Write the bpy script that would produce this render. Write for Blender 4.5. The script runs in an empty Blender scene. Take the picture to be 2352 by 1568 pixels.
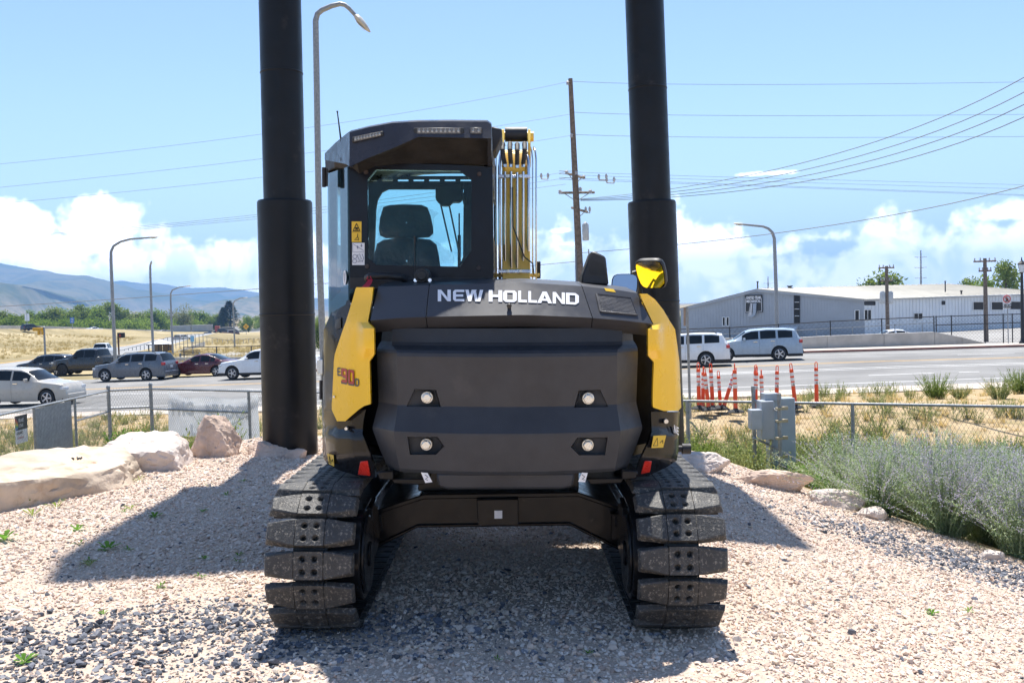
import bpy, bmesh, math, random
import numpy as np
from mathutils import Vector, Matrix, noise
R = math.radians
random.seed(7)
SC = bpy.context.scene
COL = SC.collection
# ---------------------------------------------------------------- camera
F, CX, CY, EYE = 2270.0, 1176.0, 784.0, 1.55        # focal length and centre in 2352-wide units
PITCH, ROLL, TILT = math.atan(77 / 2270), -0.031, 0.029
cam = bpy.data.objects.new('camera', bpy.data.cameras.new('camera'))
COL.objects.link(cam)
cam.data.sensor_width = 36
cam.data.lens = 36 * F / 2352
cam.data.clip_start, cam.data.clip_end = 0.1, 30000
RM = Matrix.Rotation(R(90) - PITCH, 3, 'X') @ Matrix.Rotation(ROLL, 3, 'Z')
cam.matrix_world = Matrix.Translation((0, 0, EYE)) @ RM.to_4x4()
SC.camera = cam
# ---------------------------------------------------------------- light and exposure
SUN_EL, SUN_AZ = 67.5, 0.5                          # degrees; azimuth from +Y towards +X
sl = bpy.data.lights.new('sun', 'SUN')
sl.energy, sl.angle, sl.color = 4.6, R(0.53), (1, 0.955, 0.89)
sun = bpy.data.objects.new('sun', sl)
COL.objects.link(sun)
sd = Vector((math.sin(R(SUN_AZ)) * math.cos(R(SUN_EL)), math.cos(R(SUN_AZ)) * math.cos(R(SUN_EL)), math.sin(R(SUN_EL))))
sun.rotation_euler = sd.to_track_quat('Z', 'Y').to_euler()
sun.location = (0, 0, 60)
SC.view_settings.view_transform = 'Standard'
SC.view_settings.look = 'None'
SC.view_settings.gamma = 1
SC.view_settings.use_curve_mapping = False
SC.view_settings.exposure = 0.95
SC.cycles.max_bounces = 6
SC.cycles.diffuse_bounces = 3
SC.cycles.transparent_max_bounces = 24
SC.cycles.volume_bounces = 0
SC.cycles.caustics_reflective = False
SC.cycles.caustics_refractive = False
SC.cycles.sample_clamp_indirect = 6
SC.cycles.use_denoising = True
w = bpy.data.worlds.new('World')
SC.world = w
w.use_nodes = True
w.cycles.sampling_method = 'NONE'


class NT:
    """small helper for node trees"""
    def __init__(s, nt): s.nt = nt
    def n(s, t, **k):
        o = s.nt.nodes.new(t)
        for a, b in k.items(): setattr(o, a, b)
        return o
    def l(s, a, b): s.nt.links.new(a, b)
    def put(s, sock, v):
        if isinstance(v, (int, float, tuple, list)): sock.default_value = v
        else: s.l(v, sock)
    def m(s, op, a, b=None, c=None):
        o = s.n('ShaderNodeMath', operation=op)
        for i, v in enumerate((a, b, c)):
            if v is not None: s.put(o.inputs[i], v)
        return o.outputs[0]
    def vm(s, op, a, b=None):
        o = s.n('ShaderNodeVectorMath', operation=op)
        s.put(o.inputs[0], a)
        if b is not None:
            if op == 'SCALE': s.put(o.inputs[3], b)
            else: s.put(o.inputs[1], b)
        return o.outputs[0]
    def noise(s, vec, scale, detail=3, rough=0.55, dist=0.0, col=False):
        o = s.n('ShaderNodeTexNoise')
        if vec is not None: s.l(vec, o.inputs['Vector'])
        o.inputs['Scale'].default_value = scale
        o.inputs['Detail'].default_value = detail
        o.inputs['Roughness'].default_value = rough
        o.inputs['Distortion'].default_value = dist
        return o.outputs['Color' if col else 0]
    def ramp(s, v, a, b, lo=0.0, hi=1.0, smooth=True):
        o = s.n('ShaderNodeMapRange', interpolation_type='SMOOTHSTEP' if smooth else 'LINEAR')
        s.put(o.inputs[0], v)
        for i, q in enumerate((a, b, lo, hi)): s.put(o.inputs[1 + i], q)
        return o.outputs[0]
    def mix(s, f, a, b, mode='MIX'):
        o = s.n('ShaderNodeMix', data_type='RGBA', blend_type=mode)
        s.put(o.inputs[0], f)
        for i, q in ((6, a), (7, b)):
            if isinstance(q, (tuple, list)) and len(q) == 3: q = (*q, 1)
            s.put(o.inputs[i], q)
        return o.outputs[2]
    def xyz(s, v):
        o = s.n('ShaderNodeSeparateXYZ')
        s.l(v, o.inputs[0])
        return o.outputs


t = NT(w.node_tree)
t.nt.nodes.clear()
wo = t.n('ShaderNodeOutputWorld')
sky = t.n('ShaderNodeTexSky', sky_type='NISHITA')
sky.sun_disc = False
sky.sun_elevation, sky.sun_rotation = R(SUN_EL), R(SUN_AZ)
sky.altitude, sky.air_density, sky.dust_density, sky.ozone_density = 1300, 1.0, 0.5, 1.4
gen = t.n('ShaderNodeTexCoord').outputs['Generated']
dx, dy, dz = t.xyz(gen)
az = t.m('ARCTAN2', dx, dy)
el = t.m('ARCSINE', dz)
nz1 = t.noise(gen, 9, 4, 0.6, 0.4)
nz2 = t.noise(gen, 34, 3, 0.62)
fb = t.m('ADD', t.m('MULTIPLY', nz1, 0.62), t.m('MULTIPLY', nz2, 0.38))      # about 0.5
# a bank of cumulus low over the horizon all round, thinning with height
band = t.ramp(el, R(1.0), R(8.0), 0.48, -0.28)
big = t.noise(gen, 2.6, 2, 0.5)
score = t.m('ADD', band, t.m('MULTIPLY', t.m('SUBTRACT', big, 0.5), 0.55))


def skydir(u, v):
    d = RM @ Vector(((u - CX) / F, (CY - v) / F, -1))
    d.normalize()
    return math.atan2(d.x, d.y), math.asin(d.z)


for (u, v, ru, rv, s) in [(225, 512, 82, 66, 1.0), (30, 522, 88, 52, 0.95), (150, 572, 170, 40, 0.75), (420, 604, 200, 52, 0.8),
                          (560, 596, 130, 56, 0.85), (640, 590, 110, 50, 0.7), (60, 640, 170, 40, 0.3),
                          (1750, 578, 210, 40, 0.62), (1880, 545, 130, 30, 0.58), (2160, 576, 200, 48, 0.68), (2310, 490, 130, 34, 0.66), (2390, 540, 130, 60, 0.72),
                          (1600, 600, 140, 40, 0.6), (1762, 398, 66, 8, 0.66), (2030, 640, 280, 38, 0.6), (1300, 560, 60, 12, 0.5), (1290, 530, 40, 9, 0.5)]:
    a0, e0 = skydir(u, v)
    p = t.m('DIVIDE', t.m('SUBTRACT', az, a0), ru / F)
    q = t.m('DIVIDE', t.m('SUBTRACT', el, e0), rv / F)
    dd = t.m('SQRT', t.m('ADD', t.m('MULTIPLY', p, p), t.m('MULTIPLY', q, q)))
    score = t.m('MAXIMUM', score, t.m('MULTIPLY', t.m('SUBTRACT', 1.25, dd), s * 0.62))
mask = t.m('ADD', score, t.m('MULTIPLY', t.m('SUBTRACT', fb, 0.5), 1.7))
mask = t.ramp(mask, 0.09, 0.31)
# thin veil towards the horizon
veil = t.ramp(el, R(-2), R(15), 0.62, 0.0)
bill = t.noise(gen, 20, 3, 0.6, 0.6)
ccol = t.mix(t.ramp(bill, 0.36, 0.56), (0.62, 0.70, 0.80), (1.0, 1.0, 1.0))
b1 = t.n('ShaderNodeBackground'); t.l(sky.outputs[0], b1.inputs[0]); b1.inputs[1].default_value = 0.110
b2 = t.n('ShaderNodeBackground'); t.l(ccol, b2.inputs[0]); b2.inputs[1].default_value = 1.75
b3 = t.n('ShaderNodeBackground'); b3.inputs[0].default_value = (0.62, 0.81, 1, 1); b3.inputs[1].default_value = 0.56
m1 = t.n('ShaderNodeMixShader'); t.l(veil, m1.inputs[0]); t.l(b1.outputs[0], m1.inputs[1]); t.l(b3.outputs[0], m1.inputs[2])
m2 = t.n('ShaderNodeMixShader'); t.l(mask, m2.inputs[0]); t.l(m1.outputs[0], m2.inputs[1]); t.l(b2.outputs[0], m2.inputs[2])
t.l(m2.outputs[0], wo.inputs[0])


# ---------------------------------------------------------------- places and helpers
def at(u, v, d):
    """world point seen at picture position u, v (2352-wide units) at d metres forward"""
    q = RM @ Vector(((u - CX) / F, (CY - v) / F, -1))
    return Vector((0, 0, EYE)) + q * (d / q.y)


def tag(o, label=None, cat=None, group=None, kind=None):
    for k, v in (('label', label), ('category', cat), ('group', group), ('kind', kind)):
        if v: o[k] = v
    return o


def empty(name, loc=(0, 0, 0), rz=0.0, label=None, cat=None, group=None, parent=None):
    o = bpy.data.objects.new(name, None)
    COL.objects.link(o)
    o.location = loc
    o.rotation_euler = (0, 0, rz)
    o.empty_display_size = 0.1
    if parent: o.parent = parent
    return tag(o, label, cat, group)


def copy_tree(o, parent=None, seen=None):
    c = o.copy()
    COL.objects.link(c)
    if parent: c.parent = parent
    for ch in o.children: copy_tree(ch, c)
    return c


class MB:
    """collects shapes, then becomes one mesh object"""
    def __init__(s): s.v, s.f, s.mi, s.cur, s.T = [], [], [], 0, None
    def add(s, vs, fs):
        b = len(s.v)
        if s.T is not None: vs = [s.T @ Vector(p) for p in vs]
        s.v.extend([tuple(p) for p in vs])
        s.f.extend([tuple(i + b for i in f) for f in fs])
        s.mi.extend([s.cur] * len(fs))
        return s
    def box(s, c, d, rot=None, taper=None):
        x, y, z = d[0] / 2, d[1] / 2, d[2] / 2
        tx = taper or (1, 1)
        vs = [(-x, -y, -z), (x, -y, -z), (x, y, -z), (-x, y, -z), (-x * tx[0], -y * tx[1], z), (x * tx[0], -y * tx[1], z), (x * tx[0], y * tx[1], z), (-x * tx[0], y * tx[1], z)]
        if rot is not None: vs = [rot @ Vector(p) for p in vs]
        vs = [(p[0] + c[0], p[1] + c[1], p[2] + c[2]) for p in vs]
        return s.add(vs, [(3, 2, 1, 0), (4, 5, 6, 7), (0, 1, 5, 4), (1, 2, 6, 5), (2, 3, 7, 6), (3, 0, 4, 7)])
    def cyl(s, a, b, r0, r1=None, n=10, cap=True):
        a, b = Vector(a), Vector(b)
        r1 = r0 if r1 is None else r1
        q = (b - a).normalized().to_track_quat('Z', 'Y').to_matrix()
        vs = []
        for p, r in ((a, r0), (b, r1)):
            for i in range(n):
                g = 2 * math.pi * i / n
                vs.append(p + q @ Vector((math.cos(g) * r, math.sin(g) * r, 0)))
        fs = [(i, (i + 1) % n, n + (i + 1) % n, n + i) for i in range(n)]
        if cap: fs += [tuple(range(n - 1, -1, -1)), tuple(range(n, 2 * n))]
        return s.add(vs, fs)
    def tube(s, pts, r, n=6, cap=True):
        pts = [Vector(p) for p in pts]
        rs = r if isinstance(r, (list, tuple)) else [r] * len(pts)
        vs, fs, up = [], [], None
        for i, p in enumerate(pts):
            d = (pts[min(i + 1, len(pts) - 1)] - pts[max(i - 1, 0)]).normalized()
            if up is None:
                up = Vector((0, 0, 1)) if abs(d.z) < 0.9 else Vector((1, 0, 0))
            x = d.cross(up)
            if x.length < 1e-4: x = d.orthogonal()
            x.normalize()
            up = x.cross(d).normalized()
            for k in range(n):
                g = 2 * math.pi * k / n
                vs.append(p + (x * math.cos(g) + up * math.sin(g)) * rs[i])
        for i in range(len(pts) - 1):
            for k in range(n):
                a, b = i * n + k, i * n + (k + 1) % n
                fs.append((a, b, b + n, a + n))
        if cap: fs += [tuple(range(n)), tuple(range(len(vs) - 1, len(vs) - n - 1, -1))]
        return s.add(vs, fs)
    def prism(s, poly, off):
        """polygon of 3D points swept by the vector off"""
        n = len(poly)
        o = Vector(off)
        vs = [Vector(p) for p in poly] + [Vector(p) + o for p in poly]
        fs = [tuple(range(n)), tuple(range(2 * n - 1, n - 1, -1))] + [(i, n + i, n + (i + 1) % n, (i + 1) % n) for i in range(n)]
        return s.add(vs, fs)
    def lathe(s, prof, n=16, M=None, cap=True):
        """prof: (radius, height) pairs around local Z"""
        vs = []
        for r, h in prof:
            for i in range(n):
                g = 2 * math.pi * i / n
                vs.append(Vector((r * math.cos(g), r * math.sin(g), h)))
        if M is not None: vs = [M @ p for p in vs]
        fs = []
        for j in range(len(prof) - 1):
            for i in range(n):
                a, b = j * n + i, j * n + (i + 1) % n
                fs.append((a, b, b + n, a + n))
        if cap: fs += [tuple(range(n - 1, -1, -1)), tuple(range(len(vs) - n, len(vs)))]
        return s.add(vs, fs)
    def grid(s, rows, close=False):
        n = len(rows[0])
        vs = [p for r in rows for p in r]
        fs = []
        for j in range(len(rows) - 1):
            for i in range(n - 1 if not close else n):
                a, b = j * n + i, j * n + (i + 1) % n
                fs.append((a, b, b + n, a + n))
        return s.add(vs, fs)
    def patch(s, rows, back):
        """a grid of points with its rim swept by the vector back, closed behind"""
        back = Vector(back)
        n, m = len(rows[0]), len(rows)
        vs = [Vector(p) for r in rows for p in r]
        N = len(vs)
        fs = []
        for j in range(m - 1):
            for i in range(n - 1):
                a = j * n + i
                fs.append((a, a + 1, a + n + 1, a + n))
        rim = [i for i in range(n)] + [j * n + n - 1 for j in range(1, m)] + [(m - 1) * n + i for i in range(n - 2, -1, -1)] + [j * n for j in range(m - 2, 0, -1)]
        k = len(rim)
        vs += [vs[i] + back for i in rim]
        for i in range(k):
            fs.append((rim[(i + 1) % k], rim[i], N + i, N + (i + 1) % k))
        vs2 = [v + back for v in vs[:N]]
        b = len(vs)
        vs += vs2
        fs += [tuple(q + b for q in reversed(f)) for f in fs[:(m - 1) * (n - 1)]]
        return s.add(vs, fs)
    def build(s, name, mats, parent=None, smooth=None, bevel=0.0, origin=None, seg=1, **props):
        me = bpy.data.meshes.new(name)
        vs = s.v
        if origin is not None:
            ox, oy, oz = origin
            vs = [(p[0] - ox, p[1] - oy, p[2] - oz) for p in vs]
        me.from_pydata(vs, [], s.f)
        if not isinstance(mats, (list, tuple)): mats = [mats]
        for m_ in mats: me.materials.append(m_)
        if len(mats) > 1: me.polygons.foreach_set('material_index', s.mi)
        me.validate()
        if smooth is not None:
            me.polygons.foreach_set('use_smooth', [True] * len(me.polygons))
            me.set_sharp_from_angle(angle=R(smooth))
        me.update()
        o = bpy.data.objects.new(name, me)
        COL.objects.link(o)
        if origin is not None: o.location = origin
        if parent: o.parent = parent
        if bevel:
            b = o.modifiers.new('bevel', 'BEVEL')
            b.width, b.segments, b.limit_method, b.angle_limit = bevel, seg, 'ANGLE', R(28)
            b.harden_normals = False
        for k, v in props.items():
            if v: o['category' if k == 'cat' else k] = v
        return o


def fixnormals(o):
    bm = bmesh.new(); bm.from_mesh(o.data)
    bmesh.ops.recalc_face_normals(bm, faces=bm.faces[:])
    bm.to_mesh(o.data); bm.free()
    return o


def cut(o, mbs):
    """subtract closed shapes from o for good"""
    tmp = []
    for mb in mbs:
        c = fixnormals(mb.build('cutter', []))
        c.parent = o.parent
        b = o.modifiers.new('cut', 'BOOLEAN')
        b.operation, b.object, b.solver = 'DIFFERENCE', c, 'EXACT'
        tmp.append(c)
    dg = bpy.context.evaluated_depsgraph_get()
    me = bpy.data.meshes.new_from_object(o.evaluated_get(dg))
    o.modifiers.clear()
    old = o.data
    o.data = me
    for c in tmp:
        d = c.data
        bpy.data.objects.remove(c); bpy.data.meshes.remove(d)
    return o


def textmesh(txt, size=1.0, bold=0.0, sx=1.0, mirror=False, align='LEFT', res=2):
    """2D lettering as (verts, faces) in the XY plane"""
    c = bpy.data.curves.new('lettering', 'FONT')
    c.body, c.size, c.offset, c.resolution_u, c.align_x = txt, size, bold, res, align
    o = bpy.data.objects.new('lettering', c)
    COL.objects.link(o)
    dg = bpy.context.evaluated_depsgraph_get()
    me = bpy.data.meshes.new_from_object(o.evaluated_get(dg))
    vs = [(p.co.x * sx * (-1 if mirror else 1), p.co.y) for p in me.vertices]
    fs = [tuple(p.vertices) for p in me.polygons]
    bpy.data.objects.remove(o); bpy.data.curves.remove(c); bpy.data.meshes.remove(me)
    return vs, fs


# ---------------------------------------------------------------- materials
MATS = {}


def mat(name, col, rough=0.5, metal=0.0, var=0.12, scale=6.0, bump=0.0, bscale=60.0, coat=0.0, col2=None, dirt=None, spec=0.5, obj=True, emit=0.0):
    """principled material with procedural colour variation, grain and an optional dust or dirt colour"""
    if name in MATS: return MATS[name]
    m = bpy.data.materials.new(name)
    m.use_nodes = True
    t = NT(m.node_tree)
    p = t.nt.nodes['Principled BSDF']
    tc = t.n('ShaderNodeTexCoord').outputs['Object']
    n1 = t.noise(tc, scale, 4, 0.6)
    lo = tuple(c * (1 - var) for c in col)
    hi = tuple(min(1, c * (1 + var)) for c in (col2 or col))
    c = t.mix(t.ramp(n1, 0.3, 0.7), lo, hi)
    if dirt:
        n2 = t.noise(tc, dirt[1], 6, 0.65)
        c = t.mix(t.ramp(n2, dirt[2], dirt[2] + 0.16, 0, dirt[3]), c, dirt[0])
    t.l(c, p.inputs['Base Color'])
    p.inputs['Metallic'].default_value = metal
    t.l(t.ramp(t.noise(tc, scale * 3.1, 3), 0.3, 0.7, max(0.02, rough - 0.06), min(1, rough + 0.07)), p.inputs['Roughness'])
    p.inputs['Specular IOR Level'].default_value = spec
    if coat:
        p.inputs['Coat Weight'].default_value = coat
        p.inputs['Coat Roughness'].default_value = 0.04
    if bump:
        b = t.n('ShaderNodeBump')
        b.inputs['Strength'].default_value = bump
        b.inputs['Distance'].default_value = 0.02
        t.l(t.noise(tc, bscale, 4, 0.6), b.inputs['Height'])
        t.l(b.outputs[0], p.inputs['Normal'])
    if emit:
        t.l(c, p.inputs['Emission Color']); p.inputs['Emission Strength'].default_value = emit
    MATS[name] = m
    return m


def glassmat(name, tint, refl=0.06, dark=0.0):
    if name in MATS: return MATS[name]
    m = bpy.data.materials.new(name)
    m.use_nodes = True
    t = NT(m.node_tree)
    t.nt.nodes.clear()
    out = t.n('ShaderNodeOutputMaterial')
    tr = t.n('ShaderNodeBsdfTransparent'); tr.inputs[0].default_value = (*tint, 1)
    gl = t.n('ShaderNodeBsdfGlossy'); gl.inputs['Roughness'].default_value = 0.02
    lw = t.n('ShaderNodeLayerWeight'); lw.inputs[0].default_value = 0.5
    f = t.m('ADD', t.m('MULTIPLY', t.m('POWER', lw.outputs['Facing'], 4), 0.8), refl)
    mx = t.n('ShaderNodeMixShader')
    t.l(f, mx.inputs[0]); t.l(tr.outputs[0], mx.inputs[1]); t.l(gl.outputs[0], mx.inputs[2])
    t.l(mx.outputs[0], out.inputs[0])
    MATS[name] = m
    return m


def leafmat(name, a, b, trans=0.35):
    if name in MATS: return MATS[name]
    m = bpy.data.materials.new(name)
    m.use_nodes = True
    t = NT(m.node_tree)
    t.nt.nodes.clear()
    out = t.n('ShaderNodeOutputMaterial')
    g = t.n('ShaderNodeNewGeometry')
    tc = t.n('ShaderNodeTexCoord').outputs['Object']
    oi = t.n('ShaderNodeObjectInfo').outputs['Random']
    f = t.m('ADD', t.m('MULTIPLY', g.outputs['Random Per Island'], 0.6), t.m('ADD', t.m('MULTIPLY', t.noise(tc, 0.9, 2), 0.5), t.m('MULTIPLY', t.m('SUBTRACT', oi, 0.5), 0.3)))
    c = t.mix(t.ramp(f, 0.15, 0.95), a, b)
    d = t.n('ShaderNodeBsdfDiffuse'); t.l(c, d.inputs[0])
    tl = t.n('ShaderNodeBsdfTranslucent')
    t.l(t.mix(0.5, c, (b[0] * 1.2, b[1] * 1.15, b[2] * 0.6)), tl.inputs[0])
    mx = t.n('ShaderNodeMixShader'); mx.inputs[0].default_value = trans
    t.l(d.outputs[0], mx.inputs[1]); t.l(tl.outputs[0], mx.inputs[2])
    t.l(mx.outputs[0], out.inputs[0])
    MATS[name] = m
    return m


M_BLACK = mat('satin_black_steel', (0.018, 0.018, 0.02), 0.42, var=0.25, bump=0.05, dirt=((0.10, 0.085, 0.07), 3.0, 0.62, 0.35))
M_GALV = mat('galvanised_steel', (0.27, 0.285, 0.30), 0.5, 0.35, var=0.18, scale=14)
M_CONC = mat('concrete', (0.42, 0.40, 0.37), 0.85, var=0.12, scale=1.4, bump=0.1)
M_WHITE = mat('white_paint', (0.78, 0.78, 0.77), 0.5, var=0.06)
M_RUBBER = mat('tyre_rubber', (0.022, 0.022, 0.023), 0.8, var=0.2)
M_DARK = mat('dark_plastic', (0.02, 0.02, 0.022), 0.55, var=0.2)
M_CHROME = mat('chrome', (0.75, 0.76, 0.78), 0.12, 1.0, var=0.03)
M_WOOD = mat('weathered_pole_wood', (0.16, 0.125, 0.10), 0.85, var=0.35, scale=9, bump=0.3, bscale=25)
M_WIRE = mat('power_cable', (0.15, 0.16, 0.18), 0.6, var=0.1)
# ================================================================ terrain
TH = TILT                                              # the machine's pad leans to the right by this angle
POLY = [(-6.5, 0.5), (-4.75, 7.3), (-3.75, 10.4), (-2.9, 12.7), (2.0, 12.7), (2.75, 11.0), (3.75, 8.8), (4.5, 7.2), (6.5, 3.5), (7.5, 0.5), (7.5, -6), (-6.5, -6)]


def outside(x, y):
    """distance outside the gravel mound (0 inside)"""
    ins, best = False, 1e9
    n = len(POLY)
    for i in range(n):
        x0, y0 = POLY[i]; x1, y1 = POLY[(i + 1) % n]
        if (y0 > y) != (y1 > y) and x < (x1 - x0) * (y - y0) / (y1 - y0) + x0: ins = not ins
        dx, dy = x1 - x0, y1 - y0
        q = max(0, min(1, ((x - x0) * dx + (y - y0) * dy) / (dx * dx + dy * dy)))
        best = min(best, math.hypot(x - x0 - q * dx, y - y0 - q * dy))
    return 0.0 if ins else best


def sst(a, b, x):
    q = max(0.0, min(1.0, (x - a) / (b - a)))
    return q * q * (3 - 2 * q)


def road_y(x):                                         # the yellow centre line
    k = 8.0
    q = (18 - x) / k
    sp = k * (math.log1p(math.exp(q)) if q < 30 else q)
    return 49 + 0.172 * min(sp, 160) - 0.05


def road_z(x):
    return -1.72 - 0.0145 * min(max(18 - x, 0), 55)


CTRL = [(-45, 88, -2.45), (-47, 100, -2.6), (-58, 140, -3.5), (-74, 200, -4.0), (-90, 270, -4.1), (-103, 340, -4.7), (-112, 410, -5.2),
        (-124, 240, -.3), (-78, 150, -2.5), (-60, 110, -2.6), (-122, 300, -1.8), (-105, 250, -2.6), (-90, 210, -3.2), (-150, 180, .1), (-140, 260, -.4), (-138, 330, -2.2), (-130, 405, -4.9), (-114, 450, -6.4),
        (-32, 120, -3.3), (-54, 200, -4.1), (-48, 137, -3.5), (-20, 100, -3.0), (-30, 70, -2.45), (-60, 75, -2.45), (-85, 90, -2.2), (0, 75, -2.2), (25, 70, -1.9), (20, 120, -2.9), (45, 110, -2.9), (60, 75, -1.8), (80, 150, -2.9),
        (0, 250, -4.0), (100, 300, -3.5), (0, 600, -6), (-200, 600, -6), (250, 600, -5), (-300, 250, 0), (300, 100, -2), (-200, 60, -2), (-30, 400, -5)]
_P = np.array(CTRL, float)


def _U(r2): return np.where(r2 > 1e-9, r2 * np.log(r2 + 1e-12), 0.0)


_n = len(_P)
_K = _U(((_P[:, None, :2] - _P[None, :, :2]) ** 2).sum(-1)) + np.eye(_n) * 2e3
_A = np.zeros((_n + 3, _n + 3))
_A[:_n, :_n] = _K; _A[:_n, _n] = 1; _A[:_n, _n + 1:] = _P[:, :2]; _A[_n:, :_n] = _A[:_n, _n:].T
_W = np.linalg.solve(_A, np.concatenate([_P[:, 2], np.zeros(3)]))


def tps(x, y):
    x = max(-320, min(320, x)); y = min(y, 620)
    d = _U((_P[:, 0] - x) ** 2 + (_P[:, 1] - y) ** 2)
    return float(d @ _W[:_n] + _W[_n] + _W[_n + 1] * x + _W[_n + 2] * y)


NEARQ, FARQ = -15.2, 9.6                               # kerb lines either side of the centre line


def far_z(x, y):
    q = y - road_y(x)
    zr = road_z(x)
    if q <= NEARQ - 2:
        ye = road_y(x) + NEARQ - 2
        f = sst(17, ye, y)
        z = -1.62 + (zr + 0.12 + 1.62) * f
        if x > 0: z += (0.42 * math.exp(-((y - 25.5) / 3.6) ** 2)) * sst(1, 5, x)
        return z
    if q <= FARQ + 2.2: return zr - 0.12
    f = sst(FARQ + 2.2, FARQ + 12, q)
    return (zr - 0.05) * (1 - f) + tps(x, y) * f


def ground_z(x, y):
    D = outside(x, y) if (-14 < x < 14 and y < 24) else 99
    z0 = -0.13 - math.tan(TH) * (x + 0.045)
    if D < 8:
        z0 -= 0.16 * max(0, x - 1.25)
        z0 += 0.03 * noise.noise(Vector((x * 0.7, y * 0.7, 3))) * min(1, max(0, abs(x) - 1.4))
        z0 += 0.05 * sst(-1.5, -4, x)
        f = sst(0.0, 4.6, D)
        return z0 * (1 - f) + f * (far_z(x, y) + 0.10 * noise.noise(Vector((x * 0.45, y * 0.45, 0))))
    return far_z(x, y) + (0.07 * noise.noise(Vector((x * 0.45, y * 0.45, 0))) if y < road_y(x) + NEARQ - 2 else 0)


def axis(fine0, fine1, step, far, grow):
    a = list(np.arange(fine0, fine1 + 1e-6, step))
    s, p = step, a[-1]
    while p < far:
        s *= grow; p += s; a.append(p)
    s, p = step, a[0]
    while p > -far:
        s *= grow; p -= s; a.insert(0, p)
    return a


XS, YS = axis(-9, 9, 0.3, 9000, 1.09), axis(0, 34, 0.3, 9000, 1.055)
gv, gcol = [], []
for y in YS:
    for x in XS:
        gv.append((x, y, ground_z(x, y)))
        D = outside(x, y) if (-14 < x < 14 and y < 24) else 99
        q = y - road_y(x)
        g = 1 - sst(0.1, 1.0, D)
        lot = sst(-15, 5, x) * sst(FARQ + 2, FARQ + 6, q) * (1 - sst(200, 300, y)) if q > 0 else 0
        lot = max(lot, sst(-45, -36, x) * (1 - sst(-20, -8, x)) * sst(82, 90, y) * (1 - sst(150, 165, y)))
        gcol.append((g, lot, 1.0 if q > FARQ else 0.0, 1.0))
NX = len(XS)
me = bpy.data.meshes.new('ground')
me.from_pydata(gv, [], [(j * NX + i, j * NX + i + 1, (j + 1) * NX + i + 1, (j + 1) * NX + i) for j in range(len(YS) - 1) for i in range(NX - 1)])
ca = me.color_attributes.new('zone', 'FLOAT_COLOR', 'POINT')
ca.data.foreach_set('color', np.array(gcol, 'f').ravel())
me.polygons.foreach_set('use_smooth', [True] * len(me.polygons))
mg = bpy.data.materials.new('ground_soil_and_grass')
mg.use_nodes = True
t = NT(mg.node_tree)
p = t.nt.nodes['Principled BSDF']
pos = t.n('ShaderNodeNewGeometry').outputs['Position']
za = t.n('ShaderNodeAttribute', attribute_name='zone').outputs['Color']
sr = t.n('ShaderNodeSeparateColor'); t.l(za, sr.inputs[0])
fine = t.noise(pos, 55, 5, 0.65)
mid = t.noise(pos, 3.2, 4, 0.6)
lng = t.noise(pos, 0.25, 4, 0.6)
lng2 = t.noise(pos, 0.035, 4, 0.6)
soil = t.mix(t.ramp(mid, 0.35, 0.65), (0.38, 0.285, 0.17), (0.52, 0.41, 0.26))
soil = t.mix(t.ramp(t.noise(pos, 0.9, 4, 0.65), 0.52, 0.68, 0, 0.55), soil, (0.20, 0.20, 0.08))
soil = t.mix(t.ramp(fine, 0.3, 0.75, 0, 0.6), soil, (0.30, 0.21, 0.11))
grav = t.mix(t.ramp(fine, 0.3, 0.7), (0.42, 0.33, 0.26), (0.60, 0.49, 0.40))
# mown and bleached grass: long stretched streaks
sv = t.vm('MULTIPLY', pos, (0.05, 0.5, 0.3))
streak = t.noise(sv, 2.6, 6, 0.75, 0.8)
dry = t.mix(t.ramp(streak, 0.35, 0.66), (0.27, 0.215, 0.11), (0.47, 0.38, 0.22))
dry = t.mix(t.ramp(lng, 0.52, 0.75, 0, 0.6), dry, (0.17, 0.175, 0.07))
dry = t.mix(t.ramp(lng2, 0.5, 0.68, 0, 0.5), dry, (0.56, 0.48, 0.32))
pat = t.noise(t.vm('MULTIPLY', pos, (0.018, 0.045, 0.05)), 1.0, 5, 0.65, 0.6)
dry = t.mix(t.ramp(pat, 0.44, 0.60, 0, 0.75), dry, (0.20, 0.165, 0.085))
dry = t.mix(t.ramp(t.noise(t.vm('MULTIPLY', pos, (0.25, 0.6, 0.5)), 1.0, 4, 0.75), 0.5, 0.7, 0, 0.5), dry, (0.16, 0.14, 0.065))
lotc = t.mix(t.ramp(lng, 0.3, 0.7), (0.26, 0.25, 0.235), (0.36, 0.35, 0.33))
c = t.mix(sr.outputs[2], soil, dry)
c = t.mix(sr.outputs[1], c, lotc)
c = t.mix(sr.outputs[0], c, grav)
t.l(c, p.inputs['Base Color'])
p.inputs['Roughness'].default_value = 0.95
p.inputs['Specular IOR Level'].default_value = 0.1
b = t.n('ShaderNodeBump'); b.inputs['Strength'].default_value = 0.6; b.inputs['Distance'].default_value = 0.03
t.l(t.m('ADD', t.noise(pos, 24, 5, 0.7), t.m('MULTIPLY', t.noise(pos, 3, 4), 0.8)), b.inputs['Height'])
t.l(b.outputs[0], p.inputs['Normal'])
me.materials.append(mg)
ground = bpy.data.objects.new('ground', me)
COL.objects.link(ground)
tag(ground, 'dusty sloping ground of gravel mound, dry weeds and bleached grass field', 'ground', kind='structure')


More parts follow.
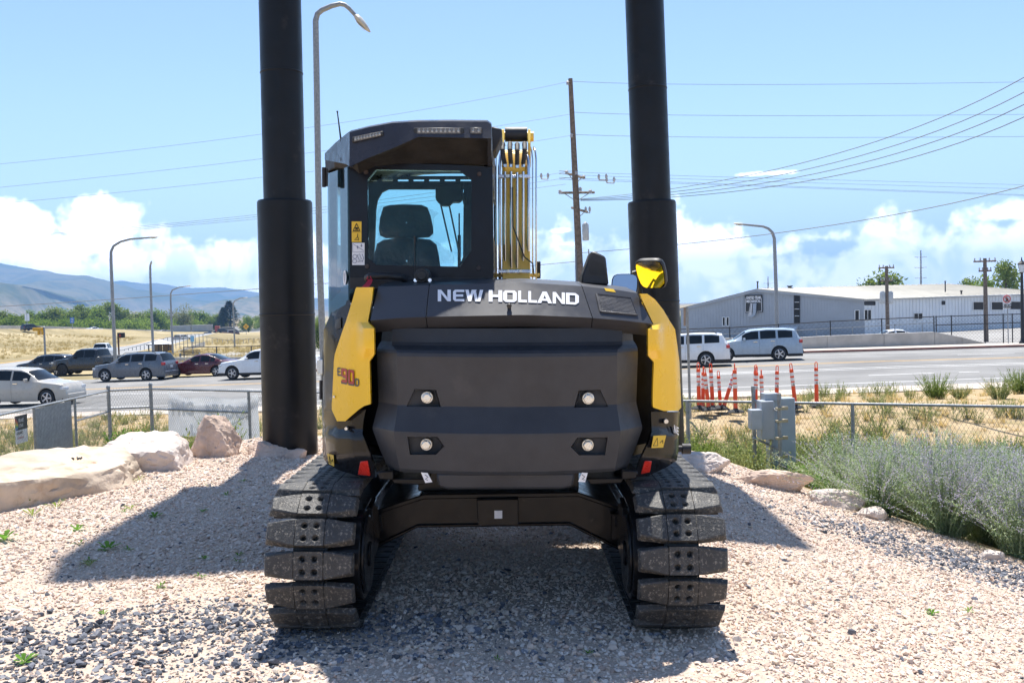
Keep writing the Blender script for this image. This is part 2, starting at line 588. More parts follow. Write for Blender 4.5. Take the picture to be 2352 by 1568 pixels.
def strip(name, qa, qb, x0, x1, dz, m, step=2.0, thick=0.0, label=None, dash=None, cat=None, parent=None):
    """a band that follows the road between offsets qa and qb"""
    mb = MB()
    spans = [(x0, x1)]
    if dash:
        spans, q = [], x0
        while q < x1:
            spans.append((q, min(x1, q + dash[0]))); q += dash[0] + dash[1]
    for a, b_ in spans:
        n = max(1, int((b_ - a) / step))
        ra, rb = [], []
        for i in range(n + 1):
            x = a + (b_ - a) * i / n
            ra.append((x, road_y(x) + qa, road_z(x) + dz)); rb.append((x, road_y(x) + qb, road_z(x) + dz))
        if thick: mb.patch([ra, rb], (0, 0, -thick))
        else: mb.grid([ra, rb])
    o = mb.build(name, m)
    if parent: o.parent = parent
    else: tag(o, label, cat, kind='structure')
    return fixnormals(o) if thick else o


masph = mat('worn_asphalt', (0.19, 0.185, 0.175), 0.9, var=0.14, scale=0.22, bump=0.25, bscale=40, col2=(0.215, 0.21, 0.20), dirt=((0.13, 0.125, 0.12), 0.5, 0.6, 0.5))
mwalk = mat('pale_concrete_walk', (0.52, 0.46, 0.39), 0.9, var=0.1, scale=1.2, bump=0.1)
mline = mat('white_road_paint', (0.72, 0.71, 0.68), 0.7, var=0.1, scale=3)
myell = mat('yellow_road_paint', (0.62, 0.36, 0.08), 0.7, var=0.15, scale=3)
mkerb = mat('red_kerb', (0.30, 0.14, 0.11), 0.8, var=0.3, scale=1.5)
road = strip('road', NEARQ, FARQ, -140, 120, 0.0, masph, label='wide grey asphalt road crossing behind the fence', cat='road')
for qa, qb, m, dsh in [(-0.35, -0.2, myell, None), (0.2, 0.35, myell, None), (-4.05, -3.9, mline, None), (-4.9, -4.75, mline, None), (-8.6, -8.47, mline, (4.5, 9)), (-12.1, -11.97, mline, None), (3.7, 3.83, mline, (3, 9)), (7.5, 7.62, mline, None)]:
    strip('lane_marking', qa, qb, -120, 100, 0.004, m, dash=dsh, parent=road)
strip('kerb', NEARQ - 0.25, NEARQ, -140, 120, 0.13, mat('kerb_concrete', (0.50, 0.40, 0.34), 0.9), thick=0.4, label='low concrete kerb on the near side of the road', cat='kerb')
strip('sidewalk', NEARQ - 1.9, NEARQ - 0.25, -140, 120, 0.134, mwalk, thick=0.4, label='pale concrete sidewalk beyond the chain link fence', cat='sidewalk')
strip('kerb', FARQ, FARQ + 0.22, -16, 120, 0.13, mkerb, thick=0.4, label='red painted kerb on the far side of the road', cat='kerb')
strip('sidewalk', FARQ + 0.22, FARQ + 2.6, -16, 120, 0.134, mwalk, thick=0.4, label='pale sidewalk below the concrete retaining wall', cat='sidewalk')


def ribbon(name, pts, width, dz, m, label, cat, parent=None, side=0.0):
    P = [Vector((x, y, 0)) for x, y in pts]
    L, Rr = [], []
    fine = []
    for i in range(len(P) - 1):
        n = max(2, int((P[i + 1] - P[i]).length / 6))
        fine += [P[i].lerp(P[i + 1], k / n) for k in range(n)]
    fine.append(P[-1])
    for i, q in enumerate(fine):
        d = (fine[min(i + 1, len(fine) - 1)] - fine[max(0, i - 1)]).normalized()
        nrm = Vector((-d.y, d.x, 0))
        a, b_ = q + nrm * (side + width / 2), q + nrm * (side - width / 2)
        z = max(ground_z(q.x, q.y), ground_z(a.x, a.y), ground_z(b_.x, b_.y)) + dz
        L.append((a.x, a.y, z)); Rr.append((b_.x, b_.y, z))
    if parent: o = MB().grid([L, Rr]).build(name, m, smooth=60)
    else:                                              # shoulders run down into the grass
        LL, RR = [], []
        for i in range(len(L)):
            a, b_ = Vector(L[i]), Vector(Rr[i]); e = (a - b_).normalized()
            for A, sg, lst in ((a, 1, LL), (b_, -1, RR)):
                q = A + e * sg * 7; lst.append((q.x, q.y, ground_z(q.x, q.y) - 0.6))
        mb = MB(); mb.grid([L, Rr]); k = len(mb.f); mb.cur = 1; mb.grid([LL, L]); mb.grid([Rr, RR])
        o = mb.build(name, [m, mg], smooth=60)
        za_ = o.data.color_attributes.new('zone', 'FLOAT_COLOR', 'POINT'); za_.data.foreach_set('color', np.tile(np.array([0, 0, 1, 1], 'f'), len(o.data.vertices)))
    if parent: o.parent = parent
    else: tag(o, label, cat, kind='structure')
    return o


mrampc = mat('pale_asphalt', (0.27, 0.27, 0.265), 0.9, var=0.1, scale=0.2)
RAMP = [(-46, 74), (-46, 88), (-49, 104), (-58, 140), (-73, 200), (-89, 270), (-102, 340), (-112, 410), (-112, 470)]
ramp = ribbon('road', RAMP, 9.0, 0.10, mrampc, 'pale slip road curving away towards the freeway', 'road')
ribbon('lane_marking', RAMP, 0.5, 0.13, myell, '', '', parent=ramp, side=4.0)
ribbon('lane_marking', RAMP, 0.25, 0.13, mline, '', '', parent=ramp, side=-2.5)
HWY = [(-170, 120), (-150, 180), (-138, 240), (-134, 300), (-134, 360), (-130, 420), (-122, 520)]
hwy = ribbon('road', HWY, 15, 0.25, mrampc, 'freeway lanes in front of the long concrete barrier', 'road')
# the long concrete barrier behind the freeway
mb = MB()
prev = None
HB = [(-182, 120), (-162, 180), (-149, 240), (-145, 300), (-145, 360), (-141, 420), (-130, 520), (-60, 560), (0, 575)]
for i in range(len(HB) - 1):
    (x0, y0), (x1, y1) = HB[i], HB[i + 1]
    for k in range(6):
        a, b_ = k / 6, (k + 1) / 6
        A = Vector((x0 + (x1 - x0) * a, y0 + (y1 - y0) * a, 0)); B = Vector((x0 + (x1 - x0) * b_, y0 + (y1 - y0) * b_, 0))
        A.z, B.z = ground_z(A.x, A.y) - 0.3, ground_z(B.x, B.y) - 0.3
        d = (B - A).normalized(); nrm = Vector((-d.y, d.x, 0)) * 0.2
        mb.prism([A - nrm, B - nrm, B - nrm * 0.6 + Vector((0, 0, 1.95)), A - nrm * 0.6 + Vector((0, 0, 1.95))], nrm * 1.6)
mb.build('barrier_wall', mat('weathered_concrete', (0.46, 0.43, 0.37), 0.9, var=0.15, scale=0.3), label='long low concrete barrier along the far side of the freeway', cat='wall')

# ---------------------------------------------------------------- mountains
mmt = bpy.data.materials.new('scrub_mountain')
mmt.use_nodes = True
t = NT(mmt.node_tree)
p = t.nt.nodes['Principled BSDF']
pos = t.n('ShaderNodeNewGeometry').outputs['Position']
a = t.noise(pos, 0.0016, 6, 0.6); b = t.noise(pos, 0.008, 5, 0.65); d_ = t.noise(pos, 0.03, 4, 0.7)
c = t.mix(t.ramp(a, 0.38, 0.62), (0.055, 0.085, 0.035), (0.17, 0.155, 0.085))
c = t.mix(t.ramp(b, 0.45, 0.7, 0, 0.7), c, (0.035, 0.06, 0.028))
hz = t.xyz(pos)[2]
c = t.mix(t.m('MULTIPLY', t.ramp(t.m('ADD', hz, t.m('MULTIPLY', b, 160)), 70, 190, 0.85, 0), t.ramp(d_, 0.35, 0.6)), c, (0.34, 0.27, 0.18))
t.l(c, p.inputs['Base Color'])
p.inputs['Roughness'].default_value = 1
p.inputs['Specular IOR Level'].default_value = 0


def mountain(name, ridge, dr, df, seed, label, amp):
    us = np.arange(ridge[0][0], ridge[-1][0] + 1, 12.0)
    ru, rv = [q[0] for q in ridge], [q[1] for q in ridge]
    rows = []
    NR = 46
    for j in range(NR + 1):
        f = j / NR
        row = []
        for u in us:
            D = dr + 900 * noise.noise(Vector((u * 0.003, seed, 0)))
            top = at(u, float(np.interp(u, ru, rv)), D)
            if f <= 0.85:
                g = f / 0.85
                foot = df + 400 * noise.noise(Vector((u * 0.006, seed + 5, 0)))
                d = foot + (D - foot) * g
                h = max(0, top.z + 8) * (g ** 1.15) - 8
                x = top.x * (d / D) ** 0.6
                gl = noise.fractal(Vector((x * 0.0021 + seed, d * 0.0011, seed)), 0.9, 2.1, 5)
                h += amp * gl * math.sin(math.pi * min(1, g * 0.97)) ** 0.8
                h += 6 * noise.noise(Vector((x * 0.012, d * 0.004, 1)))
                row.append((x, d, h))
            else:
                g = (f - 0.85) / 0.15
                row.append((top.x, D + g * 900, top.z * (1 - g) - 8 * g))
        rows.append(row)
    o = MB().grid(rows).build(name, mmt, smooth=180)
    return tag(o, label, 'mountain', kind='structure')


mountain('mountains', [(-1500, 640), (-900, 625), (-400, 602), (-150, 597), (0, 604), (54, 614), (113, 625), (142, 629), (161, 631), (183, 630), (223, 639), (258, 645), (320, 662), (400, 676), (470, 688), (560, 700), (650, 712), (760, 722), (900, 722), (1100, 722)], 5200, 3300, 1.7, 'hazy blue scrub mountain falling towards the trees', 120)
mountain('mountains', [(120, 700), (200, 668), (258, 646), (285, 645), (311, 651), (330, 654), (357, 650), (384, 652), (403, 656), (443, 659), (510, 658), (537, 664), (593, 670), (660, 676), (724, 683), (800, 692), (900, 704), (1050, 716), (1200, 722)], 7400, 5400, 9.2, 'pale far ridge behind the scrub mountain', 90)
mountain('mountains', [(-1500, 660), (-600, 640), (-200, 632), (0, 642), (70, 655), (130, 672), (190, 690), (260, 712), (330, 732), (420, 736)], 3300, 2300, 4.4, 'nearest scrub foothill at the foot of the mountain', 60)

# ---------------------------------------------------------------- haze: still air round everything
hz = MB().box((0, 0, 185), (18600, 18600, 400)).build('haze', [])
hm = bpy.data.materials.new('haze_air')
hm.use_nodes = True
t = NT(hm.node_tree)
t.nt.nodes.clear()
o_ = t.n('ShaderNodeOutputMaterial')
pv = t.n('ShaderNodeVolumePrincipled')
pv.inputs['Color'].default_value = (0.32, 0.58, 1.0, 1)
pv.inputs['Density'].default_value = 0.00019
pv.inputs['Anisotropy'].default_value = 0.0
pv.inputs['Density Attribute'].default_value = ''
pv.inputs['Temperature Attribute'].default_value = ''
pv.inputs['Color Attribute'].default_value = ''
hm.cycles.homogeneous_volume = True
t.l(pv.outputs[0], o_.inputs['Volume'])
hz.data.materials.append(hm)
tag(hz, 'thin pale summer haze lying over the valley', 'haze', kind='stuff')
# ================================================================ excavator
# Built in an upright frame (x right, y away from the camera, z up), then tipped with the pad it stands on.
EB = Vector((-0.07, 6.3, 0.0))
_rt = Matrix.Translation((0, 0, EYE)) @ Matrix.Rotation(TH, 4, 'Y') @ Matrix.Translation((0, 0, -EYE))
exc = empty('excavator', label='yellow and black tracked excavator seen from behind, parked on the gravel', cat='excavator')
exc.matrix_world = _rt @ Matrix.Translation(EB)
cp, sp_ = math.cos(PITCH), math.sin(PITCH)


def px(u, v, d):
    """point of the upright frame at picture position u, v and distance d"""
    xc, yc = (u - CX) / F, (CY - v) / F
    q = d / (cp + yc * sp_)
    return Vector((xc * q, d, EYE + (-sp_ + yc * cp) * q))


def ex(mb, name, m, parent=None, smooth=40, bevel=0.0, **k):
    """link a shape as a part of the excavator (or of one of its parts)"""
    mb.v = [(p[0] - EB.x, p[1] - EB.y, p[2] - EB.z) for p in mb.v]
    return mb.build(name, m, parent or exc, smooth=smooth, bevel=bevel, **k)


M_CW = mat('grained_charcoal_paint', (0.040, 0.043, 0.050), 0.36, var=0.12, scale=5, bump=0.16, bscale=190, spec=0.3, dirt=((0.15, 0.14, 0.13), 3.2, 0.6, 0.16))
M_HOOD = mat('charcoal_paint', (0.046, 0.047, 0.054), 0.40, var=0.08, scale=3, dirt=((0.20, 0.18, 0.16), 22, 0.7, 0.25))
M_GLOSS = mat('gloss_black_paint', (0.013, 0.013, 0.015), 0.10, var=0.15, scale=4, spec=0.16, dirt=((0.16, 0.14, 0.12), 30, 0.7, 0.2))
M_YEL = mat('machine_yellow_paint', (0.90, 0.53, 0.012), 0.3, var=0.04, scale=2.5, coat=0.15, spec=0.4, dirt=((0.55, 0.40, 0.2), 14, 0.76, 0.15))
M_BOOM = mat('boom_yellow_paint', (0.90, 0.60, 0.09), 0.35, var=0.08, scale=4, coat=0.3)
M_FRAME = mat('black_frame_paint', (0.010, 0.010, 0.011), 0.20, var=0.2, scale=5, spec=0.2, dirt=((0.14, 0.12, 0.10), 16, 0.62, 0.35))
M_PAD = mat('dusty_track_rubber', (0.040, 0.039, 0.037), 0.55, var=0.25, scale=5, bump=0.3, bscale=90, dirt=((0.36, 0.32, 0.26), 75, 0.52, 0.5))
M_STEEL = mat('bright_pipe_steel', (0.66, 0.68, 0.72), 0.2, 1.0, var=0.06)
M_RED = mat('red_reflector', (0.70, 0.035, 0.02), 0.3, var=0.08, scale=40)
M_STKY = mat('yellow_sticker', (0.80, 0.50, 0.03), 0.4, var=0.04)
M_STKW = mat('white_sticker', (0.80, 0.80, 0.82), 0.45, var=0.03)
M_INK = mat('black_ink', (0.02, 0.02, 0.02), 0.5)
M_LTR = mat('white_lettering', (0.82, 0.82, 0.84), 0.35, var=0.02)
M_BOLT = mat('zinc_bolt', (0.72, 0.70, 0.64), 0.3, 0.85, var=0.08, scale=30)
UX = -0.02                                              # centre line of the upper structure
PLANL = [(0.0, 4.93), (0.30, 4.965), (0.57, 5.05), (0.70, 5.13), (0.84, 5.27), (0.955, 5.42), (1.05, 5.60), (1.10, 5.80), (1.12, 6.3), (1.12, 7.2)]
PLANR = [(0.0, 4.93), (0.30, 4.965), (0.57, 5.05), (0.70, 5.13), (0.82, 5.27), (0.925, 5.42), (0.993, 5.60), (1.022, 5.78), (1.03, 6.3), (1.03, 6.9)]


def plan_hit(u, off=0.0):
    """distance at which the sight line of column u meets the rounded plan of the house"""
    pl = PLANL if u < CX + UX * F / 5 else PLANR
    sg = -1 if pl is PLANL else 1
    k = (u - CX) / F
    prev = None
    best = (-9, 0)
    for (a, y) in pl:
        x = UX + sg * a
        e = (x - k * (y + off)) * sg                     # < 0 while the plan lies inside the sight line
        if e >= 0:
            if prev is None: return y + off
            e0, y0 = prev
            q = e0 / (e0 - e)
            return y0 + (y - y0) * q + off
        prev = (e, y)
        best = max(best, (e, y + off))
    return best[1]


# ---- tracks
TX, HG, ZR, YR, YF = -0.076, 0.926, 0.25, 5.205, 7.42   # centre, half gauge, radius, sprocket and idler positions


def track_path(s, r):
    """point, tangent and outward normal at arc length s (metres on the pitch line of radius r)"""
    Ls = YF - YR
    tot = 2 * Ls + 2 * math.pi * r
    s %= tot
    if s < Ls: return Vector((0, YR + s, ZR + r)), Vector((0, 1, 0)), Vector((0, 0, 1))
    s -= Ls
    if s < math.pi * r:
        g = math.pi / 2 - s / r
        n = Vector((0, math.cos(g), math.sin(g)))
        return Vector((0, YF, ZR)) + n * r, Vector((0, math.sin(g), -math.cos(g))), n
    s -= math.pi * r
    if s < Ls: return Vector((0, YF - s, ZR - r)), Vector((0, -1, 0)), Vector((0, 0, -1))
    s -= Ls
    g = -math.pi / 2 - s / r
    n = Vector((0, math.cos(g), math.sin(g)))
    return Vector((0, YR, ZR)) + n * r, Vector((0, math.sin(g), -math.cos(g))), n


def pad_mesh():
    """rubber pad: x across, y along the chain, z outwards; four bolt holes in the raised middle"""
    mb = MB()
    H, cw, ct, r = 0.048, 0.072, 0.0685, 0.0150
    cells = []
    xs, ys = [-cw, 0, cw], [-ct, 0, ct]
    n = 8
    for i in range(2):
        for j in range(2):
            x0, x1, y0, y1 = xs[i], xs[i + 1], ys[j], ys[j + 1]
            cx, cy = (x0 + x1) / 2 + (0.006 if i == 0 else -0.006), (y0 + y1) / 2 + (0.002 if j == 0 else -0.002)
            sq = [(x1, cy), (x1, y1), (cx, y1), (x0, y1), (x0, cy), (x0, y0), (cx, y0), (x1, y0)]
            ring = [(cx + r * math.cos(2 * math.pi * k / n), cy + r * math.sin(2 * math.pi * k / n)) for k in range(n)]
            vs = [(*q, H) for q in sq] + [(*q, H) for q in ring] + [(*q, H - 0.035) for q in ring]
            fs = [(k, (k + 1) % n, n + (k + 1) % n, n + k) for k in range(n)] + [(n + k, n + (k + 1) % n, 2 * n + (k + 1) % n, 2 * n + k) for k in range(n)] + [tuple(range(2 * n, 3 * n))]
            mb.add(vs, fs)
    mb.add([(-cw, -ct, H), (cw, -ct, H), (cw, ct, H), (-cw, ct, H), (-cw, -ct, 0), (cw, -ct, 0), (cw, ct, 0), (-cw, ct, 0)], [(1, 0, 4, 5), (3, 2, 6, 7), (7, 6, 5, 4)])
    for s in (-1, 1):
        e = 0.225 * s
        top = [(cw * s, -ct, H), (cw * s + 0.03 * s, -ct + 0.004, H), (e * 0.93, -0.036, H - 0.004), (e * 0.96, 0.046, H - 0.004), (cw * s + 0.03 * s, ct - 0.002, H), (cw * s, ct, H)]
        bot = [(cw * s, -ct, 0), (cw * s + 0.03 * s, -ct - 0.004, 0.012), (e, -0.058, 0.010), (e, 0.060, 0.010), (cw * s + 0.03 * s, ct + 0.002, 0.012), (cw * s, ct, 0)]
        vs = top + bot
        fs = [(0, 1, 4, 5), (1, 2, 3, 4), (6, 11, 10, 7), (7, 10, 9, 8)] + [(i, 6 + i, 6 + (i + 1) % 6, (i + 1) % 6) for i in range(6)]
        mb.add(vs, fs)
    return mb


pad_src = None
PH = {-1: 0.60, 1: 0.72}
for sd_ in (-1, 1):
    X = TX + sd_ * HG
    mb = MB()                                            # track frame with rollers
    mb.box((X, (YR + YF) / 2, ZR - 0.02), (0.20, YF - YR - 0.15, 0.20))
    mb.box((X, (YR + YF) / 2, ZR + 0.09), (0.30, YF - YR - 0.5, 0.03))
    for k in range(5): mb.cyl((X - 0.12, YR + 0.4 + k * 0.37, 0.02), (X + 0.12, YR + 0.4 + k * 0.37, 0.02), 0.075, n=12)
    mb.cyl((X - 0.05, YF, ZR), (X + 0.05, YF, ZR), 0.275, n=20)
    tr = ex(mb, 'track_frame', M_FRAME, bevel=0.008)
    mb = MB()                                            # sprocket and travel motor
    mb.cyl((X - 0.04, YR, ZR), (X + 0.04, YR, ZR), 0.275, n=22)
    mb.cyl((X - sd_ * 0.06, YR, ZR), (X - sd_ * 0.232, YR, ZR), 0.245, 0.235, n=24)
    mb.cyl((X - sd_ * 0.232, YR, ZR), (X - sd_ * 0.25, YR, ZR), 0.21, 0.20, n=24)
    mb.cyl((X - sd_ * 0.25, YR, ZR), (X - sd_ * 0.262, YR, ZR), 0.07, 0.06, n=16)
    so = ex(mb, 'sprocket', M_FRAME, bevel=0.006)
    mb = MB()                                            # bracket plate joining beam and motor
    mb.prism([(X - sd_ * 0.215, YR + 0.10, ZR + 0.22), (X - sd_ * 0.215, YR + 0.30, ZR + 0.24), (X - sd_ * 0.215, YR + 0.42, ZR - 0.02), (X - sd_ * 0.215, YR + 0.20, ZR - 0.08)], (-sd_ * 0.035, 0, 0))
    ex(mb, 'motor_bracket', M_FRAME, bevel=0.004)
    ch = MB()                                            # chain links
    r = 0.322
    tot = 2 * (YF - YR) + 2 * math.pi * r
    NP = 46
    chain = None
    pads = []
    for k in range(NP):
        s = tot * (k + PH[sd_]) / NP
        P, T, Nn = track_path(s, r)
        Rm = Matrix((Vector((1, 0, 0)), T, Nn)).transposed()
        for q in (-0.055, 0.055): ch.box(Vector((X + q, 0, 0)) + P - Nn * 0.012, (0.028, 0.134, 0.060), Rm)
        ch.cyl(Vector((X - 0.085, 0, 0)) + P - T * 0.067 - Nn * 0.012, Vector((X + 0.085, 0, 0)) + P - T * 0.067 - Nn * 0.012, 0.019, n=8)
        ch.box(Vector((X, 0, 0)) + P + Nn * 0.009, (0.40, 0.105, 0.008), Rm)
        pads.append((Vector((X, 0, 0)) + P + Nn * 0.011, Rm))
    chain = ex(ch, 'track_chain', mat('track_steel', (0.03, 0.029, 0.028), 0.5, 0.4, dirt=((0.2, 0.17, 0.13), 12, 0.55, 0.5)), smooth=None)
    for P, Rm in pads:
        if pad_src is None:
            pad_src = pad_mesh().build('track_pad', M_PAD, chain, smooth=25, bevel=0.005)
            po = pad_src
        else:
            po = pad_src.copy(); COL.objects.link(po); po.parent = chain
        po.matrix_local = Matrix.Translation(P - EB) @ Rm.to_4x4()

# ---- carbody between the tracks
mb = MB()
out = [(866, 1178), (975, 1142), (1330, 1137), (1424, 1172), (1424, 1262), (1310, 1203), (960, 1207), (866, 1254)]
mb.prism([px(u, v, 5.72) for u, v in out], (0, 1.0, 0))
mb.prism([px(u, v, 5.70) for u, v in [(860, 1172), (975, 1134), (1330, 1130), (1430, 1166), (1430, 1176), (1330, 1141), (975, 1146), (860, 1182)]], (0, 1.05, 0))
mb.prism([px(u, v, 5.70) for u, v in [(862, 1250), (960, 1204), (1310, 1200), (1428, 1258), (1428, 1266), (1310, 1207), (960, 1211), (862, 1260)]], (0, 1.05, 0))
mb.box((TX, 6.28, 0.56), (0.95, 0.95, 0.18))
mb.cyl((UX, 6.28, 0.62), (UX, 6.28, 0.80), 0.42, n=32)
ex(mb, 'carbody', M_FRAME, bevel=0.006)
mb = MB()
mb.prism([px(u, v, 5.70) for u, v in [(1097, 1143), (1192, 1142), (1192, 1201), (1100, 1203)]], (0, -0.05, 0))
mb.prism([px(u, v, 5.66) for u, v in [(1128, 1200), (1160, 1200), (1160, 1208), (1128, 1208)]], (0, 0.1, 0))
ex(mb, 'centre_plate', M_FRAME, bevel=0.004)
for s, uu in ((-1, 862), (1, 1420)):
    mb = MB()
    mb.prism([px(u, v, 5.62) for u, v in [(uu - 14, 1180), (uu + 14, 1180), (uu + 16, 1215), (uu, 1240), (uu - 14, 1240)]], (0, 0.12, 0))
    mb.box(px(uu, 1198, 5.615), (0.028, 0.01, 0.055))
    ex(mb, 'hose_bracket', M_FRAME, bevel=0.003)
mb = MB(); mb.prism([px(u, v, 5.64) for u, v in [(1137, 1172), (1155, 1172), (1155, 1190), (1137, 1190)]], (0, 0.004, 0))
ex(mb, 'tie_down_sticker', M_STKW)

# ---- dozer blade at the far end
mb = MB()
mb.grid([[(TX - 1.14, 8.35 + 0.10 * math.cos(g), 0.22 + 0.22 * math.sin(g)), (TX + 1.14, 8.35 + 0.10 * math.cos(g), 0.22 + 0.22 * math.sin(g))] for g in np.linspace(-1.4, 1.4, 8)])
mb.box((TX - 0.45, 7.75, 0.3), (0.1, 1.2, 0.14)); mb.box((TX + 0.45, 7.75, 0.3), (0.1, 1.2, 0.14))
mb.box((TX, 8.33, 0.22), (2.28, 0.05, 0.42))
ex(mb, 'dozer_blade', M_FRAME, bevel=0.01)

# ---- dark core of the house
mb = MB()
prof = [(UX - a, y + 0.20) for a, y in reversed(PLANL)] + [(UX + a, y + 0.20) for a, y in PLANR[1:]]
prof = [((x - UX) * 0.955 + UX, y) for x, y in prof]
mb.prism([(x, y, 0.80) for x, y in prof], (0, 0, 0.70))
ex(mb, 'house_core', mat('core_black', (0.006, 0.006, 0.007), 0.7, spec=0.1))
mb = MB(); mb.prism([((x - UX) * 0.97 + UX, y + 0.05, 0.735) for x, y in prof], (0, 0, 0.065))
ex(mb, 'turntable_deck', M_FRAME)


# ---- counterweight
def arc(x): return 1.45 - math.sqrt(1.45 ** 2 - x * x)


CWR = [  # picture row, distance on the centre line, bevel half width, outer half width
    (754, 5.035, 0.600, 0.665), (786, 5.020, 0.600, 0.672), (794, 5.005, 0.60, 0.685), (805, 4.935, 0.568, 0.690), (812, 4.915, 0.560, 0.690),
    (820, 4.912, 0.560, 0.690), (880, 4.945, 0.563, 0.690), (934, 4.975, 0.566, 0.690), (940, 4.97, 0.566, 0.69), (996, 4.905, 0.578, 0.715), (1004, 4.905, 0.578, 0.715), (1050, 4.93, 0.568, 0.675), (1083, 4.95, 0.555, 0.640), (1090, 4.965, 0.55, 0.63)]
CWZ = [px(CX, v, d).z for v, d, _, _ in CWR]


def cw_row(i, n=18):
    v, d, b, o = CWR[i]
    r = [(UX - o, d + arc(b) + (o - b) * 1.25 + 0.03, CWZ[i])]
    for k in range(n + 1):
        x = -b + 2 * b * k / n
        r.append((UX + x, d + arc(x), CWZ[i]))
    r.append((UX + o, d + arc(b) + (o - b) * 1.25 + 0.03, CWZ[i]))
    return r


def cw_y(x, z):
    zs = CWZ[::-1]
    d = float(np.interp(z, zs, [c[1] for c in CWR][::-1]))
    return d + arc(x - UX)


rows = [cw_row(i) for i in range(len(CWR))]
mb = MB()
n_ = len(rows[0])
mb.grid([r + [(r[-1][0], 5.75, r[-1][2]), (r[0][0], 5.75, r[0][2])] for r in rows], close=True)
N0 = len(rows[0]) + 2
mb.f.append(tuple(range(N0))); mb.mi.append(0)
mb.f.append(tuple(range((len(rows) - 1) * N0, len(rows) * N0))[::-1]); mb.mi.append(0)
cwo = ex(mb, 'counterweight', M_CW, smooth=None)
fixnormals(cwo)
POCK = [[(950, 889), (1008, 892), (1021, 937), (926, 937)], [(930, 999), (1010, 1000), (1027, 1024), (1006, 1046), (936, 1047)]]
cuts = []
BOLTS = [(983, 912), (1353, 915), (981, 1020), (1352, 1022)]
for kind in (0, 1):
    for s in (0, 1):
        po = [(u if s == 0 else 2 * 1167.5 - u, v + (0 if s == 0 else 2)) for u, v in POCK[kind]]
        c = Vector((sum(u for u, v in po) / len(po), sum(v for u, v in po) / len(po)))
        A, B = [], []
        for u, v in po:
            A.append(px(c.x + (u - c.x) * 1.06, c.y + (v - c.y) * 1.06, 4.80) - EB)
            B.append(px(c.x + (u - c.x) * 0.80, c.y + (v - c.y) * 0.80, 5.085 if kind == 0 else 5.06) - EB)
        m2 = MB(); k = len(A)
        m2.add(A + B, [tuple(range(k)), tuple(range(2 * k - 1, k - 1, -1))] + [(i, k + i, k + (i + 1) % k, (i + 1) % k) for i in range(k)])
        cuts.append(m2)
cut(cwo, cuts)
cwo.data.polygons.foreach_set('use_smooth', [True] * len(cwo.data.polygons))
cwo.data.set_sharp_from_angle(angle=R(14))
bv = cwo.modifiers.new('bevel', 'BEVEL'); bv.width = 0.009; bv.segments = 2; bv.limit_method = 'ANGLE'; bv.angle_limit = R(14)
for i, (u, v) in enumerate(BOLTS):
    p = px(u, v, 5.03)
    mb = MB()
    mb.cyl(p + Vector((0, 0.05, 0)), p, 0.031, n=20)
    mb.cyl(p, p + Vector((0, -0.018, 0)), 0.027, 0.0255, n=6)
    mb.cyl(p + Vector((0, -0.018, 0)), p + Vector((0, -0.021, 0)), 0.022, 0.019, n=18)
    ex(mb, 'bolt', M_BOLT, parent=None, bevel=0.002)
mb = MB()                                                # lower keel of the counterweight
L = [(1003, 1086), (1322, 1086), (1318, 1118), (1290, 1123), (1030, 1123), (1008, 1117)]
mb.prism([px(u, v, 5.0 + 0.02 * (v > 1100)) for u, v in L], (0, 0.6, 0))
ex(mb, 'counterweight_keel', M_CW, bevel=0.012)
for s in (-1, 1):
    mb = MB()
    c = 1167.5
    mb.prism([px(c + s * a, v, 5.13) for a, v in [(180, 1098), (268, 1098), (262, 1110), (190, 1113)]], (0, 0.5, 0))
    mb.prism([px(c + s * a, v, 5.10) for a, v in [(262, 1080), (300, 1082), (296, 1100), (262, 1102)]], (0, 0.5, 0))
    ex(mb, 'lifting_eye', M_FRAME, bevel=0.006)
    mb = MB()
    po = [(171, 1085), (184, 1086), (178, 1107), (162, 1106)] if s > 0 else [(199, 1084), (184, 1085), (173, 1106), (189, 1108)]
    A = [px(c + s * a, v, 5.0) for a, v in po]
    mb.prism(A, (0, 0.004, 0))
    st = ex(mb, 'tie_down_sticker', M_STKW)
    q = MB(); cc = sum(A, Vector()) / 4
    q.tube([cc + Vector((-0.008, -0.002, 0.015)), cc + Vector((0.008, -0.002, 0.003)), cc + Vector((-0.006, -0.002, -0.009)), cc + Vector((0.007, -0.002, -0.013))], 0.0016, 4)
    ex(q, 'hook_print', M_INK, parent=st)

# ---- engine hood with the maker's name
HTOP = [(872, 656), (985, 652), (1206, 646.5), (1338, 655), (1405, 662), (1464, 671)]
HBOT = [(853, 735), (915, 730), (985, 727), (1206, 723), (1347, 729), (1430, 736), (1501, 744)]


def hood(u, f):
    """point on the hood's rear face, f = 0 at the top edge and 1 at the fold"""
    ub = 853 + (u - 872) * (1501 - 853) / (1464 - 872)
    vt = float(np.interp(u, *zip(*HTOP))); vb = float(np.interp(ub, *zip(*HBOT)))
    uu, vv = u + (ub - u) * f, vt + (vb - vt) * f
    x = (uu - 1167.5) / 455
    d = 5.10 - 0.155 * f + arc(min(1.2, abs(x))) * 1.0
    return uu, vv, d


def hood_rows(u0, u1, n):
    us = [u0 + (u1 - u0) * k / n for k in range(n + 1)]
    rows = []
    back = []
    for u in us:
        uu, vv, d = hood(u, 0)
        q = px(uu, vv, d)
        back.append((q.x, 5.72 + 0 * d, q.z + 0.035))
    rows.append(back)
    for f in (0, 0.03, 0.25, 0.5, 0.75, 0.96, 1.0):
        row = []
        for u in us:
            uu, vv, d = hood(u, f)
            if f == 0: d += 0.035
            row.append(px(uu, vv, d))
        rows.append(row)
    row = []
    for u in us:
        uu, vv, d = hood(u, 1.0)
        row.append(px(uu * 0.985 + 1167.5 * 0.015, vv + 23, d + 0.085))
    rows.append(row)
    return rows


